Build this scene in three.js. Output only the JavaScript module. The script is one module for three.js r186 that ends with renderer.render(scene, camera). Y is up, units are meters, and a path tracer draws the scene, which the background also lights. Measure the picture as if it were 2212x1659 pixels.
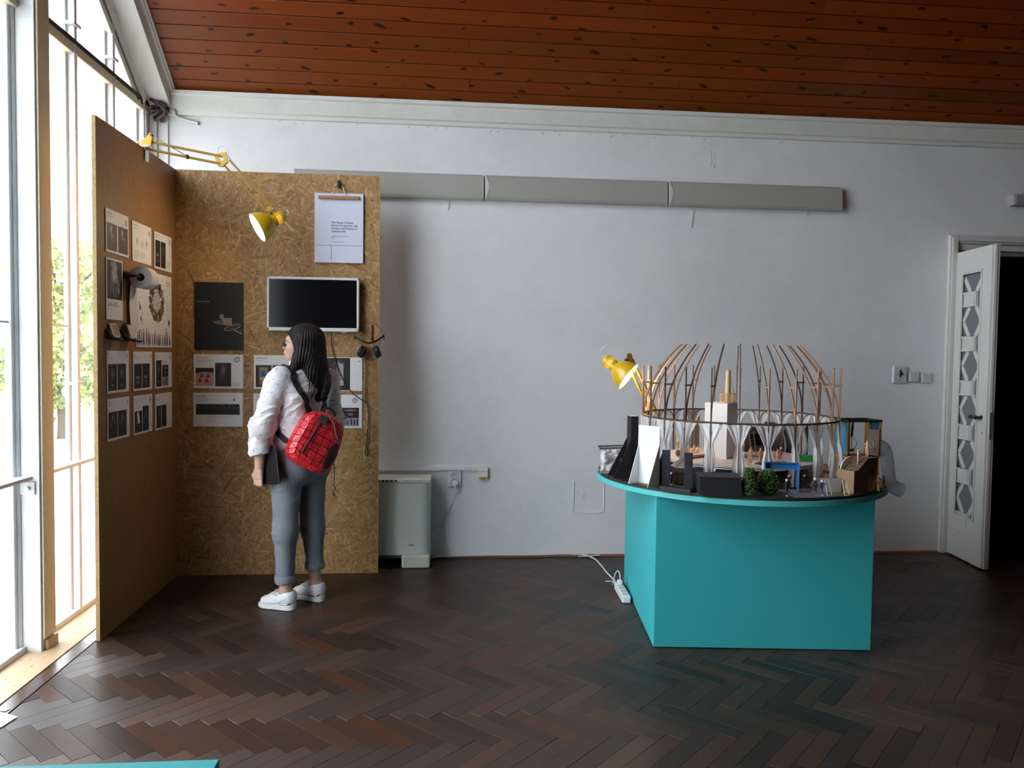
import * as THREE from 'three';
import { RoundedBoxGeometry } from 'three/addons/geometries/RoundedBoxGeometry.js';
import { mergeGeometries, mergeVertices } from 'three/addons/utils/BufferGeometryUtils.js';
import { RectAreaLightUniformsLib } from 'three/addons/lights/RectAreaLightUniformsLib.js';

// ---------------------------------------------------------------- camera, sky, exposure
RectAreaLightUniformsLib.init();
const scene = new THREE.Scene();
const camera = new THREE.PerspectiveCamera(53.37, 2212 / 1659, 0.05, 200);
camera.rotation.order = 'YXZ';
camera.position.set(0, 1.411, 0);
camera.rotation.set(-0.040604, -0.090721, 0.012785);
scene.add(camera);
scene.background = new THREE.Color().setRGB(0.93, 0.975, 1.06);   // even overcast sky
scene.backgroundIntensity = 8.2;
const renderer = new THREE.WebGLRenderer({ antialias: true });
renderer.toneMapping = THREE.LinearToneMapping;
renderer.toneMappingExposure = 1.0;
renderer.shadowMap.enabled = true;
renderer.shadowMap.type = THREE.PCFSoftShadowMap;

// ---------------------------------------------------------------- helpers
let seed = 1234567;
const rnd = () => { seed = (seed + 0x6d2b79f5) | 0; let t = Math.imul(seed ^ (seed >>> 15), 1 | seed); t = (t + Math.imul(t ^ (t >>> 7), 61 | t)) ^ t; return ((t ^ (t >>> 14)) >>> 0) / 4294967296; };
const rr = (a, b) => a + (b - a) * rnd();
const V = (x, y, z) => new THREE.Vector3(x, y, z);
const PI = Math.PI;
const lerp = (a, b, t) => a + (b - a) * t;
const clamp = (x, a, b) => Math.min(b, Math.max(a, x));
function hash3(x, y, z) { let h = Math.imul(x | 0, 374761393) + Math.imul(y | 0, 668265263) + Math.imul(z | 0, 2147483647 ^ 0x5bd1e995); h = Math.imul(h ^ (h >>> 13), 1274126177); return ((h ^ (h >>> 16)) >>> 0) / 4294967296; }
function noise3(x, y, z) {
  const xi = Math.floor(x), yi = Math.floor(y), zi = Math.floor(z), s = (t) => t * t * (3 - 2 * t), u = s(x - xi), v = s(y - yi), w = s(z - zi);
  const c = (a, b, d) => hash3(xi + a, yi + b, zi + d);
  return lerp(lerp(lerp(c(0, 0, 0), c(1, 0, 0), u), lerp(c(0, 1, 0), c(1, 1, 0), u), v), lerp(lerp(c(0, 0, 1), c(1, 0, 1), u), lerp(c(0, 1, 1), c(1, 1, 1), u), v), w) * 2 - 1;
}
const taken = new Map();
function numbered(name) { const n = taken.get(name) ?? 0; taken.set(name, n + 1); return n ? name + '_' + String(n).padStart(3, '0') : name; }
function std(color, roughness = 0.6, o = {}) {
  const m = new THREE.MeshStandardMaterial({ roughness, metalness: 0, ...o });
  if (Array.isArray(color)) m.color.setRGB(...color); else m.color.set(color);
  return m;
}
function phys(color, roughness, o = {}) {
  const m = new THREE.MeshPhysicalMaterial({ roughness, metalness: 0, ...o });
  if (Array.isArray(color)) m.color.setRGB(...color); else m.color.set(color);
  return m;
}
// geometry builders: all return geometries with position, normal, uv
function place(g, x = 0, y = 0, z = 0, rx = 0, ry = 0, rz = 0) {
  if (rx || ry || rz) g.applyMatrix4(new THREE.Matrix4().makeRotationFromEuler(new THREE.Euler(rx, ry, rz)));
  return g.translate(x, y, z);
}
const bx = (w, h, d, x, y, z, rx, ry, rz) => place(new THREE.BoxGeometry(w, h, d), x, y, z, rx, ry, rz);
const rb = (w, h, d, r, x, y, z, rx, ry, rz) => place(new RoundedBoxGeometry(w, h, d, 2, r), x, y, z, rx, ry, rz);
const box2 = (x0, x1, y0, y1, z0, z1) => bx(x1 - x0, y1 - y0, z1 - z0, (x0 + x1) / 2, (y0 + y1) / 2, (z0 + z1) / 2);
const rbox2 = (r, x0, x1, y0, y1, z0, z1) => rb(x1 - x0, y1 - y0, z1 - z0, r, (x0 + x1) / 2, (y0 + y1) / 2, (z0 + z1) / 2);
const cyl = (r0, r1, h, x, y, z, rx, ry, rz, n = 24, open = false) => place(new THREE.CylinderGeometry(r0, r1, h, n, 1, open), x, y, z, rx, ry, rz);
const ball = (r, x, y, z, sx = 1, sy = 1, sz = 1, n = 16) => place(new THREE.SphereGeometry(r, n, Math.max(8, n * 0.6 | 0)).scale(sx, sy, sz), x, y, z);
function rod(a, b, r, r2 = r, n = 8) {
  const d = b.clone().sub(a), g = new THREE.CylinderGeometry(r2, r, d.length(), n);
  g.applyQuaternion(new THREE.Quaternion().setFromUnitVectors(V(0, 1, 0), d.clone().normalize()));
  return g.translate((a.x + b.x) / 2, (a.y + b.y) / 2, (a.z + b.z) / 2);
}
function bar(a, b, w, h, up = V(0, 1, 0)) {   // rectangular bar from a to b, w across, h along up
  const d = b.clone().sub(a), L = d.length(); d.normalize();
  const s = d.clone().cross(up).normalize(), u = s.clone().cross(d);
  const g = new THREE.BoxGeometry(L, h, w);
  return g.applyMatrix4(new THREE.Matrix4().makeBasis(d, u, s).setPosition((a.x + b.x) / 2, (a.y + b.y) / 2, (a.z + b.z) / 2));
}
const tube = (pts, r, seg = 24, n = 6, closed = false) => new THREE.TubeGeometry(new THREE.CatmullRomCurve3(pts, closed), seg, r, n, closed);
const lathe = (pts, n = 32) => new THREE.LatheGeometry(pts.map(([x, y]) => new THREE.Vector2(x, y)), n);
function shapeOf(pts) { const s = new THREE.Shape(); pts.forEach(([x, y], i) => (i ? s.lineTo(x, y) : s.moveTo(x, y))); s.closePath(); return s; }
function ext(pts, depth, bevel = 0, holes = []) {   // outline in xy, from z = 0 to depth
  const s = Array.isArray(pts) ? shapeOf(pts) : pts;
  for (const h of holes) s.holes.push(new THREE.Path(h.map(([x, y]) => new THREE.Vector2(x, y))));
  return new THREE.ExtrudeGeometry(s, { depth, bevelEnabled: bevel > 0, bevelSize: bevel, bevelThickness: bevel, bevelSegments: 2, curveSegments: 16 });
}
function merge(list) {
  const gs = [].concat(list).map((g) => { const q = g.index ? g.toNonIndexed() : g.clone(); for (const k of Object.keys(q.attributes)) if (!['position', 'normal', 'uv'].includes(k)) q.deleteAttribute(k); if (!q.attributes.uv) q.setAttribute('uv', new THREE.BufferAttribute(new Float32Array(q.attributes.position.count * 2), 2)); return q; });
  return gs.length === 1 ? gs[0] : mergeGeometries(gs);
}
function metric(g) {   // uv in metres from the dominant axis of each face
  const p = g.attributes.position, n = g.attributes.normal, uv = new Float32Array(p.count * 2);
  for (let i = 0; i < p.count; i++) {
    const ax = Math.abs(n.getX(i)), ay = Math.abs(n.getY(i)), az = Math.abs(n.getZ(i));
    const [u, v] = ay >= ax && ay >= az ? [p.getX(i), p.getZ(i)] : ax >= az ? [p.getZ(i), p.getY(i)] : [p.getX(i), p.getY(i)];
    uv[i * 2] = u; uv[i * 2 + 1] = v;
  }
  g.setAttribute('uv', new THREE.BufferAttribute(uv, 2));
  return g;
}
function obj(name, geos, material, parent = scene) {
  let g = Array.isArray(geos) ? merge(geos) : geos;
  if (!Array.isArray(material) && material.userData.metric) g = metric(g.index ? g.toNonIndexed() : g);
  const m = new THREE.Mesh(g, material);
  m.name = parent === scene ? numbered(name) : name;
  m.castShadow = m.receiveShadow = true;
  parent.add(m);
  return m;
}
function tag(o, label, category, group, kind) { o.userData.label = label; o.userData.category = category; if (group) o.userData.group = group; if (kind) o.userData.kind = kind; return o; }
function thing(name, label, category, pos = [0, 0, 0], turn = 0, group) {
  const o = new THREE.Group(); o.name = numbered(name); o.position.set(...pos); o.rotation.y = turn; scene.add(o);
  return tag(o, label, category, group);
}
function structure(name, label, pos = [0, 0, 0]) { const o = new THREE.Group(); o.name = numbered(name); o.position.set(...pos); o.userData = { kind: 'structure', label }; scene.add(o); return o; }
function smesh(name, geos, material, label) { const o = obj(name, geos, material); o.userData = { kind: 'structure', label }; return o; }
// computed textures
function canvas(w, h, draw) { const c = document.createElement('canvas'); c.width = w; c.height = h; draw(c.getContext('2d'), w, h); return c; }
function tex(c, rx = 1, ry = 1, color = true) { const t = new THREE.CanvasTexture(c); if (color) t.colorSpace = THREE.SRGBColorSpace; t.wrapS = t.wrapT = THREE.RepeatWrapping; t.repeat.set(rx, ry); t.anisotropy = 8; return t; }
const css = (r, g, b, a = 1) => `rgba(${r | 0},${g | 0},${b | 0},${a})`;
function noiseCanvas(s, octaves, lo, hi) {   // tiling grey noise
  return canvas(s, s, (c) => {
    const im = c.createImageData(s, s);
    for (let y = 0; y < s; y++) for (let x = 0; x < s; x++) {
      let v = 0, a = 0.5;
      for (const f of octaves) {
        const fx = (x / s) * f, fy = (y / s) * f, w = (q) => ((q % f) + f) % f, xi = Math.floor(fx), yi = Math.floor(fy), sm = (t) => t * t * (3 - 2 * t), u = sm(fx - xi), q = sm(fy - yi);
        v += a * (lerp(lerp(hash3(w(xi), w(yi), f), hash3(w(xi + 1), w(yi), f), u), lerp(hash3(w(xi), w(yi + 1), f), hash3(w(xi + 1), w(yi + 1), f), u), q) - 0.5); a *= 0.7;
      }
      const g = clamp(lo + (hi - lo) * (0.5 + v), 0, 255), i = (y * s + x) * 4;
      im.data[i] = im.data[i + 1] = im.data[i + 2] = g; im.data[i + 3] = 255;
    }
    c.putImageData(im, 0, 0);
  });
}
const grain = noiseCanvas(512, [8, 23, 64, 171], 0, 255);
const bumpTex = (size) => tex(grain, 1 / size, 1 / size, false);
const mottled = noiseCanvas(512, [3, 7, 19, 61], 240, 262);   // near white, faint blotches
// surface nets: a closed smooth mesh of fn(x,y,z) < 0
function nets(fn, lo, hi, cell) {
  const n = [0, 1, 2].map((i) => Math.ceil((hi[i] - lo[i]) / cell) + 1), [nx, ny, nz] = n, F = new Float32Array(nx * ny * nz), id = new Int32Array(nx * ny * nz).fill(-1), pos = [], idx = [];
  const at = (i, j, k) => i + nx * (j + ny * k);
  for (let k = 0; k < nz; k++) for (let j = 0; j < ny; j++) for (let i = 0; i < nx; i++) F[at(i, j, k)] = fn(lo[0] + i * cell, lo[1] + j * cell, lo[2] + k * cell);
  const C = [0, 1, 2, 3, 4, 5, 6, 7].map((b) => [b & 1, (b >> 1) & 1, b >> 2]), E = [];
  for (let a = 0; a < 8; a++) for (let b = a + 1; b < 8; b++) { const x = a ^ b; if (x === 1 || x === 2 || x === 4) E.push([a, b]); }
  for (let k = 0; k < nz - 1; k++) for (let j = 0; j < ny - 1; j++) for (let i = 0; i < nx - 1; i++) {
    const f = C.map(([a, b, c]) => F[at(i + a, j + b, k + c)]);
    const neg = f.filter((v) => v < 0).length;
    if (neg === 0 || neg === 8) continue;
    let sx = 0, sy = 0, sz = 0, m = 0;
    for (const [a, b] of E) if ((f[a] < 0) !== (f[b] < 0)) { const t = f[a] / (f[a] - f[b]); sx += lerp(C[a][0], C[b][0], t); sy += lerp(C[a][1], C[b][1], t); sz += lerp(C[a][2], C[b][2], t); m++; }
    id[at(i, j, k)] = pos.length / 3;
    pos.push(lo[0] + (i + sx / m) * cell, lo[1] + (j + sy / m) * cell, lo[2] + (k + sz / m) * cell);
  }
  const quad = (a, b, c, d, flip) => { if (a < 0 || b < 0 || c < 0 || d < 0) return; if (flip) idx.push(a, c, b, a, d, c); else idx.push(a, b, c, a, c, d); };
  for (let k = 1; k < nz - 1; k++) for (let j = 1; j < ny - 1; j++) for (let i = 1; i < nx - 1; i++) {
    const s = F[at(i, j, k)] < 0;
    if (s !== F[at(i + 1, j, k)] < 0) quad(id[at(i, j - 1, k - 1)], id[at(i, j, k - 1)], id[at(i, j, k)], id[at(i, j - 1, k)], !s);
    if (s !== F[at(i, j + 1, k)] < 0) quad(id[at(i - 1, j, k - 1)], id[at(i - 1, j, k)], id[at(i, j, k)], id[at(i, j, k - 1)], !s);
    if (s !== F[at(i, j, k + 1)] < 0) quad(id[at(i - 1, j - 1, k)], id[at(i, j - 1, k)], id[at(i, j, k)], id[at(i - 1, j, k)], !s);
  }
  const g = new THREE.BufferGeometry();
  g.setAttribute('position', new THREE.Float32BufferAttribute(pos, 3));
  g.setIndex(idx);
  const nrm = new Float32Array(pos.length), e = cell * 0.5;
  for (let i = 0; i < pos.length; i += 3) {
    const [x, y, z] = [pos[i], pos[i + 1], pos[i + 2]];
    let a = fn(x + e, y, z) - fn(x - e, y, z), b = fn(x, y + e, z) - fn(x, y - e, z), c = fn(x, y, z + e) - fn(x, y, z - e);
    const l = Math.hypot(a, b, c) || 1; nrm[i] = a / l; nrm[i + 1] = b / l; nrm[i + 2] = c / l;
  }
  g.setAttribute('normal', new THREE.BufferAttribute(nrm, 3));
  g.setAttribute('uv', new THREE.BufferAttribute(new Float32Array(pos.length / 3 * 2), 2));
  return g;
}
const smin = (a, b, k) => { const h = Math.max(k - Math.abs(a - b), 0) / k; return Math.min(a, b) - h * h * k * 0.25; };
const smax = (a, b, k) => -smin(-a, -b, k);
function cap(a, b, r0, r1 = r0) {   // tapered capsule
  const dx = b[0] - a[0], dy = b[1] - a[1], dz = b[2] - a[2], L = dx * dx + dy * dy + dz * dz || 1e-9;
  return (x, y, z) => { const t = clamp(((x - a[0]) * dx + (y - a[1]) * dy + (z - a[2]) * dz) / L, 0, 1); return Math.hypot(x - a[0] - dx * t, y - a[1] - dy * t, z - a[2] - dz * t) - lerp(r0, r1, t); };
}
function ell(c, r) { const m = Math.min(...r); return (x, y, z) => { const a = (x - c[0]) / r[0], b = (y - c[1]) / r[1], d = (z - c[2]) / r[2], k = Math.hypot(a, b, d); return k < 1e-6 ? -m : (k - 1) * k / Math.max(Math.hypot(a / r[0], b / r[1], d / r[2]), 1e-9); }; }
const union = (k, ...f) => (x, y, z) => { let d = f[0](x, y, z); for (let i = 1; i < f.length; i++) d = smin(d, f[i](x, y, z), k); return d; };

// ---------------------------------------------------------------- the room: dimensions
const WZ = -5.22, XR = 6.6, ZF = 2.22, EAVE = 3.064, SL = 0.7165, TH = Math.atan(SL), RIDGE_Z = -1.5, RIDGE_Y = EAVE + SL * (RIDGE_Z - WZ);
const wallPaint = std([0.79, 0.8, 0.82], 0.75, { map: tex(mottled, 1 / 2.9, 1 / 2.9), bumpMap: bumpTex(0.55), bumpScale: 0.001 }); wallPaint.userData.metric = true;
const trimPaint = std([0.72, 0.73, 0.69], 0.5, { map: tex(mottled, 1 / 0.6, 1 / 0.6), bumpMap: bumpTex(0.25), bumpScale: 0.0012 }); trimPaint.userData.metric = true;
const creamPaint = std([0.74, 0.68, 0.5], 0.5, { bumpMap: bumpTex(0.25), bumpScale: 0.001 }); creamPaint.userData.metric = true;
const steelPaint = std([0.74, 0.76, 0.77], 0.45, { map: tex(mottled, 1 / 0.5, 1 / 0.5), bumpMap: bumpTex(0.2), bumpScale: 0.0012 }); steelPaint.userData.metric = true;
const plainDark = std([0.03, 0.025, 0.02], 0.8);
const backstop = std([0.35, 0.33, 0.3], 0.9);

// ---------------------------------------------------------------- parquet floor
const parquetTex = tex(canvas(1024, 512, (c, w, h) => {
  c.fillStyle = css(150, 132, 122); c.fillRect(0, 0, w, h);
  for (let i = 0; i < 3200; i++) { const y = rr(0, h), x = rr(-200, w), l = rr(40, 340), g = rr(-48, 40); c.strokeStyle = css(150 + g, 132 + g * 0.95, 122 + g * 0.9, rr(0.1, 0.4)); c.lineWidth = rr(0.5, 2.4); c.beginPath(); c.moveTo(x, y); c.bezierCurveTo(x + l * 0.3, y + rr(-5, 5), x + l * 0.7, y + rr(-5, 5), x + l, y + rr(-7, 7)); c.stroke(); }
  for (let i = 0; i < 240; i++) { c.fillStyle = css(235, 222, 210, rr(0.1, 0.4)); const x = rr(0, w), y = rr(0, h); c.fillRect(x, y, rr(2, 26), rr(0.6, 1.8)); }
  for (let k = 0; k < 9; k++) { const cx = rr(0, w), cy = rr(0, h); for (let i = 0; i < 16; i++) { c.fillStyle = css(240, 226, 212, rr(0.25, 0.7)); c.beginPath(); c.ellipse(cx + rr(-46, 46), cy + rr(-12, 12), rr(1, 9), rr(0.6, 2), rr(-0.4, 0.2), 0, 7); c.fill(); } }
}), 1 / 1.3, 1 / 0.65);
const woodRough = tex(noiseCanvas(512, [5, 13, 41, 120], 70, 175), 1 / 0.8, 1 / 0.8, false);
const floorTones = [[0.125, 0.084, 0.067], [0.165, 0.108, 0.083], [0.1, 0.072, 0.062], [0.2, 0.118, 0.08], [0.145, 0.095, 0.076], [0.215, 0.145, 0.108], [0.115, 0.088, 0.077], [0.18, 0.128, 0.105], [0.085, 0.06, 0.05], [0.22, 0.1, 0.058]];
const floorMats = floorTones.map((t) => phys(t.map((v) => v * 0.88), 0.44, { map: parquetTex, bumpMap: parquetTex, bumpScale: 0.00025, anisotropy: 0.5, specularIntensity: 1 }));
const PB = 0.0721, PL = 0.319, PX0 = -1.472, PZ0 = -3.354, FX0 = -1.65;
{
  const floor = structure('floor', 'dark brown herringbone parquet floor');
  obj('subfloor', [box2(-1.95, XR + 0.2, -0.16, -0.012, WZ - 0.02, ZF + 0.2), box2(3.2, 5.6, -0.16, -0.012, -7.6, WZ)], plainDark, floor);
  const prism = (poly, u0, dir) => {   // chamfered block; poly in block axes [along, across], world y up
    const ch = 0.0009, cxm = poly.reduce((s, p) => s + p[0], 0) / poly.length, czm = poly.reduce((s, p) => s + p[1], 0) / poly.length;
    const inner = poly.map(([a, b]) => { const l = Math.hypot(a - cxm, b - czm); return [cxm + (a - cxm) * (1 - 1.3 * ch / l), czm + (b - czm) * (1 - 1.3 * ch / l)]; });
    const pos = [], uv = [], tri = (a, b, c) => { for (const q of [a, b, c]) { pos.push(...q); uv.push(q[0] + u0[0], q[2] + u0[1]); } };
    const n = poly.length, top = inner.map(([a, b]) => [a, 0, b]), mid = poly.map(([a, b]) => [a, -ch, b]), low = poly.map(([a, b]) => [a, -0.014, b]);
    for (let i = 1; i < n - 1; i++) tri(top[0], top[i + 1], top[i]);
    for (let i = 0; i < n; i++) { const j = (i + 1) % n; tri(top[i], top[j], mid[i]); tri(top[j], mid[j], mid[i]); tri(mid[i], mid[j], low[i]); tri(mid[j], low[j], low[i]); }
    const g = new THREE.BufferGeometry(); g.setAttribute('position', new THREE.Float32BufferAttribute(pos, 3)); g.setAttribute('uv', new THREE.Float32BufferAttribute(uv, 2)); g.computeVertexNormals(); return g;
  };
  const gap = 0.0005, full = [[gap, gap], [PL - gap, gap], [PL - gap, PB - gap], [gap, PB - gap]];
  const shared = Array.from({ length: 8 }, () => prism(full, [rr(0, 9), rr(0, 9)]));
  const clip = (poly, k, c, sgn) => { const out = []; for (let i = 0; i < poly.length; i++) { const a = poly[i], b = poly[(i + 1) % poly.length], da = sgn * (a[k] - c), db = sgn * (b[k] - c); if (da >= 0) out.push(a); if ((da >= 0) !== (db >= 0)) { const t = da / (da - db); out.push([lerp(a[0], b[0], t), lerp(a[1], b[1], t)]); } } return out; };
  camera.updateMatrixWorld(); camera.updateProjectionMatrix();
  const list = [], q = Math.SQRT1_2;
  const block = (u, v, alongU) => {   // corner in (u, v), world = origin + u*(q,q) + v*(q,-q) in (x, z)
    const ctr = alongU ? [u + PL / 2, v + PB / 2] : [u + PB / 2, v + PL / 2], X = PX0 + (ctr[0] + ctr[1]) * q, Z = PZ0 + (ctr[0] - ctr[1]) * q;
    if (X < FX0 - 0.14 || X > XR + 0.14 || Z < WZ - 0.14 || Z > ZF + 0.14) return;
    // block axes: along and across, with along x across giving y up
    const al = alongU ? [q, q] : [q, -q], cr = alongU ? [-q, q] : [q, q];
    const ox = X - al[0] * PL / 2 - cr[0] * PB / 2, oz = Z - al[1] * PL / 2 - cr[1] * PB / 2;
    let poly = full.map(([a, b]) => [ox + al[0] * a + cr[0] * b, oz + al[1] * a + cr[1] * b]);
    const whole = poly.every(([x, z]) => x > FX0 && x < XR && z > WZ && z < ZF);
    if (!whole) { poly = clip(clip(clip(clip(poly, 0, FX0 + 0.001, 1), 0, XR, -1), 1, WZ, 1), 1, ZF, -1); if (poly.length < 3) return; }
    const m = V(X, 0, Z), ndc = m.clone().project(camera), d = m.distanceTo(camera.position), cam = m.clone().applyMatrix4(camera.matrixWorldInverse);
    const seen = cam.z < -0.3 && Math.abs(ndc.x) < 1.02 && Math.abs(ndc.y) < 1.04;
    list.push({ ox, oz, al, cr, poly, whole, size: seen ? 1 / (d * d) * Math.abs(1.411 / d) * (whole ? 1 : 0.6) : 0 });
  };
  for (let r = -20; r <= 20; r++) for (let k = -120; k <= 120; k++) {
    block(k * PB + r * PL, k * PB - r * PL, true);
    block(PL + k * PB + r * PL, (k + 1) * PB - PL - r * PL, false);
  }
  list.sort((a, b) => b.size - a.size);
  const rest = floorMats.map(() => []);
  list.forEach((b, i) => {
    let mi = Math.min(floorMats.length - 1, Math.floor(rnd() * floorMats.length)); if (mi === 9 && rnd() < 0.6) mi = 4;
    const basis = new THREE.Matrix4().makeBasis(V(b.al[0], 0, b.al[1]), V(0, 1, 0), V(b.cr[0], 0, b.cr[1])).setPosition(b.ox, -rr(0, 0.0006), b.oz).multiply(new THREE.Matrix4().makeRotationFromEuler(new THREE.Euler(rr(-0.004, 0.004), 0, rr(-0.0015, 0.0015))));
    let g;
    if (b.whole) g = shared[i % 8];
    else { const inv = (p) => { const x = p[0] - b.ox, z = p[1] - b.oz; return [x * b.al[0] + z * b.al[1], x * b.cr[0] + z * b.cr[1]]; }; g = prism(b.poly.map(inv), [rr(0, 9), rr(0, 9)]); }
    if (i < 300 && b.size > 0) { const m = obj('parquet_block', g, floorMats[mi], floor); m.matrixAutoUpdate = false; m.matrix.copy(basis); m.matrix.decompose(m.position, m.quaternion, m.scale); m.matrixAutoUpdate = true; }
    else rest[mi].push(g.clone().applyMatrix4(basis));
  });
  rest.forEach((gs, i) => { if (!gs.length) return; const m = obj('parquet', gs, floorMats[i], floor); m.userData.kind = 'stuff'; });
  obj('parquet', [box2(3.2, 5.6, -0.012, 0, -7.5, WZ)], floorMats[2], floor).userData.kind = 'stuff';
}
// border board and the pale worn sill boards under the glazing
const sillTex = tex(canvas(512, 256, (c, w, h) => {
  c.fillStyle = css(214, 186, 152); c.fillRect(0, 0, w, h);
  for (let i = 0; i < 700; i++) { const y = rr(0, h), x = rr(-80, w), l = rr(30, 220), g = rr(-40, 22); c.strokeStyle = css(214 + g, 186 + g, 152 + g, rr(0.12, 0.4)); c.lineWidth = rr(0.5, 2); c.beginPath(); c.moveTo(x, y); c.lineTo(x + l, y + rr(-3, 3)); c.stroke(); }
  for (let i = 0; i < 36; i++) { c.fillStyle = css(88, 58, 36, rr(0.3, 0.8)); const x = rr(0, w), y = rr(0, h); c.beginPath(); c.ellipse(x, y, rr(2, 9), rr(0.8, 2.4), rr(-0.2, 0.2), 0, 7); c.fill(); }
}), 1 / 0.9, 1 / 0.3);
const sillWood = std([0.86, 0.84, 0.8], 0.55, { map: sillTex, bumpMap: sillTex, bumpScale: 0.0006 });
const borderWood = std([0.24, 0.18, 0.15], 0.5, { map: parquetTex, roughnessMap: woodRough });
{
  const turned = (g) => { const p = g.attributes.position, uv = g.attributes.uv; for (let i = 0; i < p.count; i++) uv.setXY(i, p.getZ(i), p.getX(i) + p.getY(i)); return g; };
  const s = structure('trim_1', 'pale worn wooden sill boards along the foot of the window wall');
  const joints = [WZ, -3.9, -2.3, -0.6, 1.0, ZF];
  for (let i = 0; i < 5; i++) obj('sill_board', turned(rbox2(0.003, -1.955, -1.722, -0.02, 0.004, joints[i] + 0.0015, joints[i + 1] - 0.0015)), sillWood, s);
  const b = structure('trim_2', 'dark border board between parquet and window sill');
  const j2 = [WZ, -3.0, -0.9, 1.0, ZF];
  for (let i = 0; i < 4; i++) obj('border_board', turned(rbox2(0.002, -1.719, FX0 - 0.003, -0.02, 0.001, j2[i] + 0.001, j2[i + 1] - 0.001)), borderWood, b);
}

// ---------------------------------------------------------------- walls
const DX0 = 3.675, DX1 = 4.63, DH = 2.2;
const wallBack = smesh('wall_back', [box2(-2.12, DX0, -0.1, 3.25, WZ - 0.24, WZ), box2(DX1, XR + 0.2, -0.1, 3.25, WZ - 0.24, WZ), box2(DX0, DX1, DH, 3.25, WZ - 0.24, WZ)], wallPaint, 'white painted back wall with doorway at the right');
const dimWall = std([0.14, 0.12, 0.1], 0.8);
smesh('wall_front', box2(-2.12, XR + 0.2, -0.1, 3.3, ZF, ZF + 0.22), dimWall, 'plain wall behind the viewer');
{
  const pent = [[-ZF - 0.2, -0.1], [-WZ + 0.24, -0.1], [-WZ + 0.24, EAVE], [-RIDGE_Z, RIDGE_Y + 0.2], [-ZF - 0.2, EAVE]];
  smesh('wall_right', place(ext(pent, 0.2), XR, 0, 0, 0, PI / 2, 0), dimWall, 'gable end wall far to the right');
}
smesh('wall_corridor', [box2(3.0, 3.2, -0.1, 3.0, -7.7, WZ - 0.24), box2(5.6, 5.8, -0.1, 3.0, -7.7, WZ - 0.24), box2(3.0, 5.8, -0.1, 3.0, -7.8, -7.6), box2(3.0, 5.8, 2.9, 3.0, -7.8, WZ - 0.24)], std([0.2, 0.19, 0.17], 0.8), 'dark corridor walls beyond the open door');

// ---------------------------------------------------------------- sloped timber ceiling
const boardTex = tex(canvas(2048, 1024, (c, w, h) => {
  for (let r = 0; r < 8; r++) {
    const y0 = r * 128, base = [200 + rr(-14, 12), 122 + rr(-12, 10), 48 + rr(-8, 8)];
    c.save(); c.beginPath(); c.rect(0, y0, w, 128); c.clip();
    c.fillStyle = css(...base); c.fillRect(0, y0, w, 128);
    for (let i = 0; i < 420; i++) { const y = y0 + rr(0, 128), x = rr(-300, w), l = rr(150, 900), g = rr(-34, 22); c.strokeStyle = css(base[0] + g, base[1] + g * 0.8, base[2] + g * 0.6, rr(0.08, 0.3)); c.lineWidth = rr(0.6, 3.4); c.beginPath(); c.moveTo(x, y); c.bezierCurveTo(x + l * 0.3, y + rr(-10, 10), x + l * 0.7, y + rr(-10, 10), x + l, y + rr(-8, 8)); c.stroke(); }
    for (let i = 0, x = rr(60, 200); x < w; i++, x += rr(130, 420)) {
      const y = y0 + rr(18, 110), a = rr(-0.7, 0.7), s = rr(4, 11), l = s * rr(1, 2.4);
      for (let k = 5; k >= 0; k--) { c.fillStyle = css(60, 26, 10, 0.1 + 0.07 * (5 - k)); c.beginPath(); c.ellipse(x, y, l * (1 + k * 0.16), s * (1 + k * 0.14), a, 0, 7); c.fill(); }
      c.fillStyle = css(40, 18, 9, 0.65); c.beginPath(); c.ellipse(x, y, l * 0.7, s * 0.7, a, 0, 7); c.fill();
      if (rnd() < 0.4) { c.fillStyle = css(52, 24, 10, 0.45); c.beginPath(); c.ellipse(x + rr(-30, 30), y + rr(-18, 18), l * 0.6, s * 0.35, a + rr(-0.5, 0.5), 0, 7); c.fill(); }
    }
    c.restore();
  }
}), 1, 1);
const ceilTones = [[0.33, 0.185, 0.075], [0.285, 0.165, 0.07], [0.36, 0.205, 0.085], [0.305, 0.17, 0.065]];
const ceilMats = ceilTones.map((t) => phys(t, 0.42, { map: boardTex, bumpMap: boardTex, bumpScale: 0.0003, specularIntensity: 0.6 }));
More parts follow.
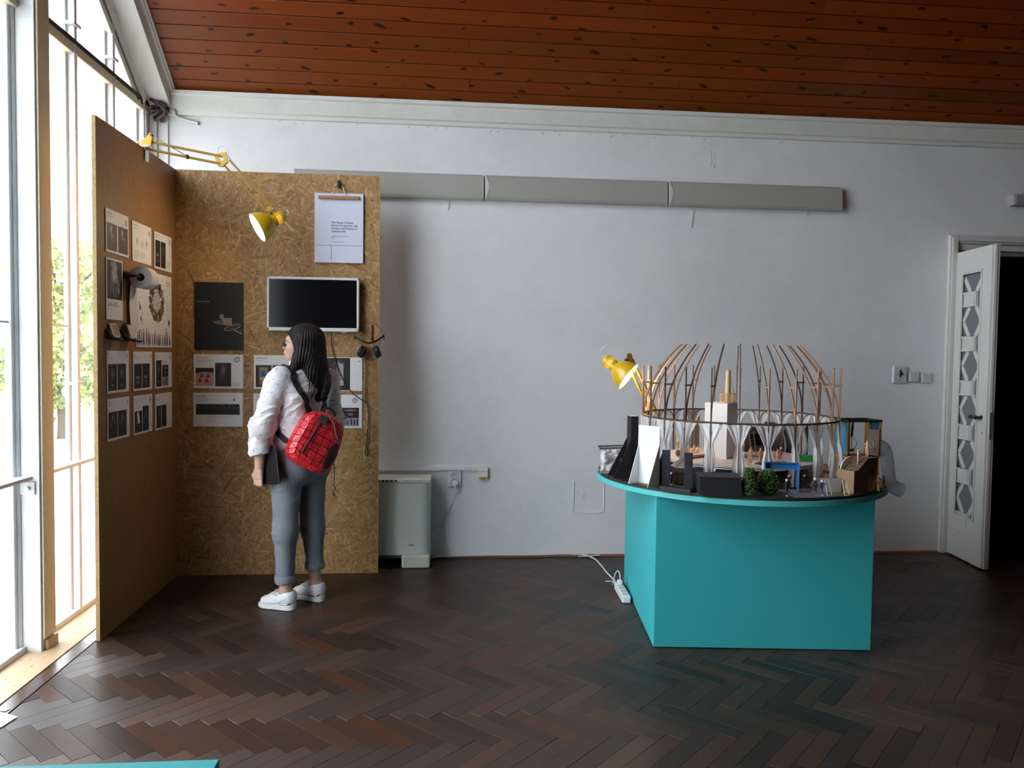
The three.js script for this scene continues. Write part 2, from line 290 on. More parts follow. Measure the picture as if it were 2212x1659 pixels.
{
  const ceiling = structure('ceiling', 'sloped ceiling of orange brown varnished pine boards');
  const up = V(0, Math.sin(TH), Math.cos(TH)), nrm = V(0, Math.cos(TH), -Math.sin(TH)), slopeLen = (RIDGE_Z - WZ) / Math.cos(TH);
  const frame = (s) => new THREE.Matrix4().makeBasis(V(1, 0, 0), nrm, up).setPosition(0, EAVE + up.y * s, WZ + up.z * s);
  obj('roof_deck', [bx(XR + 2.185, 0.1, slopeLen + 0.6, (XR - 1.785) / 2, 0.066, slopeLen / 2 - 0.1).applyMatrix4(frame(0)), place(bx(XR + 2.185, 0.1, 4.8, (XR - 1.785) / 2, 0, 0), 0, RIDGE_Y - 1.36 + 0.09, RIDGE_Z + 1.88, TH, 0, 0)], plainDark, ceiling);
  const boardGeo = (len, row, u0) => {   // board with chamfered lower edges, face down
    const w = 0.0898, t = 0.014, ch = 0.0035, g = ext([[-w / 2, t], [w / 2, t], [w / 2, ch], [w / 2 - ch, 0], [-w / 2 + ch, 0], [-w / 2, ch]], len, 0), p = g.attributes.position, uv = g.attributes.uv;
    for (let i = 0; i < p.count; i++) uv.setXY(i, u0 + p.getZ(i) / 2.6, (row + 0.5 + (p.getX(i) / w) * 0.94) / 8);
    g.applyMatrix4(new THREE.Matrix4().makeBasis(V(0, 0, -1), V(0, 1, 0), V(1, 0, 0)));
    return g;
  };
  const x0 = -1.735, x1 = XR - 0.005, cuts = { 1: [0.16, 3.1], 4: [0.15, 2.6], 6: [0.152, 3.3], 2: [2.15], 3: [1.93, 4.4], 0: [2.5], 5: [3.0], 7: [1.2, 3.8], 8: [2.3], 9: [0.4, 3.4], 10: [1.8], 11: [2.9], 12: [0.9, 3.6], 13: [2.2] };
  const rows = Math.floor((slopeLen - 0.03) / 0.094);
  for (let k = 0; k < rows; k++) {
    const xs = [x0, ...(cuts[k] ?? [rr(0, 2), rr(2.6, 4.6)]), x1];
    for (let i = 0; i + 1 < xs.length; i++) {
      const m = obj('ceiling_board', boardGeo(xs[i + 1] - xs[i] - 0.0016, Math.floor(rnd() * 8), rnd() * 3), ceilMats[Math.floor(rnd() * 4)], ceiling);
      m.applyMatrix4(frame(0.018 + 0.047 + k * 0.094 - 0.094 * 0).multiply(new THREE.Matrix4().makeTranslation(xs[i], rr(0, 0.0012), 0)));
    }
  }
  obj('far_slope', place(bx(XR + 2.17, 0.03, 4.75, (XR - 1.78) / 2, 0, 0), 0, RIDGE_Y - 1.36, RIDGE_Z + 1.88, TH, 0, 0), std([0.3, 0.12, 0.05], 0.5), ceiling);
}
// cornice along the back wall
{
  const prof = [[0, 2.925], [0.016, 2.928], [0.02, 2.95], [0.034, 2.958], [0.044, 3.045], [0.058, 3.052], [0.06, 3.075], [0, 3.09]];
  const g = place(ext(prof.map(([d, y]) => [d, y]), XR + 1.9), 0, 0, 0, 0, 0, 0);   // outline (depth, y), swept along z then turned to x
  g.applyMatrix4(new THREE.Matrix4().makeBasis(V(0, 0, 1), V(0, 1, 0), V(-1, 0, 0))).translate(XR, 0, WZ);
  const t = smesh('trim_3', g, trimPaint, 'moulded cornice painted dull white along the back wall');
  smesh('trim_4', [box2(-0.1 + 0.02, 3.6, 0, 0.012, WZ, WZ + 0.016)], std([0.3, 0.14, 0.07], 0.5), 'thin brown wooden strip along the foot of the back wall');
}

// ---------------------------------------------------------------- window wall (glazed gable)
smesh('wall_left', place(ext([[-ZF, -0.1], [0.8, -0.1], [0.8, EAVE + SL * (ZF + 0.8) + 0.25], [-ZF, EAVE + 0.1]], 0.2), -2.1, 0, 0, 0, PI / 2, 0), dimWall, 'solid gable wall behind the viewer, left of the window');
const glass = phys([0.97, 0.985, 0.98], 0.0, { transmission: 1, thickness: 0, ior: 1.45, specularIntensity: 0.5 });
{
  const win = structure('window_1', 'tall glazed gable wall with white steel frame');
  const ZE = -0.8, posts = [-3.71, -2.1, -0.87], mull = [-5.1, -4.65, -4.19, -3.24, -2.68, -1.7, -1.29];
  const top = (z) => (z < RIDGE_Z ? EAVE + SL * (z - WZ) : EAVE + SL * (ZF - 0.0 - z)) - 0.12;
  for (const z of posts) {
    const p = obj('post', [rbox2(0.004, -1.925, -1.832, 0, top(z), z - 0.06, z + 0.055)], steelPaint, win);
    obj('inner_face', [rbox2(0.003, -1.834, -1.822, 0.06, top(z), z - 0.058, z + 0.045)], creamPaint, p);
    obj('sash_profile', [rbox2(0.008, -1.96, -1.925, 0, top(z), z + 0.04, z + 0.09), place(cyl(0.012, 0.012, top(z), 0, 0, 0), -1.925, top(z) / 2, z + 0.058)], steelPaint, p);
    obj('bolt_plate', [rbox2(0.003, -1.915, -1.85, 0.735, 0.795, z + 0.054, z + 0.062), cyl(0.009, 0.009, 0.012, -1.88, 0.765, z + 0.066, PI / 2, 0, 0, 6)], steelPaint, p);
    obj('foot_plate', [rbox2(0.003, -1.84, -1.815, 0.004, 0.05, z - 0.066, z + 0.03)], std([0.5, 0.42, 0.3], 0.7), p);
  }
  for (const z of mull) {
    const p = obj('mullion', [rbox2(0.006, -1.935, -1.895, 0, top(z), z - 0.014, z + 0.014), rbox2(0.006, -1.955, -1.932, 0, top(z), z - 0.032, z + 0.032)], steelPaint, win);
    obj('clip', [rbox2(0.003, -1.96, -1.885, 1.215, 1.232, z - 0.038, z + 0.04), rbox2(0.003, -1.96, -1.885, 3.06, 3.075, z - 0.038, z + 0.04), cyl(0.006, 0.006, 0.008, -1.893, 2.92, z, 0, 0, PI / 2, 8)], steelPaint, p);
  }
  const all = [WZ + 0.03, ...mull, ...posts].sort((a, b) => a - b);
  obj('rail', [rbox2(0.004, -1.97, -1.865, 0.802, 0.82, WZ, ZE)], steelPaint, win);
  const head = obj('head_rail', [rbox2(0.006, -1.985, -1.9, 2.92, 2.985, WZ, ZE)], creamPaint, win);
  obj('seal', [box2(-1.9, -1.893, 2.968, 2.99, WZ, ZE)], plainDark, head);
  obj('sill_rail', [rbox2(0.004, -1.97, -1.9, 0, 0.03, WZ, ZE)], steelPaint, win);
  obj('corner_frame', [rbox2(0.006, -1.96, -1.905, 0, 3.05, WZ, WZ + 0.06), rbox2(0.005, -1.905, -1.855, 0, 2.92, WZ, WZ + 0.03), rbox2(0.004, -1.855, -1.79, 2.5, 2.93, WZ, WZ + 0.012)], steelPaint, win);
  obj('glazing_bar', [box2(-1.948, -1.94, 1.516, 1.526, -4.19, -3.77), box2(-1.948, -1.94, 1.516, 1.526, -3.65, -3.24)], steelPaint, win);
  // sloping sash bars and the white beam under the ceiling
  const up = V(0, Math.sin(TH), Math.cos(TH)), nrm = V(0, Math.cos(TH), -Math.sin(TH)), Ls = (RIDGE_Z - WZ) / Math.cos(TH);
  const fr = new THREE.Matrix4().makeBasis(V(1, 0, 0), nrm, up).setPosition(0, EAVE, WZ);
  const beam = obj('gable_beam', [rbox2(0.004, -1.975, -1.765, -0.1, 0.012, -0.05, Ls).applyMatrix4(fr)], trimPaint, win);
  obj('moulding', [rbox2(0.004, -1.768, -1.742, -0.03, 0.012, 0, Ls).applyMatrix4(fr), rbox2(0.003, -1.745, -1.733, -0.016, 0.012, 0, Ls).applyMatrix4(fr)], trimPaint, beam);
  obj('sash_bar', [rbox2(0.004, -1.96, -1.885, -0.165, -0.115, 0.05, Ls).applyMatrix4(fr), rbox2(0.004, -1.95, -1.9, -0.225, -0.185, 0.1, Ls).applyMatrix4(fr)], trimPaint, win);
  obj('sash_groove', [box2(-1.96, -1.9, -0.187, -0.163, 0.05, Ls).applyMatrix4(fr)], std([0.2, 0.21, 0.2], 0.6), win);
  const fr2 = new THREE.Matrix4().makeBasis(V(1, 0, 0), V(0, Math.cos(TH), Math.sin(TH)), V(0, Math.sin(TH), -Math.cos(TH))).setPosition(0, EAVE, ZF);
  obj('gable_beam', [box2(-1.975, -1.74, -0.14, 0.02, -0.05, Ls).applyMatrix4(fr2)], trimPaint, win);
  for (let i = 0; i + 1 < all.length; i++) {
    const a = all[i] + 0.005, b = all[i + 1] - 0.005;
    for (const [y0, y1] of [[0.03, 0.803], [0.818, 2.922]]) obj('pane', box2(-1.947, -1.943, y0, y1, a, b), glass, win);
    const m = (a < RIDGE_Z && b > RIDGE_Z) ? [[-a, 2.985], [-a, top(a)], [-RIDGE_Z, top(RIDGE_Z)], [-b, top(b)], [-b, 2.985]] : [[-a, 2.985], [-a, Math.max(2.99, top(a))], [-b, Math.max(2.99, top(b))], [-b, 2.985]];
    obj('pane', place(ext(m.reverse(), 0.004), -1.947, 0, 0, 0, PI / 2, 0), glass, win);
  }
}

// ---------------------------------------------------------------- outdoors beyond the glazing
{
  const g = structure('ground_outside', 'pale paved ground outside the window');
  obj('paving', box2(-60, -1.99, -1.1, -0.95, -60, 40), std([0.5, 0.49, 0.46], 0.9), g);
  obj('outer_ledge', box2(-2.6, -1.985, -0.95, -0.02, -8, 4), std([0.62, 0.61, 0.58], 0.9), g);
  const lawnM = std([0.26, 0.32, 0.08], 0.95, { bumpMap: bumpTex(0.4), bumpScale: 0.03 }); lawnM.userData.metric = true;
  tag(obj('lawn', box2(-16, -6.2, -0.95, -0.62, -17.3, -16.4), lawnM), 'strip of green lawn beyond the low garden wall', 'lawn', null, 'stuff');
  const wallM = std([0.36, 0.38, 0.29], 0.9, { bumpMap: bumpTex(0.5), bumpScale: 0.004 }); wallM.userData.metric = true;
  const gw = thing('garden_wall', 'low greenish garden wall in front of the lawn', 'wall');
  obj('wall_body', box2(-15, -6.9, -0.95, -0.55, -16.3, -16.05), wallM, gw);
  obj('coping', rbox2(0.02, -15, -6.85, -0.55, -0.47, -16.36, -16.0), std([0.5, 0.5, 0.45], 0.9), gw);
  const white = std([0.78, 0.77, 0.72], 0.8, { bumpMap: bumpTex(1.5), bumpScale: 0.006 }); white.userData.metric = true;
  const b = thing('villa', 'white villa with flat terraces behind the trees', 'building');
  obj('wall', [box2(-9.6, -3, -1, 9, -30, -24)], white, b);
  obj('terrace_slab', [box2(-14, -9.6, 2.3, 2.7, -26, -23.7)], white, b);
  obj('terrace_slab', [box2(-13.2, -9.6, -0.2, 0.6, -25, -23.6)], white, b);
  obj('parapet', [box2(-9.7, -3, 5.6, 5.9, -24.2, -23.9)], white, b);
  for (let i = 0; i < 2; i++) { const w = obj('window', box2(-9.2 + i * 2, -8 + i * 2, 3.2, 4.6, -24.04, -23.98), std([0.3, 0.34, 0.36], 0.3), b); obj('window_frame', box2(-8.63 + i * 2, -8.57 + i * 2, 3.2, 4.6, -24.0, -23.95), white, w); }
  const l = thing('garden_lamp', 'garden lamp post with white globe on the lawn', 'lamp post', [-7.75, -0.62, -16.6]);
  obj('pole', [cyl(0.025, 0.035, 1.02, 0, 0.51, 0), cyl(0.06, 0.07, 0.05, 0, 0.025, 0)], std([0.34, 0.36, 0.38], 0.5), l);
  obj('globe', ball(0.11, 0, 1.12, 0), std([0.62, 0.56, 0.56], 0.3), l);
  const leafMat = [[0.3, 0.33, 0.1], [0.22, 0.28, 0.09], [0.38, 0.38, 0.14]].map((c) => phys(c, 0.6, { transmission: 0.3, thickness: 0, side: THREE.DoubleSide }));
  function tree(label, x, z, y0, y1, rad, n, size) {
    const t = thing('tree', label, 'tree', [x, -0.95, z], 0, 'trees in the garden outside');
    const trunk = obj('trunk', [tube([V(0, 0, 0), V(0.06, (y0 + 0.95) * 0.6, 0.04), V(0, (y0 + y1) / 2 + 0.95, 0)], 0.09, 10, 7)], std([0.1, 0.075, 0.05], 0.9), t);
    obj('branch', [0, 1, 2, 3, 4].map((i) => tube([V(0, (y0 + 1), 0), V(Math.cos(i * 1.3) * rad * 0.4, (y0 + y1) / 2 + 1, Math.sin(i * 1.3) * rad * 0.4), V(Math.cos(i * 1.3) * rad * 0.8, y1 * 0.8 + 1, Math.sin(i * 1.3) * rad * 0.8)], 0.03, 8, 5)), trunk.material, trunk);
    const sets = [[], [], []], H = y1 - y0;
    for (let i = 0; i < n; i++) {
      const a = rr(0, 6.28), e = Math.acos(rr(-1, 1)), q = Math.cbrt(rr(0.15, 1)), bump = 1 + 0.25 * noise3(a * 2, e * 3, x);
      const lf = new THREE.PlaneGeometry(size * rr(0.7, 1.3), size * rr(0.6, 1), 1, 1); lf.applyMatrix4(new THREE.Matrix4().makeRotationFromEuler(new THREE.Euler(rr(-1.4, 1.4), rr(0, 6), rr(-1, 1))));
      lf.translate(Math.sin(e) * Math.cos(a) * rad * q * bump, (y0 + H / 2) + 0.95 + Math.cos(e) * H / 2 * q * bump, Math.sin(e) * Math.sin(a) * rad * q * bump);
      sets[i % 3].push(lf);
    }
    sets.forEach((s, i) => { const m = obj('foliage', s, leafMat[i], t); m.userData.kind = 'stuff'; });
  }
  tree('leafy yellow green tree seen between post and mullion', -9.0, -18.9, -0.1, 2.0, 1.3, 2600, 0.12);
  tree('taller sparse tree rising above the terrace slab', -10.4, -21.9, 1.7, 4.4, 1.3, 1500, 0.14);
  tree('dark tree at the far left pane edge', -13.6, -19.6, -0.4, 3.8, 1.9, 2600, 0.15);
}

// ---------------------------------------------------------------- exhibition stand of OSB panels
const osbCanvas = canvas(1024, 2048, (c, w, h) => {
  c.fillStyle = css(176, 138, 88); c.fillRect(0, 0, w, h);
  const pal = [[196, 164, 114], [184, 148, 98], [170, 132, 84], [206, 176, 128], [156, 116, 72], [190, 156, 106], [216, 190, 144], [176, 136, 86]];
  for (let i = 0; i < 9500; i++) {
    const p = pal[Math.floor(rnd() * (rnd() < 0.85 ? 6 : 8))], x = rr(-40, w + 40), y = rr(-40, h + 40), l = rr(18, 92) * (rnd() < 0.1 ? 1.5 : 1), t = rr(2.5, 13), a = rr(0, PI) + (rnd() < 0.35 ? 0 : 0), j = rr(-12, 12);
    c.save(); c.translate(x, y); c.rotate(a);
    c.beginPath(); c.moveTo(-l / 2, -t / 2); c.quadraticCurveTo(0, -t / 2 + rr(-2, 2), l / 2, -t / 2 + rr(-2, 2)); c.lineTo(l / 2 - rr(-5, 5), t / 2); c.quadraticCurveTo(0, t / 2 + rr(-2, 2), -l / 2 + rr(-6, 6), t / 2); c.closePath();
    c.fillStyle = css(p[0] + j, p[1] + j, p[2] + j, rr(0.55, 0.95)); c.fill();
    if (rnd() < 0.6) { c.strokeStyle = css(108, 70, 36, rr(0.15, 0.55)); c.lineWidth = rr(0.6, 1.5); c.stroke(); }
    for (let k = 0; k < 2; k++) { c.strokeStyle = css(120, 84, 46, 0.22); c.lineWidth = 0.7; const yy = rr(-t / 2, t / 2); c.beginPath(); c.moveTo(-l / 2, yy); c.lineTo(l / 2, yy); c.stroke(); }
    c.restore();
  }
  for (let i = 0; i < 420; i++) { c.fillStyle = css(72, 42, 22, rr(0.4, 0.9)); c.save(); c.translate(rr(0, w), rr(0, h)); c.rotate(rr(0, PI)); c.fillRect(0, 0, rr(4, 18), rr(1, 3.4)); c.restore(); }
  for (let i = 0; i < 26; i++) { c.fillStyle = css(150, 84, 46, 0.9); c.save(); c.translate(rr(0, w), rr(0, h)); c.rotate(rr(0, PI)); c.fillRect(0, 0, rr(40, 90), rr(4, 9)); c.restore(); }
});
const osbTex = tex(osbCanvas, 1 / 1.25, 1 / 2.5), osb = std([0.86, 0.82, 0.76], 0.6, { map: osbTex, bumpMap: osbTex, bumpScale: 0.0008 }); osb.userData.metric = true;
const osbEdgeTex = tex(canvas(64, 512, (c, w, h) => { c.fillStyle = css(196, 168, 120); c.fillRect(0, 0, w, h); for (let i = 0; i < 1600; i++) { const g = rr(-70, 30); c.fillStyle = css(196 + g, 168 + g, 120 + g, 0.6); c.fillRect(rr(0, w), rr(0, h), rr(2, 14), rr(1, 4)); } }), 1 / 0.03, 1 / 0.5);
const osbEdge = std([0.9, 0.88, 0.82], 0.7, { map: osbEdgeTex, bumpMap: osbEdgeTex, bumpScale: 0.001 }); osbEdge.userData.metric = true;
const steel = std([0.62, 0.62, 0.63], 0.28, { metalness: 1 }), blackPlastic = std([0.012, 0.012, 0.013], 0.45), whitePlastic = std([0.78, 0.79, 0.8], 0.35);
const osbFine = tex(canvas(1024, 1024, (c, w, h) => {   // smoother sanded face with fine upright fibres
  c.fillStyle = css(150, 112, 70); c.fillRect(0, 0, w, h);
  for (let i = 0; i < 5200; i++) { const g = rr(-30, 34); c.save(); c.translate(rr(0, w), rr(0, h)); c.rotate(PI / 2 + rr(-0.5, 0.5) * (rnd() < 0.25 ? 2.4 : 1)); c.fillStyle = css(150 + g, 112 + g * 0.9, 70 + g * 0.7, rr(0.2, 0.55)); const l = rr(16, 80), t = rr(1.2, 7); c.beginPath(); c.ellipse(0, 0, l / 2, t / 2, 0, 0, 7); c.fill(); c.restore(); }
  for (let i = 0; i < 90; i++) { c.fillStyle = css(66, 42, 26, rr(0.3, 0.7)); c.fillRect(rr(0, w), rr(0, h), rr(1, 3), rr(3, 12)); }
}), 1 / 1.25, 1 / 1.25), osbSmooth = std([0.88, 0.82, 0.74], 0.6, { map: osbFine, bumpMap: osbFine, bumpScale: 0.0005 }); osbSmooth.userData.metric = true;
const ZB = -4.867, XL = -1.63;
{
  const a = thing('osb_panel', 'chipboard panel standing side on to the window, covered with prints', 'panel', [XL - 0.009, 0, -4.32]);
  obj('board', box2(-0.009, 0.009, 0.001, 2.5, -0.566, 0.529), osbSmooth, a);
  obj('front_edge', box2(-0.009, 0.009, 0.001, 2.5, 0.529, 0.535), osbEdge, a);
  const b = thing('osb_panel', 'chipboard panel facing the viewer, carrying the white screen', 'panel', [-1.015, 0, ZB - 0.009]);
  obj('board', box2(-0.614, 0.611, 0.001, 2.502, -0.009, 0.009), osb, b);
  obj('side_edge', box2(0.611, 0.616, 0.001, 2.502, -0.009, 0.009), osbEdge, b);
  for (const [x, y] of [[-1.6, 1.667], [-1.565, 1.668], [-1.54, 1.668], [-1.612, 0.837], [-1.57, 0.838], [-1.54, 0.838], [-0.46, 1.31], [-0.45, 2.2], [-1.6, 2.2]]) obj('screw', [cyl(0.004, 0.004, 0.003, x + 1.015, y, 0.0105, PI / 2, 0, 0, 10)], steel, b);
}
// prints: each a thin mounted board with its own flat print
const paperEdge = std([0.72, 0.73, 0.76], 0.7);
function print(name, label, group, w, h, at, side, draw, category = 'print', px = 1500) {   // at = [along, y] of the top left corner
  const o = thing(name, label, category, side === 'left' ? [XL + 0.0002, at[1] - h, at[0]] : [at[0], at[1] - h, ZB + 0.0002], side === 'left' ? PI / 2 : 0, group);
  const t = tex(canvas(Math.round(w * px), Math.round(h * px), (c, W, H) => { c.scale(W / w / 1000, H / h / 1000); draw(c, w * 1000, h * 1000); }));
  const m = std('#ffffff', 0.55, { map: t });
  obj('mount', rb(w, h, 0.0045, 0.0008, w / 2, h / 2, 0.0024), paperEdge, o);
  const f = new THREE.PlaneGeometry(w, h); f.translate(w / 2, h / 2, 0.005);
  obj('print_face', f, m, o);
  return o;
}
const inkText = (c, s, x, y, size, col = '#222', bold = true) => { c.fillStyle = col; c.font = (bold ? 'bold ' : '') + size + 'px sans-serif'; c.fillText(s, x, y); };
const lines = (c, x, y, w, n, gap = 4, col = 'rgba(60,60,66,.55)') => { c.fillStyle = col; for (let i = 0; i < n; i++) { let q = x; while (q < x + w * (i === n - 1 ? 0.6 : 1)) { const l = rr(3, 11); c.fillRect(q, y + i * gap, Math.min(l, x + w - q), 1.3); q += l + 1.6; } } };
const paper = (c, w, h, col = '#e9e9ee') => { c.fillStyle = col; c.fillRect(0, 0, w, h); };
const emblem = (c, x, y, r, hand = true) => { c.strokeStyle = '#333'; c.lineWidth = r * 0.3; c.beginPath(); c.arc(x, y, r, 0, 7); c.stroke(); c.lineWidth = r * 0.12; c.beginPath(); c.arc(x, y, r * 0.5, 0, 7); c.stroke(); c.fillStyle = '#777'; c.beginPath(); c.arc(x, y, r * 0.2, 0, 7); c.fill(); if (hand) { c.lineWidth = r * 0.22; c.beginPath(); c.moveTo(x + r * 0.7, y - r * 0.8); c.lineTo(x + r * 1.3, y - r * 1.5); c.stroke(); } };
function photo(c, x, y, w, h, kind) {   // small dark stage photographs, drawn as soft tonal patches
  c.save(); c.beginPath(); c.rect(x, y, w, h); c.clip();
  const dark = { stage: [22, 21, 24], brown: [52, 46, 44], model: [30, 26, 28], snow: [20, 18, 20], grey: [40, 42, 46] }[kind.split('-')[0]] ?? [24, 22, 24];
  c.fillStyle = css(...dark); c.fillRect(x, y, w, h);
  const blob = (bx_, by, rx, ry, col, a) => { for (let k = 4; k > 0; k--) { c.fillStyle = css(...col, a / 3); c.beginPath(); c.ellipse(x + bx_ * w, y + by * h, rx * w * k / 4, ry * h * k / 4, 0, 0, 7); c.fill(); } };
  for (let i = 0; i < 40; i++) { const g = rr(0, 46); c.fillStyle = css(dark[0] + g, dark[1] + g * 0.95, dark[2] + g * 0.95, 0.35); c.fillRect(x + rr(0, w), y + rr(0, h), rr(1, w * 0.14), rr(1, h * 0.1)); }
  if (kind === 'brown') { blob(0.42, 0.22, 0.13, 0.17, [206, 204, 206], 1); blob(0.52, 0.43, 0.15, 0.06, [190, 190, 190], 0.8); for (let i = 0; i < 16; i++) blob(rr(0.4, 0.85), rr(0.45, 0.68), 0.03, 0.03, [180, 176, 172], 0.6); }
  if (kind === 'stage-tower') { blob(0.5, 0.35, 0.2, 0.25, [150, 148, 150], 0.8); blob(0.5, 0.8, 0.2, 0.06, [170, 168, 170], 0.7); }
  if (kind === 'stage-legs') { c.strokeStyle = css(170, 164, 160, 0.75); c.lineWidth = w * 0.07; c.beginPath(); c.moveTo(x + w * 0.5, y + h * 0.14); c.lineTo(x + w * 0.3, y + h * 0.55); c.moveTo(x + w * 0.52, y + h * 0.14); c.lineTo(x + w * 0.75, y + h * 0.5); c.stroke(); for (let i = 0; i < 12; i++) blob(rr(0.25, 0.75), rr(0.6, 0.92), 0.04, 0.02, [150, 150, 156], 0.6); }
  if (kind === 'stage-split') { c.fillStyle = css(200, 200, 205, 0.8); c.fillRect(x + w * 0.28, y + h * 0.5, w * 0.4, h * 0.03); c.fillRect(x + w * 0.28, y + h * 0.55, w * 0.4, h * 0.05); blob(0.5, 0.75, 0.2, 0.12, [160, 160, 165], 0.7); blob(0.5, 0.25, 0.12, 0.2, [110, 80, 70], 0.7); }
  if (kind === 'model-red') { blob(0.5, 0.28, 0.4, 0.08, [230, 224, 224], 1); c.fillStyle = css(190, 150, 150); c.beginPath(); c.moveTo(x, y + h * 0.3); c.lineTo(x + w, y + h * 0.25); c.lineTo(x + w, y + h); c.lineTo(x, y + h); c.fill(); for (const [a, b] of [[0.35, 0.42], [0.68, 0.42], [0.24, 0.68], [0.62, 0.7]]) { c.fillStyle = css(150, 24, 40); c.beginPath(); c.moveTo(x + (a - 0.12) * w, y + (b + 0.1) * h); c.lineTo(x + a * w, y + (b - 0.14) * h); c.lineTo(x + (a + 0.12) * w, y + (b + 0.1) * h); c.fill(); blob(a, b - 0.08, 0.04, 0.05, [30, 14, 18], 1); } }
  if (kind === 'model-ghost') { blob(0.5, 0.3, 0.2, 0.26, [150, 142, 140], 0.9); for (let i = 0; i < 26; i++) blob(rr(0.3, 0.75), rr(0.5, 0.85), 0.025, 0.02, [150, 140, 138], 0.7); }
  if (kind === 'model-blue') { c.fillStyle = css(150, 130, 104); c.fillRect(x + w * 0.22, y + h * 0.1, w * 0.55, h * 0.8); c.fillStyle = css(70, 110, 150); c.fillRect(x + w * 0.27, y + h * 0.25, w * 0.45, h * 0.3); c.fillStyle = css(24, 60, 110); c.beginPath(); c.moveTo(x + w * 0.35, y + h * 0.48); c.lineTo(x + w * 0.48, y + h * 0.26); c.lineTo(x + w * 0.62, y + h * 0.48); c.fill(); c.fillStyle = css(176, 70, 54); c.fillRect(x + w * 0.22, y + h * 0.7, w * 0.55, h * 0.2); c.fillStyle = css(206, 160, 130); c.fillRect(x + w * 0.28, y + h * 0.55, w * 0.4, h * 0.12); }
  if (kind === 'model-crowd') { c.fillStyle = css(170, 160, 164); c.beginPath(); c.moveTo(x + w * 0.45, y + h * 0.12); c.lineTo(x + w * 0.25, y + h * 0.85); c.lineTo(x + w * 0.72, y + h * 0.85); c.lineTo(x + w * 0.7, y + h * 0.2); c.fill(); for (let r = 0; r < 9; r++) for (let k = 0; k <= r * 0.7; k++) blob(0.46 + (k - r * 0.35) * 0.055, 0.22 + r * 0.055, 0.032, 0.03, [36, 24, 26], 1); c.fillStyle = css(160, 40, 44); c.fillRect(x + w * 0.32, y + h * 0.76, w * 0.14, h * 0.1); c.fillStyle = css(196, 150, 120); c.fillRect(x + w * 0.47, y + h * 0.74, w * 0.2, h * 0.12); c.strokeStyle = css(190, 140, 130); c.lineWidth = 2; c.beginPath(); c.arc(x + w * 0.5, y + h * 0.26, w * 0.24, PI, 0); c.stroke(); }
  if (kind === 'snow-men') { c.fillStyle = css(150, 140, 142); c.fillRect(x, y + h * 0.55, w, h * 0.45); blob(0.55, 0.14, 0.4, 0.06, [190, 180, 176], 0.9); blob(0.55, 0.36, 0.2, 0.1, [170, 150, 158], 0.9); for (const [a, s] of [[0.16, 1], [0.4, 1], [0.6, 1.5], [0.76, 1.1], [0.92, 1.4]]) { c.fillStyle = '#0a0a0c'; c.fillRect(x + (a - 0.03) * w, y + (0.92 - 0.2 * s) * h, w * 0.06, h * 0.2 * s); blob(a, 0.9 - 0.2 * s, 0.03, 0.03, [10, 10, 12], 1); } }
  if (kind === 'grey-disc') { blob(0.5, 0.5, 0.6, 0.6, [200, 200, 206], 0.8); blob(0.55, 0.12, 0.16, 0.1, [60, 40, 44], 1); blob(0.8, 0.3, 0.08, 0.08, [16, 16, 40], 1); }
  c.restore();
}
const LG = 'small prints mounted on the side panel', BG = 'landscape prints mounted on the facing panel';
const zRow = [-3.876, -4.192, -4.5], A4 = [0.265, 0.21];
function two(title, k1, k2, big = 'std') { return (c, w, h) => { paper(c, w, h); inkText(c, title, 10, 22, 8.5); lines(c, 10, 30, 78, 2); photo(c, 10, 66, w * 0.4, h - 78, k1); photo(c, 16 + w * 0.4, 66, w * 0.4, h - 78, k2); if (w * 0.8 + 24 < w) lines(c, w * 0.8 + 24, h - 60, w - w * 0.8 - 32, 7, 6); emblem(c, w - 24, 26, 9); }; }
print('poster_print', 'print of two brown stage photos, top left corner of side panel', LG, 0.268, 0.21, [zRow[0], 2.087], 'left', (c, w, h) => { paper(c, w, h); inkText(c, 'ACT I SCENE I', 12, 24, 9); lines(c, 12, 32, 90, 2); emblem(c, w - 30, 40, 12, false); photo(c, 10, 66, 118, 132, 'brown'); photo(c, 140, 66, 118, 132, 'brown'); });
print('poster_print', 'print with faint beetle sketches, middle of the top row', LG, 0.262, 0.21, [zRow[1], 2.08], 'left', (c, w, h) => { paper(c, w, h); inkText(c, 'ACT I SCENE II', 12, 22, 8.5); lines(c, 12, 30, 84, 3); emblem(c, w - 28, 36, 12, false); for (const [x, y, s] of [[62, 104, 1], [132, 112, 1], [196, 104, 1.1]]) for (let i = 0; i < 26; i++) { c.strokeStyle = css(90, 70, 60, 0.35); c.lineWidth = rr(0.5, 1.6); c.beginPath(); c.ellipse(x + rr(-8, 8), y + rr(-10, 10), rr(4, 22) * s, rr(3, 16) * s, rr(0, 3), rr(0, 3), rr(3, 6)); c.stroke(); } lines(c, 18, 150, 74, 8, 5.4); lines(c, 110, 150, 60, 7, 5.4); });
print('poster_print', 'print of two narrow black photos, right end of the top row', LG, 0.272, 0.208, [zRow[2], 2.073], 'left', (c, w, h) => { paper(c, w, h); inkText(c, 'ACT I SCENE III', 12, 20, 8); lines(c, 12, 27, 60, 2); emblem(c, w - 30, 32, 12, false); photo(c, 14, 46, 76, 150, 'stage-split'); photo(c, 98, 46, 76, 150, 'stage-legs'); lines(c, 186, 150, 60, 7, 6); });
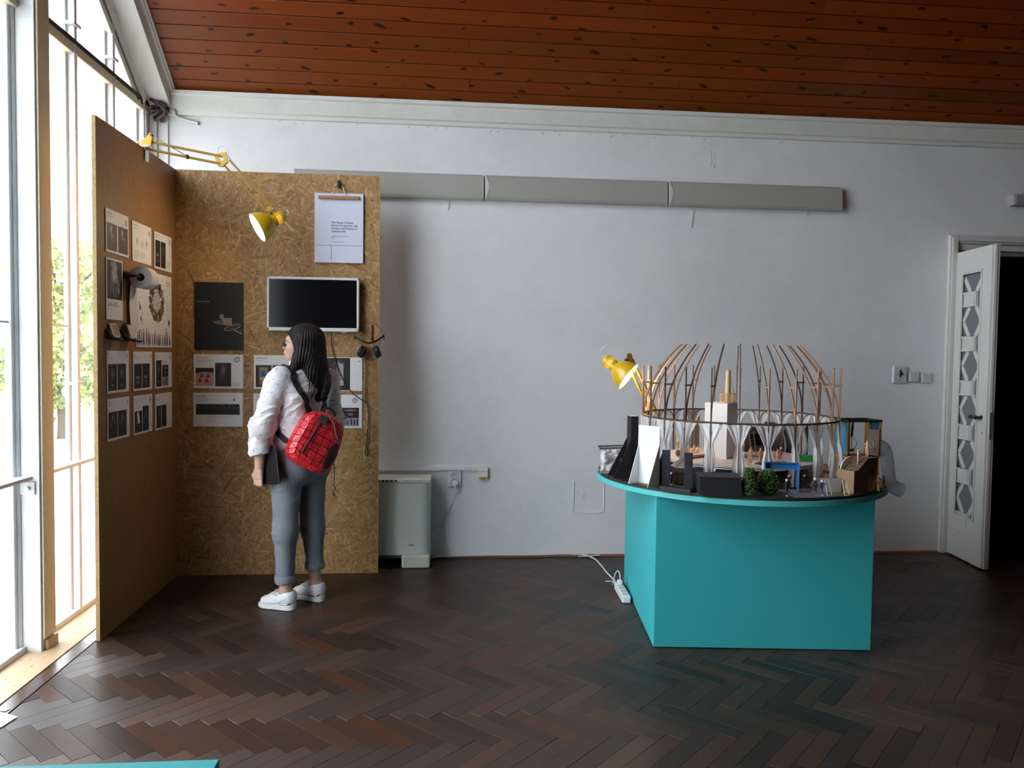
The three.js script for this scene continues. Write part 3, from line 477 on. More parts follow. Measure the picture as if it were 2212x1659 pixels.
print('poster_print', 'tall print titled UBU ROI under a smoky grey photo', LG, 0.19, 0.3, [zRow[0], 1.85], 'left', (c, w, h) => { paper(c, w, h); photo(c, 9, 9, w - 18, 190, 'grey'); for (let i = 0; i < 60; i++) { c.fillStyle = css(200, 200, 205, 0.16); c.beginPath(); c.ellipse(rr(60, 120), rr(20, 100), rr(4, 16), rr(10, 30), 0, 0, 7); c.fill(); c.beginPath(); c.ellipse(rr(24, 170), rr(90, 180), rr(3, 12), rr(6, 24), 0, 0, 7); c.fill(); } c.strokeStyle = css(210, 210, 214, 0.7); c.lineWidth = 5; c.beginPath(); c.arc(112, 96, 17, 0, 7); c.stroke(); c.fillStyle = '#17171a'; c.font = '30px sans-serif'; c.fillText('UBU ROI', 10, 236); lines(c, 12, 248, 165, 1); lines(c, 130, 232, 46, 1); lines(c, 84, 272, 26, 2, 3); });
print('poster_print', 'large white print with ring diagram and row of costume figures', LG, 0.535, 0.42, [-4.233, 1.837], 'left', (c, w, h) => {
  paper(c, w, h); inkText(c, 'UBU ROI', w - 92, 46, 14); lines(c, w - 92, 54, 70, 3); lines(c, 190, 22, 110, 2);
  c.save(); c.translate(300, 160); for (let i = 0; i < 240; i++) { const a = rr(0, 6.3), r = rr(66, 112); c.fillStyle = css(...[[56, 48, 40], [110, 84, 50], [30, 26, 28], [150, 120, 80], [60, 74, 50]][i % 5], 0.6); c.beginPath(); c.ellipse(Math.cos(a) * r, Math.sin(a) * r * 1.0, rr(5, 16), rr(5, 14), a, 0, 7); c.fill(); } for (let i = 0; i < 70; i++) { c.strokeStyle = css(80, 66, 60, 0.4); c.lineWidth = rr(0.6, 2); c.beginPath(); c.arc(rr(-6, 6), rr(-6, 6), rr(4, 58), rr(0, 6), rr(0, 6)); c.stroke(); } c.restore();
  for (let i = 0; i < 22; i++) { const a = i / 22 * 6.28; c.fillStyle = css(60, 60, 66, 0.6); c.fillRect(300 + Math.cos(a) * 150, 160 + Math.sin(a) * 138, 26, 1.6); }
  for (let i = 0; i < 17; i++) { const x = 20 + i * 30 + rr(-6, 6), t = rr(60, 112), y = h - t - 8, p = [[40, 34, 40], [70, 36, 50], [90, 80, 76], [30, 30, 34], [96, 50, 44]][i % 5]; c.fillStyle = css(...p, 0.85); c.beginPath(); c.ellipse(x, y + t * 0.1, 4.5, 6.5, 0, 0, 7); c.fill(); c.beginPath(); c.moveTo(x - 6, y + t * 0.2); c.lineTo(x + 6, y + t * 0.2); c.lineTo(x + rr(7, 13), y + t * rr(0.7, 0.9)); c.lineTo(x + 4, y + t); c.lineTo(x - 4, y + t); c.lineTo(x - rr(7, 13), y + t * 0.8); c.fill(); }
  for (const [x, y, p] of [[50, 190, [70, 64, 70]], [70, 250, [90, 60, 110]], [480, 260, [40, 36, 40]], [40, 330, [150, 90, 90]]]) { c.fillStyle = css(...p, 0.8); for (let i = 0; i < 6; i++) c.fillRect(x + rr(-12, 12), y + rr(-22, 22), rr(4, 12), rr(10, 30)); lines(c, x - 16, y - 36, 40, 2); }
});
print('poster_print', 'print of two dim tower photos, third row at panel front edge', LG, 0.258, 0.21, [zRow[0], 1.397], 'left', two('ACT II', 'stage-tower', 'stage-tower'));
print('poster_print', 'print of two split stage photos, third row middle', LG, 0.263, 0.21, [zRow[1], 1.393], 'left', two('ACT III', 'stage-split', 'stage-split'));
print('poster_print', 'print of two uneven dark photos, third row near the corner', LG, 0.267, 0.208, [zRow[2], 1.389], 'left', (c, w, h) => { paper(c, w, h); inkText(c, 'ACT III', 14, 22, 8); lines(c, 14, 30, 60, 2); photo(c, 14, 46, 84, 152, 'stage-tower'); lines(c, 112, 50, 76, 4, 5); photo(c, 108, 74, 100, 124, 'snow-men'); emblem(c, w - 26, 30, 10); });
print('poster_print', 'print of two A shaped leg photos, bottom row at panel front', LG, 0.262, 0.208, [zRow[0], 1.16], 'left', two('ACT IV', 'stage-legs', 'stage-legs'));
print('poster_print', 'print with one pale tower photo, bottom row middle', LG, 0.262, 0.208, [zRow[1], 1.157], 'left', (c, w, h) => { paper(c, w, h); inkText(c, 'ACT V', 14, 24, 8); lines(c, 14, 32, 50, 2); emblem(c, w - 30, 30, 11); photo(c, 12, 84, 104, 114, 'stage'); c.fillStyle = css(214, 214, 218); c.save(); c.translate(62, 112); c.rotate(-0.25); c.fillRect(-14, -24, 30, 62); c.restore(); photo(c, 122, 62, 86, 136, 'stage-legs'); lines(c, 216, 156, 36, 6, 5); });
print('poster_print', 'print of two near black photos, bottom row at the corner', LG, 0.266, 0.208, [zRow[2], 1.15], 'left', (c, w, h) => { paper(c, w, h); inkText(c, 'ACT V', 14, 22, 8); lines(c, 14, 30, 50, 2); photo(c, 14, 68, 76, 128, 'stage-legs'); photo(c, 98, 68, 76, 128, 'stage'); lines(c, 190, 168, 56, 1); c.fillStyle = '#555'; c.fillRect(w - 34, 18, 4, 12); });
print('poster', 'black portrait poster with small pale ship picture', null, 0.295, 0.417, [-1.522, 1.822], 'back', (c, w, h) => {
  paper(c, w, h, '#0b0b0c'); inkText(c, 'BUILD THE WORLD', 14, 122, 8.6, '#b9b4b2'); inkText(c, 'The Architecture', 14, 131, 6, '#77726f', false);
  c.fillStyle = css(150, 128, 118); c.fillRect(152, 196, 22, 28); c.fillRect(164, 218, 60, 44); c.fillStyle = css(110, 88, 80); c.beginPath(); c.moveTo(104, 238); c.lineTo(168, 232); c.lineTo(176, 262); c.lineTo(130, 258); c.fill(); c.strokeStyle = css(196, 184, 172); c.lineWidth = 3; c.beginPath(); c.ellipse(226, 276, 50, 14, -0.28, 0, 7); c.stroke(); c.fillStyle = css(74, 34, 26); c.beginPath(); c.ellipse(220, 278, 36, 9, -0.28, 0, 7); c.fill(); c.strokeStyle = css(150, 150, 152); c.lineWidth = 7; c.beginPath(); c.moveTo(238, 292); c.lineTo(286, 316); c.stroke();
}, 'poster');
print('poster_print', 'print with pink snow model photo, below the black poster', BG, 0.297, 0.21, [-1.527, 1.379], 'back', (c, w, h) => { paper(c, w, h); inkText(c, 'Act I Scene (i,ii)', 16, 22, 9); lines(c, 16, 30, 98, 5, 4); emblem(c, 258, 32, 14); photo(c, 11, 84, 108, 112, 'model-red'); photo(c, 128, 52, 96, 146, 'model-ghost'); lines(c, 230, 170, 52, 7, 4); });
print('poster_print', 'print with long strip of stage arches, lower left corner', BG, 0.297, 0.21, [-1.53, 1.142], 'back', (c, w, h) => { paper(c, w, h); inkText(c, 'Act I Scene (iii)', 16, 22, 8); inkText(c, 'Act IV Scene (i)', 16, 32, 8); lines(c, 16, 40, 72, 5, 5); c.fillStyle = '#222'; c.beginPath(); c.moveTo(236, 44); c.lineTo(250, 34); c.lineTo(246, 52); c.fill(); c.fillStyle = '#161517'; c.fillRect(16, 70, 262, 66); for (let i = 0; i < 5; i++) { c.strokeStyle = css(150, 144, 142, 0.7); c.lineWidth = 3; const x = 20 + i * 52; c.beginPath(); c.moveTo(x + 4, 74); c.lineTo(x + 16, 102); c.moveTo(x + 48, 74); c.lineTo(x + 34, 102); c.stroke(); c.lineWidth = 1; c.beginPath(); c.moveTo(x + 8, 128); c.lineTo(x + 44, 128); c.stroke(); } lines(c, 76, 146, 150, 3, 6); lines(c, 80, 172, 64, 2, 5); });
print('poster_print', 'print with blue and red model photo beside the visitor', BG, 0.297, 0.21, [-1.166, 1.378], 'back', (c, w, h) => { paper(c, w, h); inkText(c, 'Act II Scene (ii)', 16, 22, 9); lines(c, 16, 30, 60, 2, 5); photo(c, 11, 62, 96, 136, 'model-blue'); photo(c, 113, 62, 96, 136, 'stage-tower'); emblem(c, 262, 30, 12); });
print('poster_print', 'print partly hidden behind the white blouse, lower row middle', BG, 0.297, 0.21, [-1.169, 1.139], 'back', (c, w, h) => { paper(c, w, h); inkText(c, 'Act III Scene (i)', 16, 22, 8); lines(c, 16, 30, 80, 2, 5); photo(c, 60, 80, 200, 100, 'stage-tower'); });
print('poster_print', 'print with crowd in a white aisle, under the headphones', BG, 0.297, 0.21, [-0.8, 1.37], 'back', (c, w, h) => { paper(c, w, h); photo(c, 20, 62, 56, 130, 'stage'); photo(c, 82, 4, 140, 202, 'model-crowd'); c.fillStyle = '#333'; c.save(); c.translate(278, 24); c.rotate(-0.4); c.fillRect(-7, -1.5, 14, 3); c.restore(); });
print('poster_print', 'print with walking silhouettes, lowest print at the right', BG, 0.297, 0.21, [-0.8, 1.136], 'back', (c, w, h) => { paper(c, w, h); emblem(c, 252, 36, 13, false); lines(c, 60, 60, 150, 1); lines(c, 60, 72, 140, 1); photo(c, 14, 82, 116, 116, 'grey-disc'); photo(c, 160, 82, 118, 116, 'snow-men'); });
// hanging clip sign
{
  const o = thing('hanging_sign', 'white paper sign clipped in a wooden bar and hung from a wire', 'sign', [-0.797, 1.957, ZB + 0.004]);
  const t = tex(canvas(600, 860, (c) => { c.scale(2, 2); paper(c, 300, 430, '#d6dcee'); for (const [s, y] of [['The Royal Central', 187], ['School of Speech and', 205], ['Drama, University of', 223], ['London(UK)', 241]]) inkText(c, s, 102, y, 16, '#22222a'); inkText(c, 'Heidi Weng, Gillian Lambert, Yu', 102, 268, 7.2, '#3a3a44'); inkText(c, 'Weinie', 102, 279, 7.2, '#3a3a44'); inkText(c, 'Professor: Simon Donger', 102, 303, 6.6, '#3a3a44'); c.fillStyle = '#3a3c48'; c.fillRect(8, 322, 284, 2); c.fillRect(102, 322, 2.6, 94); }));
  obj('backing_board', rb(0.297, 0.428, 0.008, 0.001, 0.1495, 0.214, 0.004), std([0.1, 0.09, 0.09], 0.6), o);
  const f = new THREE.PlaneGeometry(0.297, 0.428, 8, 12); { const p = f.attributes.position; for (let i = 0; i < p.count; i++) p.setZ(i, 0.0095 + 0.004 * Math.pow(Math.max(0, -p.getY(i) / 0.214), 2)); f.computeVertexNormals(); } f.translate(0.1485, 0.214, 0);
  obj('paper_sheet', f, std('#ffffff', 0.65, { map: t }), o);
  obj('wooden_bar', rb(0.252, 0.021, 0.012, 0.005, 0.148, 0.4, 0.019), std([0.42, 0.2, 0.1], 0.45), o);
  for (const q of [-1, 1]) { const W = (x, y, z) => V(0.1475 + q * x, y, z); obj('wire_loop', [tube([W(0.043, 0.412, 0.016), W(0.043, 0.42, 0.018), W(0.036, 0.43, 0.02), W(0.026, 0.462, 0.014), W(0.02, 0.474, 0.01)], 0.0018, 16)], steel, o); }
  obj('binder_clip', [rb(0.02, 0.034, 0.016, 0.004, 0.147, 0.478, 0.012), ball(0.01, 0.146, 0.498, 0.012), ball(0.007, 0.156, 0.465, 0.016)], blackPlastic, o);
  obj('hanging_wire', [rod(V(0.147, 0.495, 0.01), V(0.146, 0.545, 0.004), 0.0012), rod(V(0.146, 0.545, 0.004), V(0.146, 0.548, -0.024), 0.0012)], steel, o);
}
// white framed screen
{
  const s = thing('wall_screen', 'white framed flat screen, switched off, on the facing panel', 'screen', [-0.797, 1.527, ZB]);
  obj('bezel', [rbox2(0.004, -0.278, 0.278, 0.002, 0.024, 0.02, 0.062), rbox2(0.004, -0.278, 0.278, 0.318, 0.334, 0.02, 0.062), rbox2(0.004, -0.278, -0.264, 0.002, 0.334, 0.02, 0.062), rbox2(0.004, 0.264, 0.278, 0.002, 0.334, 0.02, 0.062)], whitePlastic, s);
  obj('back_shell', rbox2(0.008, -0.27, 0.27, 0.01, 0.328, 0.002, 0.05), blackPlastic, s);
  obj('display', box2(-0.265, 0.265, 0.023, 0.319, 0.05, 0.057), std([0.006, 0.006, 0.008], 0.12), s);
  obj('sensor', rbox2(0.002, 0.17, 0.2, -0.004, 0.004, 0.035, 0.055), whitePlastic, s);
}
// headphones and their cable
{
  const h = thing('headphones', 'black over ear headphones hanging on a wire arc at panel edge', 'headphones', [-0.455, 1.36, ZB]);
  obj('head_arc', tube([V(-0.088, 0.125, 0.05), V(-0.085, 0.165, 0.05), V(-0.045, 0.215, 0.05), V(0.01, 0.228, 0.05), V(0.055, 0.2, 0.05), V(0.083, 0.155, 0.05), V(0.087, 0.13, 0.05)], 0.0016, 32), std([0.05, 0.035, 0.03], 0.4), h);
  const strapPts = [V(-0.09, 0.14, 0.05), V(-0.05, 0.115, 0.055), V(0, 0.1, 0.058), V(0.05, 0.118, 0.055), V(0.088, 0.148, 0.05)];
  obj('head_strap', [tube(strapPts, 0.0045, 24), tube(strapPts.map((p) => p.clone().add(V(0, 0.004, 0.008))), 0.0035, 24), rb(0.008, 0.026, 0.016, 0.003, -0.09, 0.132, 0.05), rb(0.008, 0.026, 0.016, 0.003, 0.088, 0.14, 0.05)], blackPlastic, h);
  for (const s of [-1, 1]) {
    const c = obj('ear_cup', place(lathe([[0, -0.022], [0.024, -0.02], [0.036, -0.01], [0.038, 0.004], [0.03, 0.014], [0, 0.016]], 24), s * 0.052, 0.05, 0.05, 0, 0, s * -1.15), blackPlastic, h);
    obj('ear_pad', place(new THREE.TorusGeometry(0.026, 0.012, 10, 24).rotateX(PI / 2), s * 0.04, 0.043, 0.05, 0, 0, s * -1.15), std([0.02, 0.02, 0.021], 0.8), h);
    obj('yoke', [rod(V(s * 0.087, 0.13, 0.05), V(s * 0.07, 0.06, 0.05), 0.0015)], steel, h);
  }
  obj('hook', [rod(V(0.012, 0.13, 0), V(0.012, 0.13, 0.07), 0.004), rb(0.012, 0.11, 0.006, 0.002, 0.012, 0.16, 0.004)], std([0.12, 0.03, 0.02], 0.5), h);
  const cm = blackPlastic;
  const c1 = thing('audio_cable', 'thin black cable running from the screen down to a loop', 'cable');
  const Z = ZB + 0.012, P = (x, y, z = Z) => V(x, y, z);
  obj('screen_lead', tube([P(-0.69, 1.527, ZB + 0.03), P(-0.693, 1.45), P(-0.676, 1.38), P(-0.64, 1.27), P(-0.59, 1.18), P(-0.53, 1.12), P(-0.475, 1.086), P(-0.464, 1.05), P(-0.462, 1.0), P(-0.466, 0.9), P(-0.472, 0.82), P(-0.462, 0.77), P(-0.474, 0.748), P(-0.482, 0.77), P(-0.472, 0.83), P(-0.468, 0.92)], 0.0026, 90, 6), cm, c1);
  obj('headphone_lead', tube([P(-0.488, 1.39, ZB + 0.05), P(-0.482, 1.36), P(-0.477, 1.28), P(-0.483, 1.2), P(-0.48, 1.13), P(-0.473, 1.085)], 0.0022, 40, 6), cm, c1);
}
// paper roll on a dark rod, beside the big print
{
  const r = thing('paper_roll', 'toilet paper roll on a dark rod with hanging sheet', 'paper roll', [XL, 1.776, -4.2]);
  const pm = std([0.74, 0.73, 0.72], 0.95, { bumpMap: bumpTex(0.05), bumpScale: 0.0006 });
  const shell = lathe([[0.021, 0], [0.056, 0], [0.057, 0.001], [0.057, 0.099], [0.056, 0.1], [0.021, 0.1], [0.021, 0]], 40).rotateX(-PI / 2);
  obj('roll', shell.translate(0.068, 0.002, 0.07), pm, r);
  obj('core', lathe([[0.0195, 0.001], [0.021, 0.001], [0.021, 0.099], [0.0195, 0.099], [0.0195, 0.001]], 30).rotateX(-PI / 2).translate(0.068, 0.002, 0.07), std([0.36, 0.28, 0.2], 0.9), r);
  const sh = new THREE.PlaneGeometry(0.096, 0.27, 6, 24); { const p = sh.attributes.position; for (let i = 0; i < p.count; i++) { const t = 0.5 - p.getY(i) / 0.27; p.setZ(i, 0.012 - 0.004 * Math.sin(t * 5 + p.getX(i) * 20)); p.setX(i, p.getX(i) * (t > 0.9 ? 1 - (t - 0.9) * 2 : 1)); } sh.computeVertexNormals(); }
  obj('hanging_sheet', place(sh, 0.004, -0.135, 0.02, 0, PI / 2, 0), std([0.7, 0.69, 0.68], 0.95, { side: THREE.DoubleSide }), r);
  obj('rod', [rod(V(0.068, 0.002, 0.11), V(0.068, 0.002, -0.05), 0.008), rod(V(0, 0.006, 0.108), V(0.07, 0.004, 0.108), 0.008), rb(0.006, 0.03, 0.03, 0.002, 0.003, 0.006, 0.108), rod(V(0, 0.006, -0.045), V(0.07, 0.004, -0.045), 0.006)], std([0.03, 0.022, 0.018], 0.5), r);
}
// small dark holders with white cards
[[-3.93, 'dark bracket holding a framed card under the UBU print'], [-4.1, 'dark bracket holding a folded white card beside the hanging sheet']].forEach(([z, label], i) => {
  const h = thing('card_holder', label, 'holder', [XL, 1.445, z], 0, 'card holders on the side panel');
  obj('cradle', [tube([V(0.004, 0.06, 0.06), V(0.03, 0.02, 0.045), V(0.05, 0.008, 0), V(0.03, 0.02, -0.045), V(0.004, 0.06, -0.06)], 0.006, 20), bar(V(0, 0.012, 0.05), V(0.07, 0, -0.03), 0.01, 0.008), bar(V(0, 0.012, -0.05), V(0.07, 0, 0.03), 0.01, 0.008), bar(V(0, 0.02, 0.06), V(0.02, 0.008, -0.06), 0.008, 0.006)], std([0.025, 0.018, 0.016], 0.5), h);
  if (i === 0) { obj('frame', [bar(V(0.03, 0.02, -0.035), V(0.01, 0.085, -0.035), 0.008, 0.006), bar(V(0.03, 0.02, 0.035), V(0.01, 0.085, 0.035), 0.008, 0.006), bar(V(0.01, 0.083, -0.035), V(0.01, 0.083, 0.035), 0.008, 0.006), bar(V(0.03, 0.022, -0.035), V(0.03, 0.022, 0.035), 0.008, 0.006)], whitePlastic, h); obj('card', bx(0.003, 0.062, 0.06, 0.018, 0.052, 0, 0, 0, 0.3), std([0.4, 0.3, 0.24], 0.7), h); }
  else obj('card', [bx(0.003, 0.085, 0.05, 0.022, 0.055, 0.014, 0, 0.5, 0.25), bx(0.003, 0.075, 0.05, 0.024, 0.05, -0.026, 0, -0.4, 0.25)], std([0.72, 0.71, 0.72], 0.7), h);
});

// ---------------------------------------------------------------- fittings on the back wall
{ // three fluorescent fittings in a row
  const lens = phys([0.52, 0.515, 0.48], 0.5, { transmission: 0.25, thickness: 0 }), body = std([0.6, 0.6, 0.57], 0.6), rib = std([0.8, 0.8, 0.78], 0.3);
  const spans = [[-0.985, 0.262, 'left, partly behind the panel'], [0.272, 1.523, 'middle'], [1.535, 2.775, 'right']];
  for (const [x0, x1, which] of spans) {
    const w = x1 - x0, f = thing('wall_light', 'dusty fluorescent wall light, ' + which + ' of the row of three', 'wall light', [x0, 2.435, WZ], 0, 'unlit fluorescent fittings on the back wall');
    const prof = []; for (let i = 0; i <= 12; i++) { const t = i / 12; prof.push([0.048 + 0.012 * Math.pow(Math.sin(PI * t), 0.3) - 0.012 * t, 0.004 + 0.164 * t]); }
    const outer = [[0.012, 0.004], ...prof, [0.012, 0.168]], inner = [[0.014, 0.165], ...prof.map(([d, y]) => [d - 0.003, clamp(y, 0.007, 0.165)]).reverse(), [0.014, 0.007]];
    const sweep = (pts, len, holes = []) => ext(pts, len, 0, holes).applyMatrix4(new THREE.Matrix4().makeBasis(V(0, 0, 1), V(0, 1, 0), V(-1, 0, 0))).translate(len, 0, 0);
    obj('diffuser', sweep([...outer, ...inner], w - 0.01).translate(0.005, 0, 0), lens, f);
    obj('tray', [rbox2(0.003, 0, w, 0, 0.172, 0, 0.012), box2(0.002, w - 0.002, 0.03, 0.145, 0.012, 0.02)], body, f);
    for (const q of [0.2, 0.45, 0.72]) obj('holder', rbox2(0.004, w * q, w * q + 0.09, 0.055, 0.115, 0.02, 0.05), std([0.25, 0.25, 0.24], 0.6), f);
    obj('tube', [rod(V(0.06, 0.06, 0.036), V(w - 0.06, 0.06, 0.036), 0.013), rod(V(0.06, 0.115, 0.036), V(w - 0.06, 0.115, 0.036), 0.013)], std([0.7, 0.7, 0.68], 0.3), f);
    obj('end_cap', [sweep(outer, 0.006)], body, f); obj('end_cap', [sweep(outer, 0.006).translate(w - 0.006, 0, 0)], body, f);
    if (x0 > 0) obj('lens_ribs', Array.from({ length: 22 }, (_, i) => { const t = (i + 0.5) / 22, d = 0.06 * Math.sin(PI * t); return bx(Math.max(0.004, 0.024 * Math.sin(PI * t)), 0.0045, 0.003, 0.004 + 0.012 * Math.sin(PI * t), 0.01 + 0.152 * t, 0.061 - 0.012 * t + d * 0); }), rib, f);
  }
  for (const [x, y, l, label] of [[0.025, 2.435, 0.065, 'short white wire stub below the left light fitting'], [1.71, 2.43, 0.135, 'longer white wire stub hanging below the right light fitting'], [2.535, 2.428, 0.03, 'tiny white wire stub near the end of the lights']]) tag(obj('wire_stub', tube([V(x - 0.01, y - 0.012, WZ + 0.006), V(x, y - 0.004, WZ + 0.012), V(x + 0.004, y - l * 0.5, WZ + 0.01), V(x, y - l, WZ + 0.006)], 0.0025, 16), wallPaint), label, 'wire', 'wire stubs below the lights');
}
{ // conduit, thermostat, socket, switches
  tag(obj('cable_duct', [rbox2(0.003, -1.6, 0.318, 0.604, 0.628, WZ, WZ + 0.018)], std([0.76, 0.77, 0.78], 0.5)), 'white cable duct running along the wall above the heater', 'cable duct');
  const t = thing('thermostat', 'small white control box with yellow lower edge', 'control box', [0.283, 0.543, WZ]);
  obj('case', rbox2(0.003, -0.031, 0.031, 0.016, 0.062, 0, 0.026), whitePlastic, t);
  const y = obj('yellow_band', rbox2(0.002, -0.031, 0.031, 0, 0.017, 0, 0.027), std([0.62, 0.42, 0.05], 0.5), t);
  obj('button', [cyl(0.004, 0.004, 0.004, -0.011, 0.009, 0.028, PI / 2), cyl(0.004, 0.004, 0.004, 0.006, 0.009, 0.028, PI / 2)], blackPlastic, y);
  obj('slot', rbox2(0.001, -0.018, 0.016, 0.052, 0.056, 0.024, 0.0272), std([0.35, 0.36, 0.37], 0.5), t);
  const s = thing('double_socket', 'double wall socket with one white plug in its lower outlet', 'socket', [0.088, 0.49, WZ]);
  obj('plate', rb(0.09, 0.113, 0.016, 0.007, 0, 0.055, 0.008), std([0.72, 0.73, 0.74], 0.4), s);
  const ring = (yy) => { const o = obj('outlet', place(lathe([[0.021, 0.002], [0.024, 0.004], [0.026, 0.003], [0.026, 0], [0.0, 0], [0.0, 0.0005], [0.02, 0.0006]], 28).rotateX(PI / 2), -0.002, yy, 0.016), std([0.66, 0.67, 0.68], 0.4), s); obj('hole', [cyl(0.003, 0.003, 0.002, -0.01, yy + 0.002, 0.0168, PI / 2), cyl(0.003, 0.003, 0.002, 0.008, yy - 0.001, 0.0168, PI / 2), rod(V(-0.002, yy + 0.012, 0.016), V(-0.002, yy + 0.012, 0.024), 0.0022)], blackPlastic, o); };
  ring(0.082); ring(0.033);
  const p = thing('plug_cable', 'white plug and lead going down from the socket', 'cable');
  obj('plug', [place(cyl(0.019, 0.017, 0.03, 0, 0, 0), 0.09, 0.523, WZ + 0.033, PI / 2), rb(0.016, 0.03, 0.014, 0.005, 0.092, 0.505, WZ + 0.04)], whitePlastic, p);
  obj('lead', tube([V(0.093, 0.492, WZ + 0.04), V(0.092, 0.46, WZ + 0.03), V(0.07, 0.38, WZ + 0.014), V(0.035, 0.3, WZ + 0.01), V(-0.01, 0.235, WZ + 0.01), V(-0.07, 0.185, WZ + 0.02)], 0.0028, 50), whitePlastic, p);
  const grey = std([0.62, 0.63, 0.65], 0.4);
  const k = thing('key_switch', 'taller wall plate with a vertical slot, left of two switches', 'switch', [3.268, 1.227, WZ], 0, 'switch plates beside the door');
  obj('plate', rb(0.108, 0.13, 0.016, 0.009, 0, 0.065, 0.008), grey, k);
  obj('rim', place(ext([[-0.046, 0], [0.046, 0], [0.046, 0.112], [-0.046, 0.112]], 0.002, 0.001), 0, 0.009, 0.0155), std([0.55, 0.56, 0.58], 0.4), k);
  obj('slot', [box2(-0.006, 0.008, 0.045, 0.098, 0.0165, 0.0192), box2(-0.005, 0.014, 0.06, 0.083, 0.0165, 0.024)], blackPlastic, k);
  for (const [x, y] of [[-0.022, 0.068], [0.024, 0.067], [0, 0.028]]) obj('screw', cyl(0.003, 0.003, 0.003, x, y, 0.019, PI / 2), blackPlastic, k);
  for (const [x, y0, label] of [[3.377, 1.236, 'square rocker switch between the slotted plate and another switch'], [3.471, 1.231, 'square rocker switch nearest the door frame']]) { const r = thing('light_switch', label, 'switch', [x, y0, WZ], 0, 'switch plates beside the door'); obj('plate', rb(0.085, 0.08, 0.012, 0.005, 0, 0.04, 0.006), grey, r); obj('rocker', rb(0.068, 0.064, 0.012, 0.004, 0.002, 0.039, 0.011, -0.05), std([0.6, 0.61, 0.6], 0.4), r); }
  const h = thing('wall_hatch', 'painted over square hatch outline low on the wall', 'hatch', [1.022, 0.306, WZ]);
  obj('hatch_rim', [tube([V(-0.105, 0.23, 0.0015), V(-0.106, 0.1, 0.0015), V(-0.108, 0, 0.0015)], 0.003, 14, 6), tube([V(-0.108, 0.001, 0.0015), V(0, -0.002, 0.0015), V(0.1, 0, 0.0015), V(0.108, 0.004, 0.0015)], 0.003, 14, 6), tube([V(0.108, 0.004, 0.0015), V(0.109, 0.1, 0.0015), V(0.108, 0.2, 0.0015)], 0.003, 14, 6), ball(0.007, -0.106, 0.185, 0, 1, 1, 0.5), ball(0.006, -0.096, 0.2, 0, 1, 1, 0.5), ball(0.007, -0.104, 0.215, 0, 1, 1, 0.5), ball(0.006, 0.098, 0.012, 0, 1, 1, 0.5), ball(0.008, -0.05, -0.03, 0, 0.8, 1.6, 0.4)], wallPaint, h);
  obj('knob', [place(new THREE.TorusGeometry(0.014, 0.0026, 8, 24, 5), -0.034, 0.116, 0.001), ball(0.005, -0.046, 0.103, 0, 1, 1.4, 0.6)], wallPaint, h);
  tag(obj('wall_box', [rbox2(0.004, 4.06, 4.4, 2.515, 2.595, WZ, WZ + 0.05), rbox2(0.003, 4.07, 4.39, 2.522, 2.588, WZ + 0.048, WZ + 0.056)], std([0.34, 0.34, 0.35], 0.5)), 'small grey box fitting on the wall above the doorway', 'wall box');
  // rough fillets of old paint on the wall
  for (const [x, y, l] of [[1.84, 2.72, 0.11], [1.865, 2.71, 0.1], [0.545, 0.36, -0.02], [2.1, 1.85, 0.01], [-0.3, 1.86, 0.03]]) obj('paint_ridge', tube([V(x, y, WZ), V(x + 0.003, y + l * 0.5, WZ + 0.0012), V(x + 0.001, y + l, WZ)], 0.0022, 10, 5), wallPaint, wallBack);
  obj('plaster_crumbs', Array.from({ length: 90 }, () => ball(rr(0.002, 0.007), rr(-1.4, 3.5), rnd() < 0.6 ? rr(2.9, 2.93) : rr(0.014, 0.06), WZ, rr(0.8, 2.4), rr(0.6, 1.4), 0.6, 6)), wallPaint, wallBack).userData.kind = 'stuff';
}
{ // knot of old cable and pipe in the top corner
  const k = thing('cable_knot', 'dusty knot of old cables in the upper window corner', 'cable bundle', [-1.83, 2.935, WZ + 0.06]); k.scale.setScalar(0.8);
  const dm = std([0.09, 0.075, 0.065], 0.8), pts = [];
  for (let s = 0; s < 5; s++) { const p = []; for (let i = 0; i < 9; i++) p.push(V(rr(-0.06, 0.06), rr(-0.1, 0.1) + 0.02, rr(-0.05, 0.05))); pts.push(tube(p, rr(0.008, 0.014), 60, 6)); }
  obj('cable_coil', pts, dm, k);
  obj('junction_box', rb(0.07, 0.07, 0.05, 0.01, 0.015, 0, -0.03), std([0.13, 0.11, 0.1], 0.7), k);
  tag(obj('conduit_pipe', [tube([V(-1.752, 2.955, WZ + 0.045), V(-1.748, 2.945, WZ + 0.035), V(-1.74, 2.92, WZ + 0.02), V(-1.69, 2.9, WZ + 0.014), V(-1.6, 2.88, WZ + 0.012)], 0.012, 40, 8)], trimPaint), 'short white pipe running from the corner under the cornice', 'pipe');
}
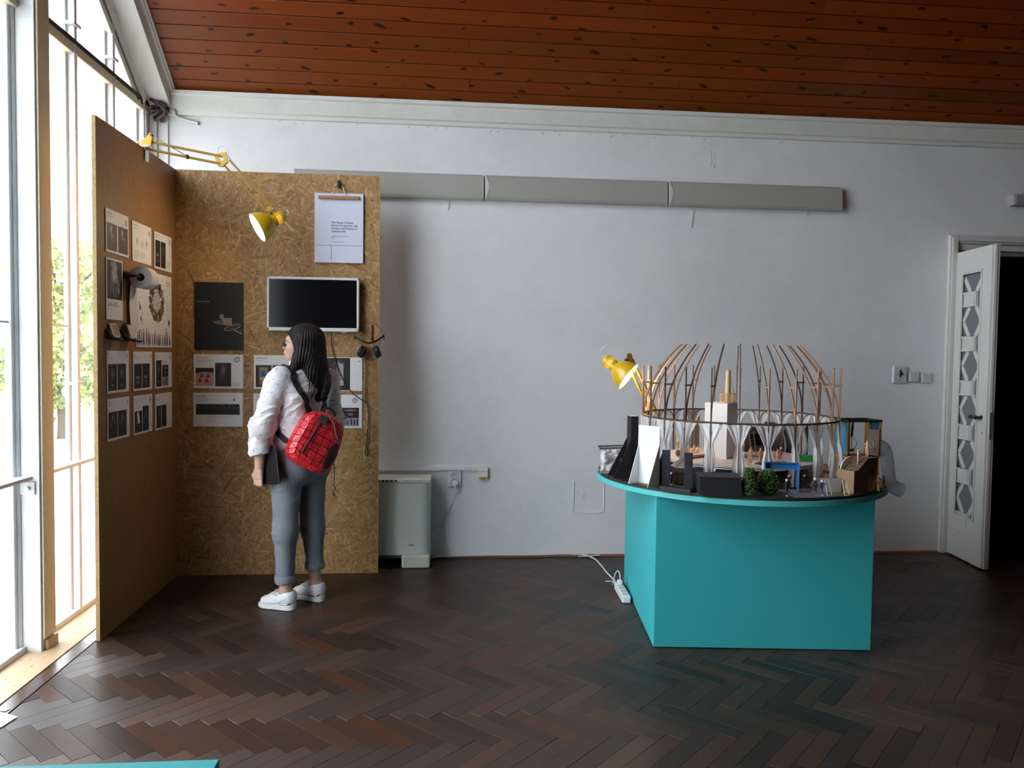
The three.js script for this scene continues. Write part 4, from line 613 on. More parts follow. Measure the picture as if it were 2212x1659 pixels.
{ // heater
  const h = thing('wall_heater', 'cream storage heater standing between panel and socket', 'heater', [-0.62, 0, WZ + 0.02]);
  const cm = phys([0.6, 0.645, 0.6], 0.38, { clearcoat: 0.2 });
  const s = new THREE.Shape(); s.moveTo(-0.4, 0); s.lineTo(0.55, 0); s.lineTo(0.55, -0.15); s.quadraticCurveTo(0.55, -0.225, 0.475, -0.225); s.lineTo(-0.33, -0.225); s.quadraticCurveTo(-0.4, -0.225, -0.4, -0.15); s.closePath();
  const rise = (h0, h1, sh = s) => ext(sh, h1 - h0, 0).rotateX(-PI / 2).scale(1, 1, -1).translate(0, h0, 0);
  const fix = (g) => { const q = g.toNonIndexed ? (g.index ? g.toNonIndexed() : g) : g; const p = q.attributes.position, n = p.count; for (let i = 0; i < n; i += 3) for (const k of ['position', 'normal', 'uv']) { const a = q.attributes[k], w = a.itemSize; for (let c = 0; c < w; c++) { const t = a.array[(i + 1) * w + c]; a.array[(i + 1) * w + c] = a.array[(i + 2) * w + c]; a.array[(i + 2) * w + c] = t; } } q.computeVertexNormals(); return q; };
  const up = (h0, h1) => { const g = ext(s, h1 - h0, 0); g.applyMatrix4(new THREE.Matrix4().makeBasis(V(1, 0, 0), V(0, 0, -1), V(0, 1, 0)).setPosition(0, h0, 0)); return g; };
  obj('casing', up(0.085, 0.555), cm, h);
  obj('top_lid', [rb(0.955, 0.026, 0.228, 0.008, 0.0745, 0.568, 0.113)], std([0.66, 0.65, 0.58], 0.45), h);
  obj('grille', Array.from({ length: 26 }, (_, i) => box2(-0.38 + i * 0.0278, -0.363 + i * 0.0278, 0.566, 0.578, 0.224, 0.2285)), blackPlastic, h);
  obj('lid_recess', rbox2(0.002, 0.37, 0.5, 0.571, 0.577, 0.222, 0.2285), std([0.5, 0.49, 0.43], 0.5), h);
  obj('foot', [rbox2(0.015, 0.365, 0.548, 0, 0.088, 0.05, 0.245)], std([0.64, 0.63, 0.55], 0.5), h);
  obj('foot', [rbox2(0.015, -0.38, -0.2, 0, 0.088, 0.05, 0.24)], std([0.64, 0.63, 0.55], 0.5), h);
  obj('base_tray', box2(-0.36, 0.36, 0.06, 0.088, 0.03, 0.2), std([0.1, 0.1, 0.1], 0.7), h);
  const lg = canvas(256, 96, (c) => { c.clearRect(0, 0, 256, 96); c.fillStyle = '#1c1e20'; c.font = 'bold 82px sans-serif'; c.fillText('GEA', 30, 76); });
  const f = new THREE.PlaneGeometry(0.06, 0.0225); obj('brand_lettering', f.translate(0.43, 0.15, 0.2258), std('#ffffff', 0.5, { map: tex(lg), transparent: true }), h);
}
// ---------------------------------------------------------------- door
{
  const paint = std([0.66, 0.66, 0.63], 0.5, { bumpMap: bumpTex(0.3), bumpScale: 0.0008 }); paint.userData.metric = true;
  const fr = structure('trim_5', 'white painted door frame around the open doorway');
  obj('jamb', [rbox2(0.006, 3.604, 3.672, 0, 2.296, WZ, WZ + 0.03), rbox2(0.004, 3.618, 3.66, 0, 2.28, WZ + 0.028, WZ + 0.04), box2(3.66, 3.68, 0, 2.2, WZ - 0.24, WZ + 0.02)], paint, fr);
  obj('jamb', [rbox2(0.006, 4.63, 4.7, 0, 2.296, WZ, WZ + 0.03), box2(4.62, 4.64, 0, 2.2, WZ - 0.24, WZ + 0.02)], paint, fr);
  obj('head', [rbox2(0.006, 3.672, 4.63, 2.235, 2.296, WZ, WZ + 0.03), rbox2(0.004, 3.66, 4.64, 2.25, 2.28, WZ + 0.028, WZ + 0.04), box2(3.672, 4.63, 2.19, 2.24, WZ - 0.2, WZ + 0.01), rbox2(0.004, 3.672, 4.63, 2.165, 2.2, WZ - 0.12, WZ - 0.06)], paint, fr);
  // leaf: hinge at origin, runs along -x of its own axes then turned towards the viewer
  const d = new THREE.Group(); d.name = 'door_1'; d.userData = { kind: 'structure', label: 'narrow white door leaf with honeycomb glazing, standing open' }; scene.add(d);
  d.position.set(3.668, 0, WZ + 0.045); d.rotation.y = -PI / 2 - 0.14;   // own x runs from hinge to free edge, towards the viewer
  const W = 0.44, H = 2.165, T = 0.04, y0 = 0.012, sx = 0.075, ex = W - 0.105, by = 0.3, ty = H - 0.15;
  obj('stile', rbox2(0.003, 0, sx, y0, H, -T / 2, T / 2), paint, d);
  obj('stile', rbox2(0.003, ex, W, y0, H, -T / 2, T / 2), paint, d);
  obj('rail', rbox2(0.003, sx - 0.004, ex + 0.004, y0, by, -T / 2, T / 2), paint, d);
  obj('rail', rbox2(0.003, sx - 0.004, ex + 0.004, ty, H, -T / 2, T / 2), paint, d);
  obj('edge_strip', [rbox2(0.004, W - 0.002, W + 0.016, y0, H, -T / 2 - 0.004, 0.006), rbox2(0.003, W + 0.012, W + 0.022, y0, H, -0.006, 0.014)], paint, d);
  for (const s of [1, -1]) obj('moulding', [rbox2(0.003, sx, sx + 0.016, by, ty, s * T / 2 - 0.006, s * T / 2 + 0.006), rbox2(0.003, ex - 0.016, ex, by, ty, s * T / 2 - 0.006, s * T / 2 + 0.006), rbox2(0.003, sx, ex, by, by + 0.016, s * T / 2 - 0.006, s * T / 2 + 0.006), rbox2(0.003, sx, ex, ty - 0.016, ty, s * T / 2 - 0.006, s * T / 2 + 0.006), rbox2(0.002, sx - 0.02, ex + 0.02, by - 0.1, by - 0.095, s * T / 2 - 0.002, s * T / 2 + 0.003)], paint, d);
  const frost = phys([0.24, 0.27, 0.29], 0.45, { transmission: 0.35, thickness: 0 });
  const cx = (sx + ex) / 2, hw = (ex - sx) / 2 - 0.014, ys = []; for (let i = 0; i < 6; i++) ys.push(1.822 - i * 0.308);
  const sq = 0.038, sh = 0.052, bars = [];
  ys.forEach((y) => {
    const b = obj('lattice_block', rb(sq * 2, sh * 2, 0.05, 0.004, cx, y, 0), paint, d);
    obj('tie', [bx(hw - sq, 0.014, 0.034, cx - (hw + sq) / 2, y + sh - 0.007, 0), bx(hw - sq, 0.014, 0.034, cx - (hw + sq) / 2, y - sh + 0.007, 0), bx(0.014, sh * 2, 0.034, cx + sq + 0.006, y, 0), bx(hw - sq, sh * 2 - 0.02, 0.02, cx - (hw + sq) / 2, y, 0)], paint, b);
    for (const [px, py] of [[-1, 1], [1, 1], [-1, -1], [1, -1]]) obj('lattice_bar', bar(V(cx + px * sq, y + py * sh, 0), V(cx + px * hw, y + py * 0.152, 0), 0.034, 0.014, V(0, 0, 1)), paint, d);
  });
  for (let i = 0; i < 7; i++) { const a = i === 0 ? ty - 0.014 : ys[i - 1] - 0.002, b = i === 6 ? by + 0.014 : ys[i] + 0.002; obj('pane', box2(cx - hw - 0.01, cx + hw + 0.01, b, a, -0.002, 0.002), frost, d); }
  const hd = obj('handle', [place(lathe([[0, 0.052], [0.012, 0.05], [0.016, 0.04], [0.01, 0.028], [0.006, 0.012], [0.014, 0.006], [0.014, 0]], 18).rotateX(PI / 2), W - 0.055, 1.02, T / 2), rod(V(W - 0.055, 1.02, T / 2 + 0.034), V(W - 0.125, 1.018, T / 2 + 0.034), 0.009, 0.011), ball(0.013, W - 0.128, 1.018, T / 2 + 0.034)], std([0.02, 0.019, 0.018], 0.35), d);
  obj('key_plate', [place(ext(new THREE.Shape().absellipse(0, 0, 0.013, 0.028, 0, 7), 0.003), W - 0.05, 0.91, T / 2), place(ext(new THREE.Shape().absellipse(0, 0, 0.004, 0.01, 0, 7), 0.004), W - 0.05, 0.91, T / 2)], std([0.05, 0.045, 0.04], 0.4), hd);
  obj('lock_plate', rbox2(0.001, W + 0.014, W + 0.023, 0.88, 1.06, -0.012, 0.008), std([0.12, 0.11, 0.1], 0.5), d);
}

// ---------------------------------------------------------------- yellow swing arm lamps
const yellow = phys([0.72, 0.46, 0.012], 0.3, { clearcoat: 0.5, clearcoatRoughness: 0.15 }), yellowArm = phys([0.5, 0.29, 0.02], 0.4, { clearcoat: 0.2 }), lampWhite = std([0.85, 0.84, 0.8], 0.5), darkMetal = std([0.05, 0.045, 0.04], 0.5, { metalness: 0.6 });
function lampHead(parent, centre, dir, intensity) {   // centre = middle of the rim, dir = where the opening points
  const q = new THREE.Quaternion().setFromUnitVectors(V(0, -1, 0), dir.clone().normalize()), M = new THREE.Matrix4().compose(centre, q, V(1, 1, 1)), put = (g) => g.applyMatrix4(M);
  const out = [[0.085, 0], [0.0845, 0.012], [0.08, 0.032], [0.07, 0.056], [0.056, 0.077], [0.042, 0.09], [0.034, 0.096]], inn = out.map(([r, y]) => [r - 0.0025, y + 0.0005]);
  const shade = obj('lamp_shade', put(lathe(out, 48)), yellow, parent);
  obj('shade_lining', put(lathe([...inn].reverse().concat([[0.0845, 0]]), 48)), lampWhite, shade);
  // neck with real vent slots
  const R = 0.034, ring = (y0, y1) => lathe([[R, y0], [R, y1], [R - 0.002, y1], [R - 0.002, y0], [R, y0]], 40), n = 20, bars = [];
  for (let i = 0; i < n; i++) { const a = i / n * 2 * PI, g = bx(0.0062, 0.031, 0.002, 0, 0, 0).translate(0, 0.1335, R - 0.001).rotateY(a); bars.push(g); }
  const neck = obj('neck', [ring(0.094, 0.119), ring(0.148, 0.156), lathe([[R, 0.156], [0.0335, 0.163], [0.029, 0.171], [0.018, 0.177], [0, 0.179]], 40)].map(put), yellow, parent);
  obj('vent_bars', bars.map(put), yellow, neck);
  obj('socket', put(cyl(0.02, 0.02, 0.05, 0, 0.125, 0, 0, 0, 0, 20)), lampWhite, neck);
  const bulb = std([1, 0.95, 0.85], 0.4, { emissive: new THREE.Color().setRGB(1, 0.86, 0.66), emissiveIntensity: 6 });
  obj('bulb', put(lathe([[0, 0.022], [0.014, 0.025], [0.024, 0.036], [0.027, 0.05], [0.024, 0.066], [0.015, 0.084], [0.013, 0.1], [0, 0.1]], 28)), bulb, parent);
  const L = new THREE.PointLight(new THREE.Color().setRGB(1, 0.8, 0.56), intensity); L.position.copy(V(0, 0.048, 0).applyMatrix4(M)); L.castShadow = true; L.shadow.radius = 1.2; L.name = 'bulb_light'; parent.add(L);
  return { back: V(0, 0.176, 0).applyMatrix4(M), side: (x, y, z) => V(x, y, z).applyMatrix4(M), neck };
}
function armPair(parent, a, b, off, r = 0.0065) {   // two parallel square tubes from a to b, off apart
  obj('arm', bar(a, b, 0.0115, 0.0115), yellowArm, parent);
  obj('arm', bar(a.clone().add(off), b.clone().add(off), 0.0115, 0.0115), yellowArm, parent);
}
{
  const l = thing('swing_arm_lamp', 'lit yellow swing arm lamp clamped on the side panel top', 'desk lamp');
  const A = V(-1.6, 2.5, -4.4), E = V(-1.262, 2.463, -4.46), Hh = V(-1.0, 2.235, -4.5);
  // clamp and bracket
  obj('clamp', [rbox2(0.004, -1.66, -1.6, 2.502, 2.514, -4.43, -4.36), rbox2(0.003, -1.63, -1.622, 2.43, 2.51, -4.42, -4.37), rbox2(0.003, -1.672, -1.66, 2.43, 2.51, -4.42, -4.37), cyl(0.006, 0.006, 0.05, -1.685, 2.45, -4.395, 0, 0, PI / 2), cyl(0.016, 0.016, 0.008, -1.712, 2.45, -4.395, 0, 0, PI / 2)], std([0.6, 0.6, 0.6], 0.35, { metalness: 0.7 }), l);
  obj('pivot', [cyl(0.009, 0.009, 0.05, -1.615, 2.53, -4.395)], steel, l);
  const brk = obj('bracket', place(ext([[-0.03, -0.022], [0.012, -0.026], [0.022, 0.02], [0.026, 0.062], [0.014, 0.066], [-0.012, 0.03], [-0.03, 0.024]], 0.022, 0.001), -1.618, 2.52, -4.406), yellow, l);
  obj('bolt', [cyl(0.006, 0.006, 0.03, -1.596, 2.575, -4.395, PI / 2), cyl(0.006, 0.006, 0.03, -1.632, 2.54, -4.395, PI / 2), cyl(0.007, 0.007, 0.03, -1.594, 2.5, -4.395, PI / 2)].slice(0, 1), darkMetal, brk);
  armPair(l, V(-1.6, 2.498, -4.4), V(-1.24, 2.448, -4.46), V(0.0, 0.042, 0));
  const el = obj('elbow', place(ext([[-0.035, 0.036], [0.03, 0.052], [0.04, -0.004], [0.012, -0.03], [-0.012, -0.026]], 0.012, 0.001, [[[-0.012, 0.026], [0.014, 0.03], [0.02, 0.006], [0.004, -0.004]]]), -1.25, 2.463, -4.466), yellow, l);
  armPair(l, V(-1.228, 2.44, -4.462), V(-1.005, 2.196, -4.5), V(0.026, 0.032, 0));
  obj('spring', rod(V(-1.596, 2.575, -4.398), V(-1.42, 2.476, -4.425), 0.0028), steel, l);
  obj('spring', rod(V(-1.21, 2.495, -4.455), V(-1.085, 2.315, -4.48), 0.0028), steel, l);
  obj('collar', rb(0.014, 0.022, 0.02, 0.003, -1.42, 2.474, -4.428), darkMetal, l);
  const c = V(-1.06, 2.105, -4.5), d = V(-0.82, -0.5, 0.35), hd = lampHead(l, c, d, 0.32);
  obj('head_joint', [rb(0.03, 0.035, 0.014, 0.004, -0.992, 2.212, -4.5), rod(V(-0.99, 2.205, -4.5), hd.side(0, 0.108, 0), 0.005), cyl(0.008, 0.008, 0.024, -0.974, 2.214, -4.5, PI / 2)], yellowArm, l);
  obj('lamp_cord', tube([V(-1.62, 2.545, -4.395), V(-1.645, 2.56, -4.395), V(-1.675, 2.53, -4.395), V(-1.69, 2.46, -4.395)], 0.0026, 20), whitePlastic, l);
  obj('cord_loop', tube([V(-1.268, 2.495, -4.46), V(-1.262, 2.535, -4.455), V(-1.235, 2.548, -4.455), V(-1.212, 2.528, -4.455), V(-1.205, 2.495, -4.455)], 0.0024, 24), whitePlastic, l);
  obj('cord_end', [tube([hd.back, hd.back.clone().add(V(0.02, 0.006, 0)), hd.back.clone().add(V(0.012, 0.03, -0.012)), V(-0.99, 2.22, -4.51)], 0.0026, 16)], whitePlastic, l);
}
const TX = 1.594, TZ = -4.017, TOP = 0.777;
{
  const l = thing('swing_arm_lamp', 'lit yellow swing arm lamp rising behind the dome model', 'desk lamp');
  const base = V(1.235, TOP, -4.47), A = V(1.238, 1.07, -4.46), B = V(1.04, 1.372, -4.26);
  obj('clamp', [rbox2(0.004, 1.205, 1.265, TOP + 0.0005, TOP + 0.02, -4.5, -4.44), cyl(0.011, 0.011, 0.07, 1.235, TOP + 0.05, -4.47)], steel, l);
  obj('stem', bar(V(1.235, TOP + 0.06, -4.47), A, 0.013, 0.013, V(1, 0, 0)), yellowArm, l);
  obj('stem_bracket', rb(0.05, 0.06, 0.022, 0.006, 1.232, 1.07, -4.458), yellow, l);
  obj('arm', bar(A, B, 0.0115, 0.0115), yellowArm, l);
  obj('arm', bar(A.clone().add(V(0.03, 0.014, 0)), B.clone().add(V(0.03, 0.014, 0)), 0.0115, 0.0115), yellowArm, l);
  obj('arm_plate', place(ext([[-0.02, -0.03], [0.03, -0.02], [0.014, 0.045], [-0.006, 0.045]], 0.016, 0.001), 1.05, 1.372, -4.268), std([0.2, 0.11, 0.03], 0.4), l);
  const c = V(1.046, 1.285, -4.24), d = V(0.76, -0.6, 0.37), hd = lampHead(l, c, d, 0.45);
  obj('head_joint', [rod(V(1.05, 1.375, -4.26), hd.side(0, 0.108, 0), 0.006), rb(0.02, 0.028, 0.022, 0.004, 1.038, 1.372, -4.26)], darkMetal, l);
  obj('lamp_cord', tube([hd.back, hd.back.clone().add(V(-0.018, 0.03, 0)), V(0.905, 1.45, -4.25), V(0.96, 1.462, -4.25), V(1.01, 1.445, -4.255), V(1.045, 1.42, -4.26)], 0.0028, 36), whitePlastic, l);
}

// ---------------------------------------------------------------- turquoise display table
const teal = std([0.042, 0.45, 0.48], 0.55, { bumpMap: bumpTex(0.3), bumpScale: 0.0004 }); teal.userData.metric = true;
const tealEdge = std([0.09, 0.55, 0.54], 0.5), black = std([0.016, 0.016, 0.019], 0.6), navy = std([0.02, 0.022, 0.03], 0.65);
const kraft = std([0.3, 0.19, 0.11], 0.8, { bumpMap: bumpTex(0.1), bumpScale: 0.0004 }), kraftDark = std([0.16, 0.1, 0.065], 0.8), white = std([0.82, 0.83, 0.86], 0.6), olive = std([0.16, 0.16, 0.03], 0.85);
{
  const t = thing('display_table', 'turquoise table with a square base and round top', 'table', [TX, 0, TZ]);
  const b = 1.043;
  const shell = obj('base', rb(b, 0.733, b, 0.003, 0, 0.3705, 0), teal, t); shell.rotation.y = -0.101;
  obj('table_top', cyl(0.75, 0.75, 0.024, 0, 0.75, 0, 0, 0, 0, 128), tealEdge, t);
  const f = thing('plinth', 'flat turquoise plinth top at the lower left corner', 'plinth', [-1.05, 0, -0.85]);
  obj('plinth_body', box2(-0.55, 0.69, 0, 0.735, -0.38, 0.5), black, f);
  obj('plinth_top', rbox2(0.002, -0.56, 0.697, 0.735, 0.75, -0.395, 0.51), teal, f);
}
// ---------------------------------------------------------------- the architectural model on the table
{
  const g = thing('model_ground', 'black round baseboard of the stage model with coloured ground sheets', 'model base', [TX, 0.7622, TZ]);
  obj('board', cyl(0.742, 0.742, 0.0142, 0, 0.0071, 0, 0, 0, 0, 128), black, g);
  const seg = (a0, a1, r0, r1, y, m, name) => { const s = new THREE.Shape(); s.absarc(0, 0, r1, a0, a1, false); s.absarc(0, 0, r0, a1, a0, true); return obj(name, ext(s, 0.0012).rotateX(-PI / 2).translate(0, 0.0142 + y, 0), m, g); };   // angles from +x towards -z
  seg(-0.98, 0.4, 0.45, 0.735, 0, kraft, 'cardboard_sheet'); seg(-1.24, -1.0, 0.5, 0.73, 0.0002, olive, 'grass_sheet'); seg(-1.58, -1.25, 0.52, 0.735, 0.0003, std([0.17, 0.17, 0.22], 0.8), 'grey_path'); seg(2.9, 3.2, 0.6, 0.735, 0, kraft, 'cardboard_sheet'); seg(3.62, 3.9, 0.6, 0.725, 0.0002, olive, 'grass_sheet');
}
const DC = [1.6, -4.017], DR = 0.51, NR = 24, RINGY = 1.085;
const ply = std([0.34, 0.2, 0.125], 0.7), plyDark = std([0.085, 0.05, 0.035], 0.7), film = phys([0.88, 0.885, 0.9], 0.28, { transmission: 0.5, thickness: 0, ior: 1.45, side: THREE.DoubleSide });
let dome;
{
  const d = dome = thing('dome_frame', 'open dome of curved plywood ribs on a ring of columns', 'model dome', [DC[0], TOP, DC[1]]);
  const y0 = RINGY - TOP, yt = 1.47 - TOP, yp = 1.352 - TOP, ytie = 1.262 - TOP;
  const off = (y) => { const t = (y - y0) / (yt - y0); return 0.2 * t * t; };
  // flat pieces cut in the radial plane: x = outwards from the axis
  const wv = 0.0075, ribIn = [], ribOut = [];
  for (let i = 0; i <= 18; i++) { const y = lerp(y0 - 0.03, yt, i / 18), r = DR - off(Math.max(y, y0)), dr = (y > y0 ? 0.4 * (y - y0) / ((yt - y0) ** 2) : 0), l = Math.hypot(1, dr), w = lerp(0.009, 0.006, i / 18); ribOut.push([r + w / l * 0.5, y + dr * w / l * 0.5]); ribIn.push([r - w / l * 0.5, y - dr * w / l * 0.5]); }
  const ribG = ext([...ribOut, ...ribIn.reverse()], 0.0045).translate(0, 0, -0.00225);
  const postG = ext([[DR + 0.0005, 0], [DR + 0.0065, 0], [DR + 0.0075, y0], [DR + 0.009, yp], [DR + 0.0015, yp], [DR - 0.001, y0]], 0.0045).translate(0, 0, -0.00225);
  const tieG = ext([[DR - off(ytie) - 0.006, ytie - 0.004], [DR + 0.012, ytie - 0.004], [DR + 0.012, ytie + 0.004], [DR - off(ytie) - 0.006, ytie + 0.004]], 0.0065).translate(0, 0, -0.00325);
  // arch between two neighbouring columns, bent to the ring
  const da = 2 * PI / NR, archPts = []; for (let i = 0; i <= 14; i++) { const t = i / 14, a = (t - 0.5) * da * 0.94; archPts.push(V(DR * Math.cos(a), y0 - 0.058 + 0.056 * Math.sqrt(Math.max(0, 1 - (2 * t - 1) ** 2)), DR * Math.sin(a))); }
  const archG = tube(archPts, 0.0022, 28, 5);
  const braceG = [];
  for (let k = 0; k < NR; k++) {
    const phi = (k + 0.62) * da, rot = PI / 2 - phi;   // phi from +z towards +x
    const back = Math.cos(phi) < -0.2, m = [ply, plyDark, ply, ply][k % 4];
    const turn = (o) => { o.rotation.y = -rot; return o; };
    const p = turn(obj('post', postG, [ply, plyDark], d));
    const r = turn(obj('rib', ribG, [ply, plyDark], d)), t = turn(obj('tie', tieG, [ply, plyDark], d));
    const a = turn(obj('arch', archG, plyDark, d)); a.rotation.y = -(rot + da / 2);
  }
  obj('ring_beam', lathe([[DR - 0.006, y0 - 0.004], [DR + 0.006, y0 - 0.004], [DR + 0.006, y0 + 0.004], [DR - 0.006, y0 + 0.004], [DR - 0.006, y0 - 0.004]], 96), plyDark, d);
  obj('base_ring', lathe([[DR - 0.012, 0.0005], [DR + 0.012, 0.0005], [DR + 0.012, 0.005], [DR - 0.012, 0.005], [DR - 0.012, 0.0005]], 96), black, d);
}
for (let k = 0; k < NR; k++) {   // gathered film curtains, one at each column
  const da = 2 * PI / NR, phi = (k + 0.62) * da, rot = PI / 2 - phi, nu = 26, nv = 30, g = new THREE.PlaneGeometry(1, 1, nu, nv), p = g.attributes.position, ph = rr(0, 6), tieY = rr(0.6, 0.68), lowW = rr(0.36, 0.56), endW = rr(0.2, 0.4), lean = rr(-0.05, 0.05), long = rr(0.93, 1);
  for (let i = 0; i < p.count; i++) {
    const u = p.getX(i) * 2, v = 0.5 - p.getY(i), yy = lerp(RINGY - 0.006, lerp(RINGY, TOP + 0.006, long), v), t = (RINGY - yy) / (RINGY - TOP), tt = 1 - tieY;
    const w = t < tt ? lerp(1.02, 0.2, Math.pow(t / tt, 0.85)) : lerp(lerp(0.2, lowW, Math.sin(clamp((t - tt) / 0.4, 0, 1) * PI / 2)), endW, clamp((t - tt - 0.3) / (0.7 - tt), 0, 1));
    const sagTop = t < 0.12 ? 0 : 0, a = (u * 0.5 * w + lean * Math.max(0, t - tt)) * da, pl = Math.sin(u * 7 + ph) * 0.006 + Math.sin(u * 15 + t * 6 + ph * 2) * 0.0035, R = DR + 0.006 + pl * (t < tt ? 0.5 + t : 1.3) + 0.01 * Math.sin(clamp((t - tt) / 0.5, 0, 1) * PI);
    const lift = t < 0.02 ? 0 : 0;
    p.setXYZ(i, R * Math.cos(a), yy - TOP - lift, R * Math.sin(a));
  }
  g.computeVertexNormals();
  const c = obj('film_curtain', g, film, dome); c.rotation.y = -rot;
}
{ // inner stage
  const s = thing('stage_platform', 'pale pinkish round stage inside the ring of columns', 'stage', [DC[0], TOP, DC[1]]);
  const st = tex(canvas(512, 512, (c, w, h) => { c.fillStyle = '#d8cdca'; c.fillRect(0, 0, w, h); for (let i = 0; i < 300; i++) { c.fillStyle = css(150 + rr(-40, 60), 130 + rr(-40, 60), 128 + rr(-40, 60), 0.2); c.fillRect(rr(0, w), rr(0, h), rr(20, 160), rr(1, 7)); } for (let i = 0; i < 120; i++) { c.fillStyle = css(170, 40, 56, 0.18); c.beginPath(); c.ellipse(230 + rr(-110, 60), 250 + rr(-40, 60), rr(3, 26), rr(2, 8), 0, 0, 7); c.fill(); } for (let i = 0; i < 60; i++) { c.fillStyle = css(60, 52, 50, 0.5); c.fillRect(rr(0, w), rr(0, h), rr(20, 120), rr(1, 3)); } }));
  const deckM = std('#ffffff', 0.75, { map: st }), dk = cyl(0.4, 0.4, 0.007, 0, 0.0815, 0, 0, 0, 0, 64);
  { const p = dk.attributes.position, uv = dk.attributes.uv; for (let i = 0; i < p.count; i++) uv.setXY(i, 0.5 + p.getX(i) / 0.82, 0.5 - p.getZ(i) / 0.82); }
  obj('deck', dk, deckM, s);
  obj('under_deck', [cyl(0.395, 0.395, 0.006, 0.004, 0.0705, 0.003, 0, 0, 0, 64)], white, s);
  obj('skirt', [cyl(0.36, 0.37, 0.066, 0, 0.034, 0, 0, 0, 0, 48)], navy, s);
  for (const [x, z, r] of [[-0.23, 0.02, 0.5], [0.05, 0.26, 0.2], [0.14, 0.05, -0.4]]) obj('plank_stack', Array.from({ length: 3 }, (_, i) => bx(0.17, 0.004, 0.035, x + rr(-0.02, 0.02), 0.0875 + i * 0.006, z + rr(-0.02, 0.02), 0, r + rr(-0.2, 0.2))), std([0.52, 0.36, 0.3], 0.8), s);
}
const stageY = TOP + 0.0852;
{ // white tower with gold drum
  const t = thing('white_tower', 'white square tower in the centre of the stage, gold drum on top', 'model tower', [1.5, stageY, -4.0], PI / 4);
  const h = 1.158 - stageY, g = new THREE.BoxGeometry(0.128, h, 0.128, 6, 14, 6), p = g.attributes.position;
  for (let i = 0; i < p.count; i++) p.setXYZ(i, p.getX(i) + 0.002 * noise3(p.getX(i) * 40, p.getY(i) * 20, p.getZ(i) * 40), p.getY(i), p.getZ(i) + 0.002 * noise3(p.getX(i) * 40 + 9, p.getY(i) * 20, p.getZ(i) * 40));
  g.computeVertexNormals(); obj('tower_body', g.translate(0, h / 2, 0), std([0.8, 0.79, 0.79], 0.7), t);
  const gold = std([0.62, 0.4, 0.2], 0.4, { metalness: 0.3 });
  const dr = obj('drum_rail', [place(new THREE.TorusGeometry(0.04, 0.0018, 6, 40).rotateX(PI / 2), 0.025, h + 0.05, 0.025), place(cyl(0.041, 0.041, 0.004, 0, 0, 0, 0, 0, 0, 40), 0.025, h + 0.003, 0.025)], gold, t);
  for (let i = 0; i < 18; i++) { const a = i / 18 * 2 * PI; obj('baluster', rod(V(0.025 + 0.04 * Math.cos(a), h + 0.004, 0.025 + 0.04 * Math.sin(a)), V(0.025 + 0.04 * Math.cos(a), h + 0.05, 0.025 + 0.04 * Math.sin(a)), 0.0016, 0.0016, 5), gold, dr); }
  obj('gold_column', lathe([[0, 0.004], [0.0145, 0.004], [0.0145, 0.06], [0.0135, 0.115], [0.013, 0.135], [0.0115, 0.14], [0.0135, 0.15], [0.014, 0.174], [0, 0.175]], 24).translate(0.025, h, 0.025), std([0.58, 0.4, 0.2], 0.45), t);
  obj('antenna_wire', [rod(V(0.031, h + 0.17, 0.031), V(0.055, h + 0.052, 0.045), 0.0007), rod(V(0.027, h + 0.17, 0.025), V(0.029, h + 0.182, 0.025), 0.0007)], darkMetal, t);
}
function slab(name, label, category, pos, turn, parts, group) { const o = thing(name, label, category, pos, turn, group); for (const [n, g, m] of parts) obj(n, g, m, o); return o; }
const Y = TOP + 0.0013;
// props round the rim, from the left
slab('film_box', 'wire framed box of crumpled film at the far left rim', 'model box', [0.905, Y, -4.02], -0.1, [
  ...[[-1, -1], [1, -1], [-1, 1], [1, 1]].map(([a, b]) => ['wire_post', rod(V(a * 0.062, 0, b * 0.05), V(a * 0.062, 0.13, b * 0.05), 0.0016), std([0.5, 0.51, 0.52], 0.4)]),
  ...[-1, 1].map((b) => ['ground_wire', rod(V(-0.062, 0.002, b * 0.05), V(0.062, 0.002, b * 0.05), 0.0016), std([0.5, 0.51, 0.52], 0.4)]),
  ['top_bar', [bar(V(-0.066, 0.132, 0.05), V(0.066, 0.138, 0.05), 0.006, 0.009), bar(V(-0.066, 0.132, -0.05), V(0.066, 0.138, -0.05), 0.006, 0.009), bar(V(-0.063, 0.132, 0.05), V(-0.063, 0.132, -0.05), 0.006, 0.007)], std([0.08, 0.08, 0.08], 0.5)],
  ['crumpled_sheet', (() => { const g = new THREE.PlaneGeometry(0.115, 0.12, 14, 14), p = g.attributes.position; for (let i = 0; i < p.count; i++) p.setZ(i, 0.03 * noise3(p.getX(i) * 30, p.getY(i) * 30, 3) + 0.012 * noise3(p.getX(i) * 80, p.getY(i) * 80, 7)); const q = g.index ? g.toNonIndexed() : g; q.computeVertexNormals(); return q.translate(0, 0.064, 0); })(), phys([0.75, 0.75, 0.76], 0.5, { transmission: 0.2, thickness: 0, side: THREE.DoubleSide })]]);
slab('black_pylon', 'tall black pylon with two sloping side plates on the left rim', 'model pylon', [0.985, Y, -3.885], 0.12, [
  ['shaft', rbox2(0.001, -0.018, 0.022, 0, 0.314, -0.03, 0.028), black],
  ['side_plate', place(ext([[-0.11, 0], [-0.015, 0], [-0.015, 0.2]], 0.003), 0, 0, 0.03), black], ['side_plate', place(ext([[-0.12, 0], [-0.015, 0], [-0.015, 0.2]], 0.003), 0, 0, -0.036), black],
  ['cross_plate', bx(0.003, 0.09, 0.06, -0.05, 0.045, 0, 0, 0, 0), std([0.05, 0.045, 0.04], 0.6)]]);
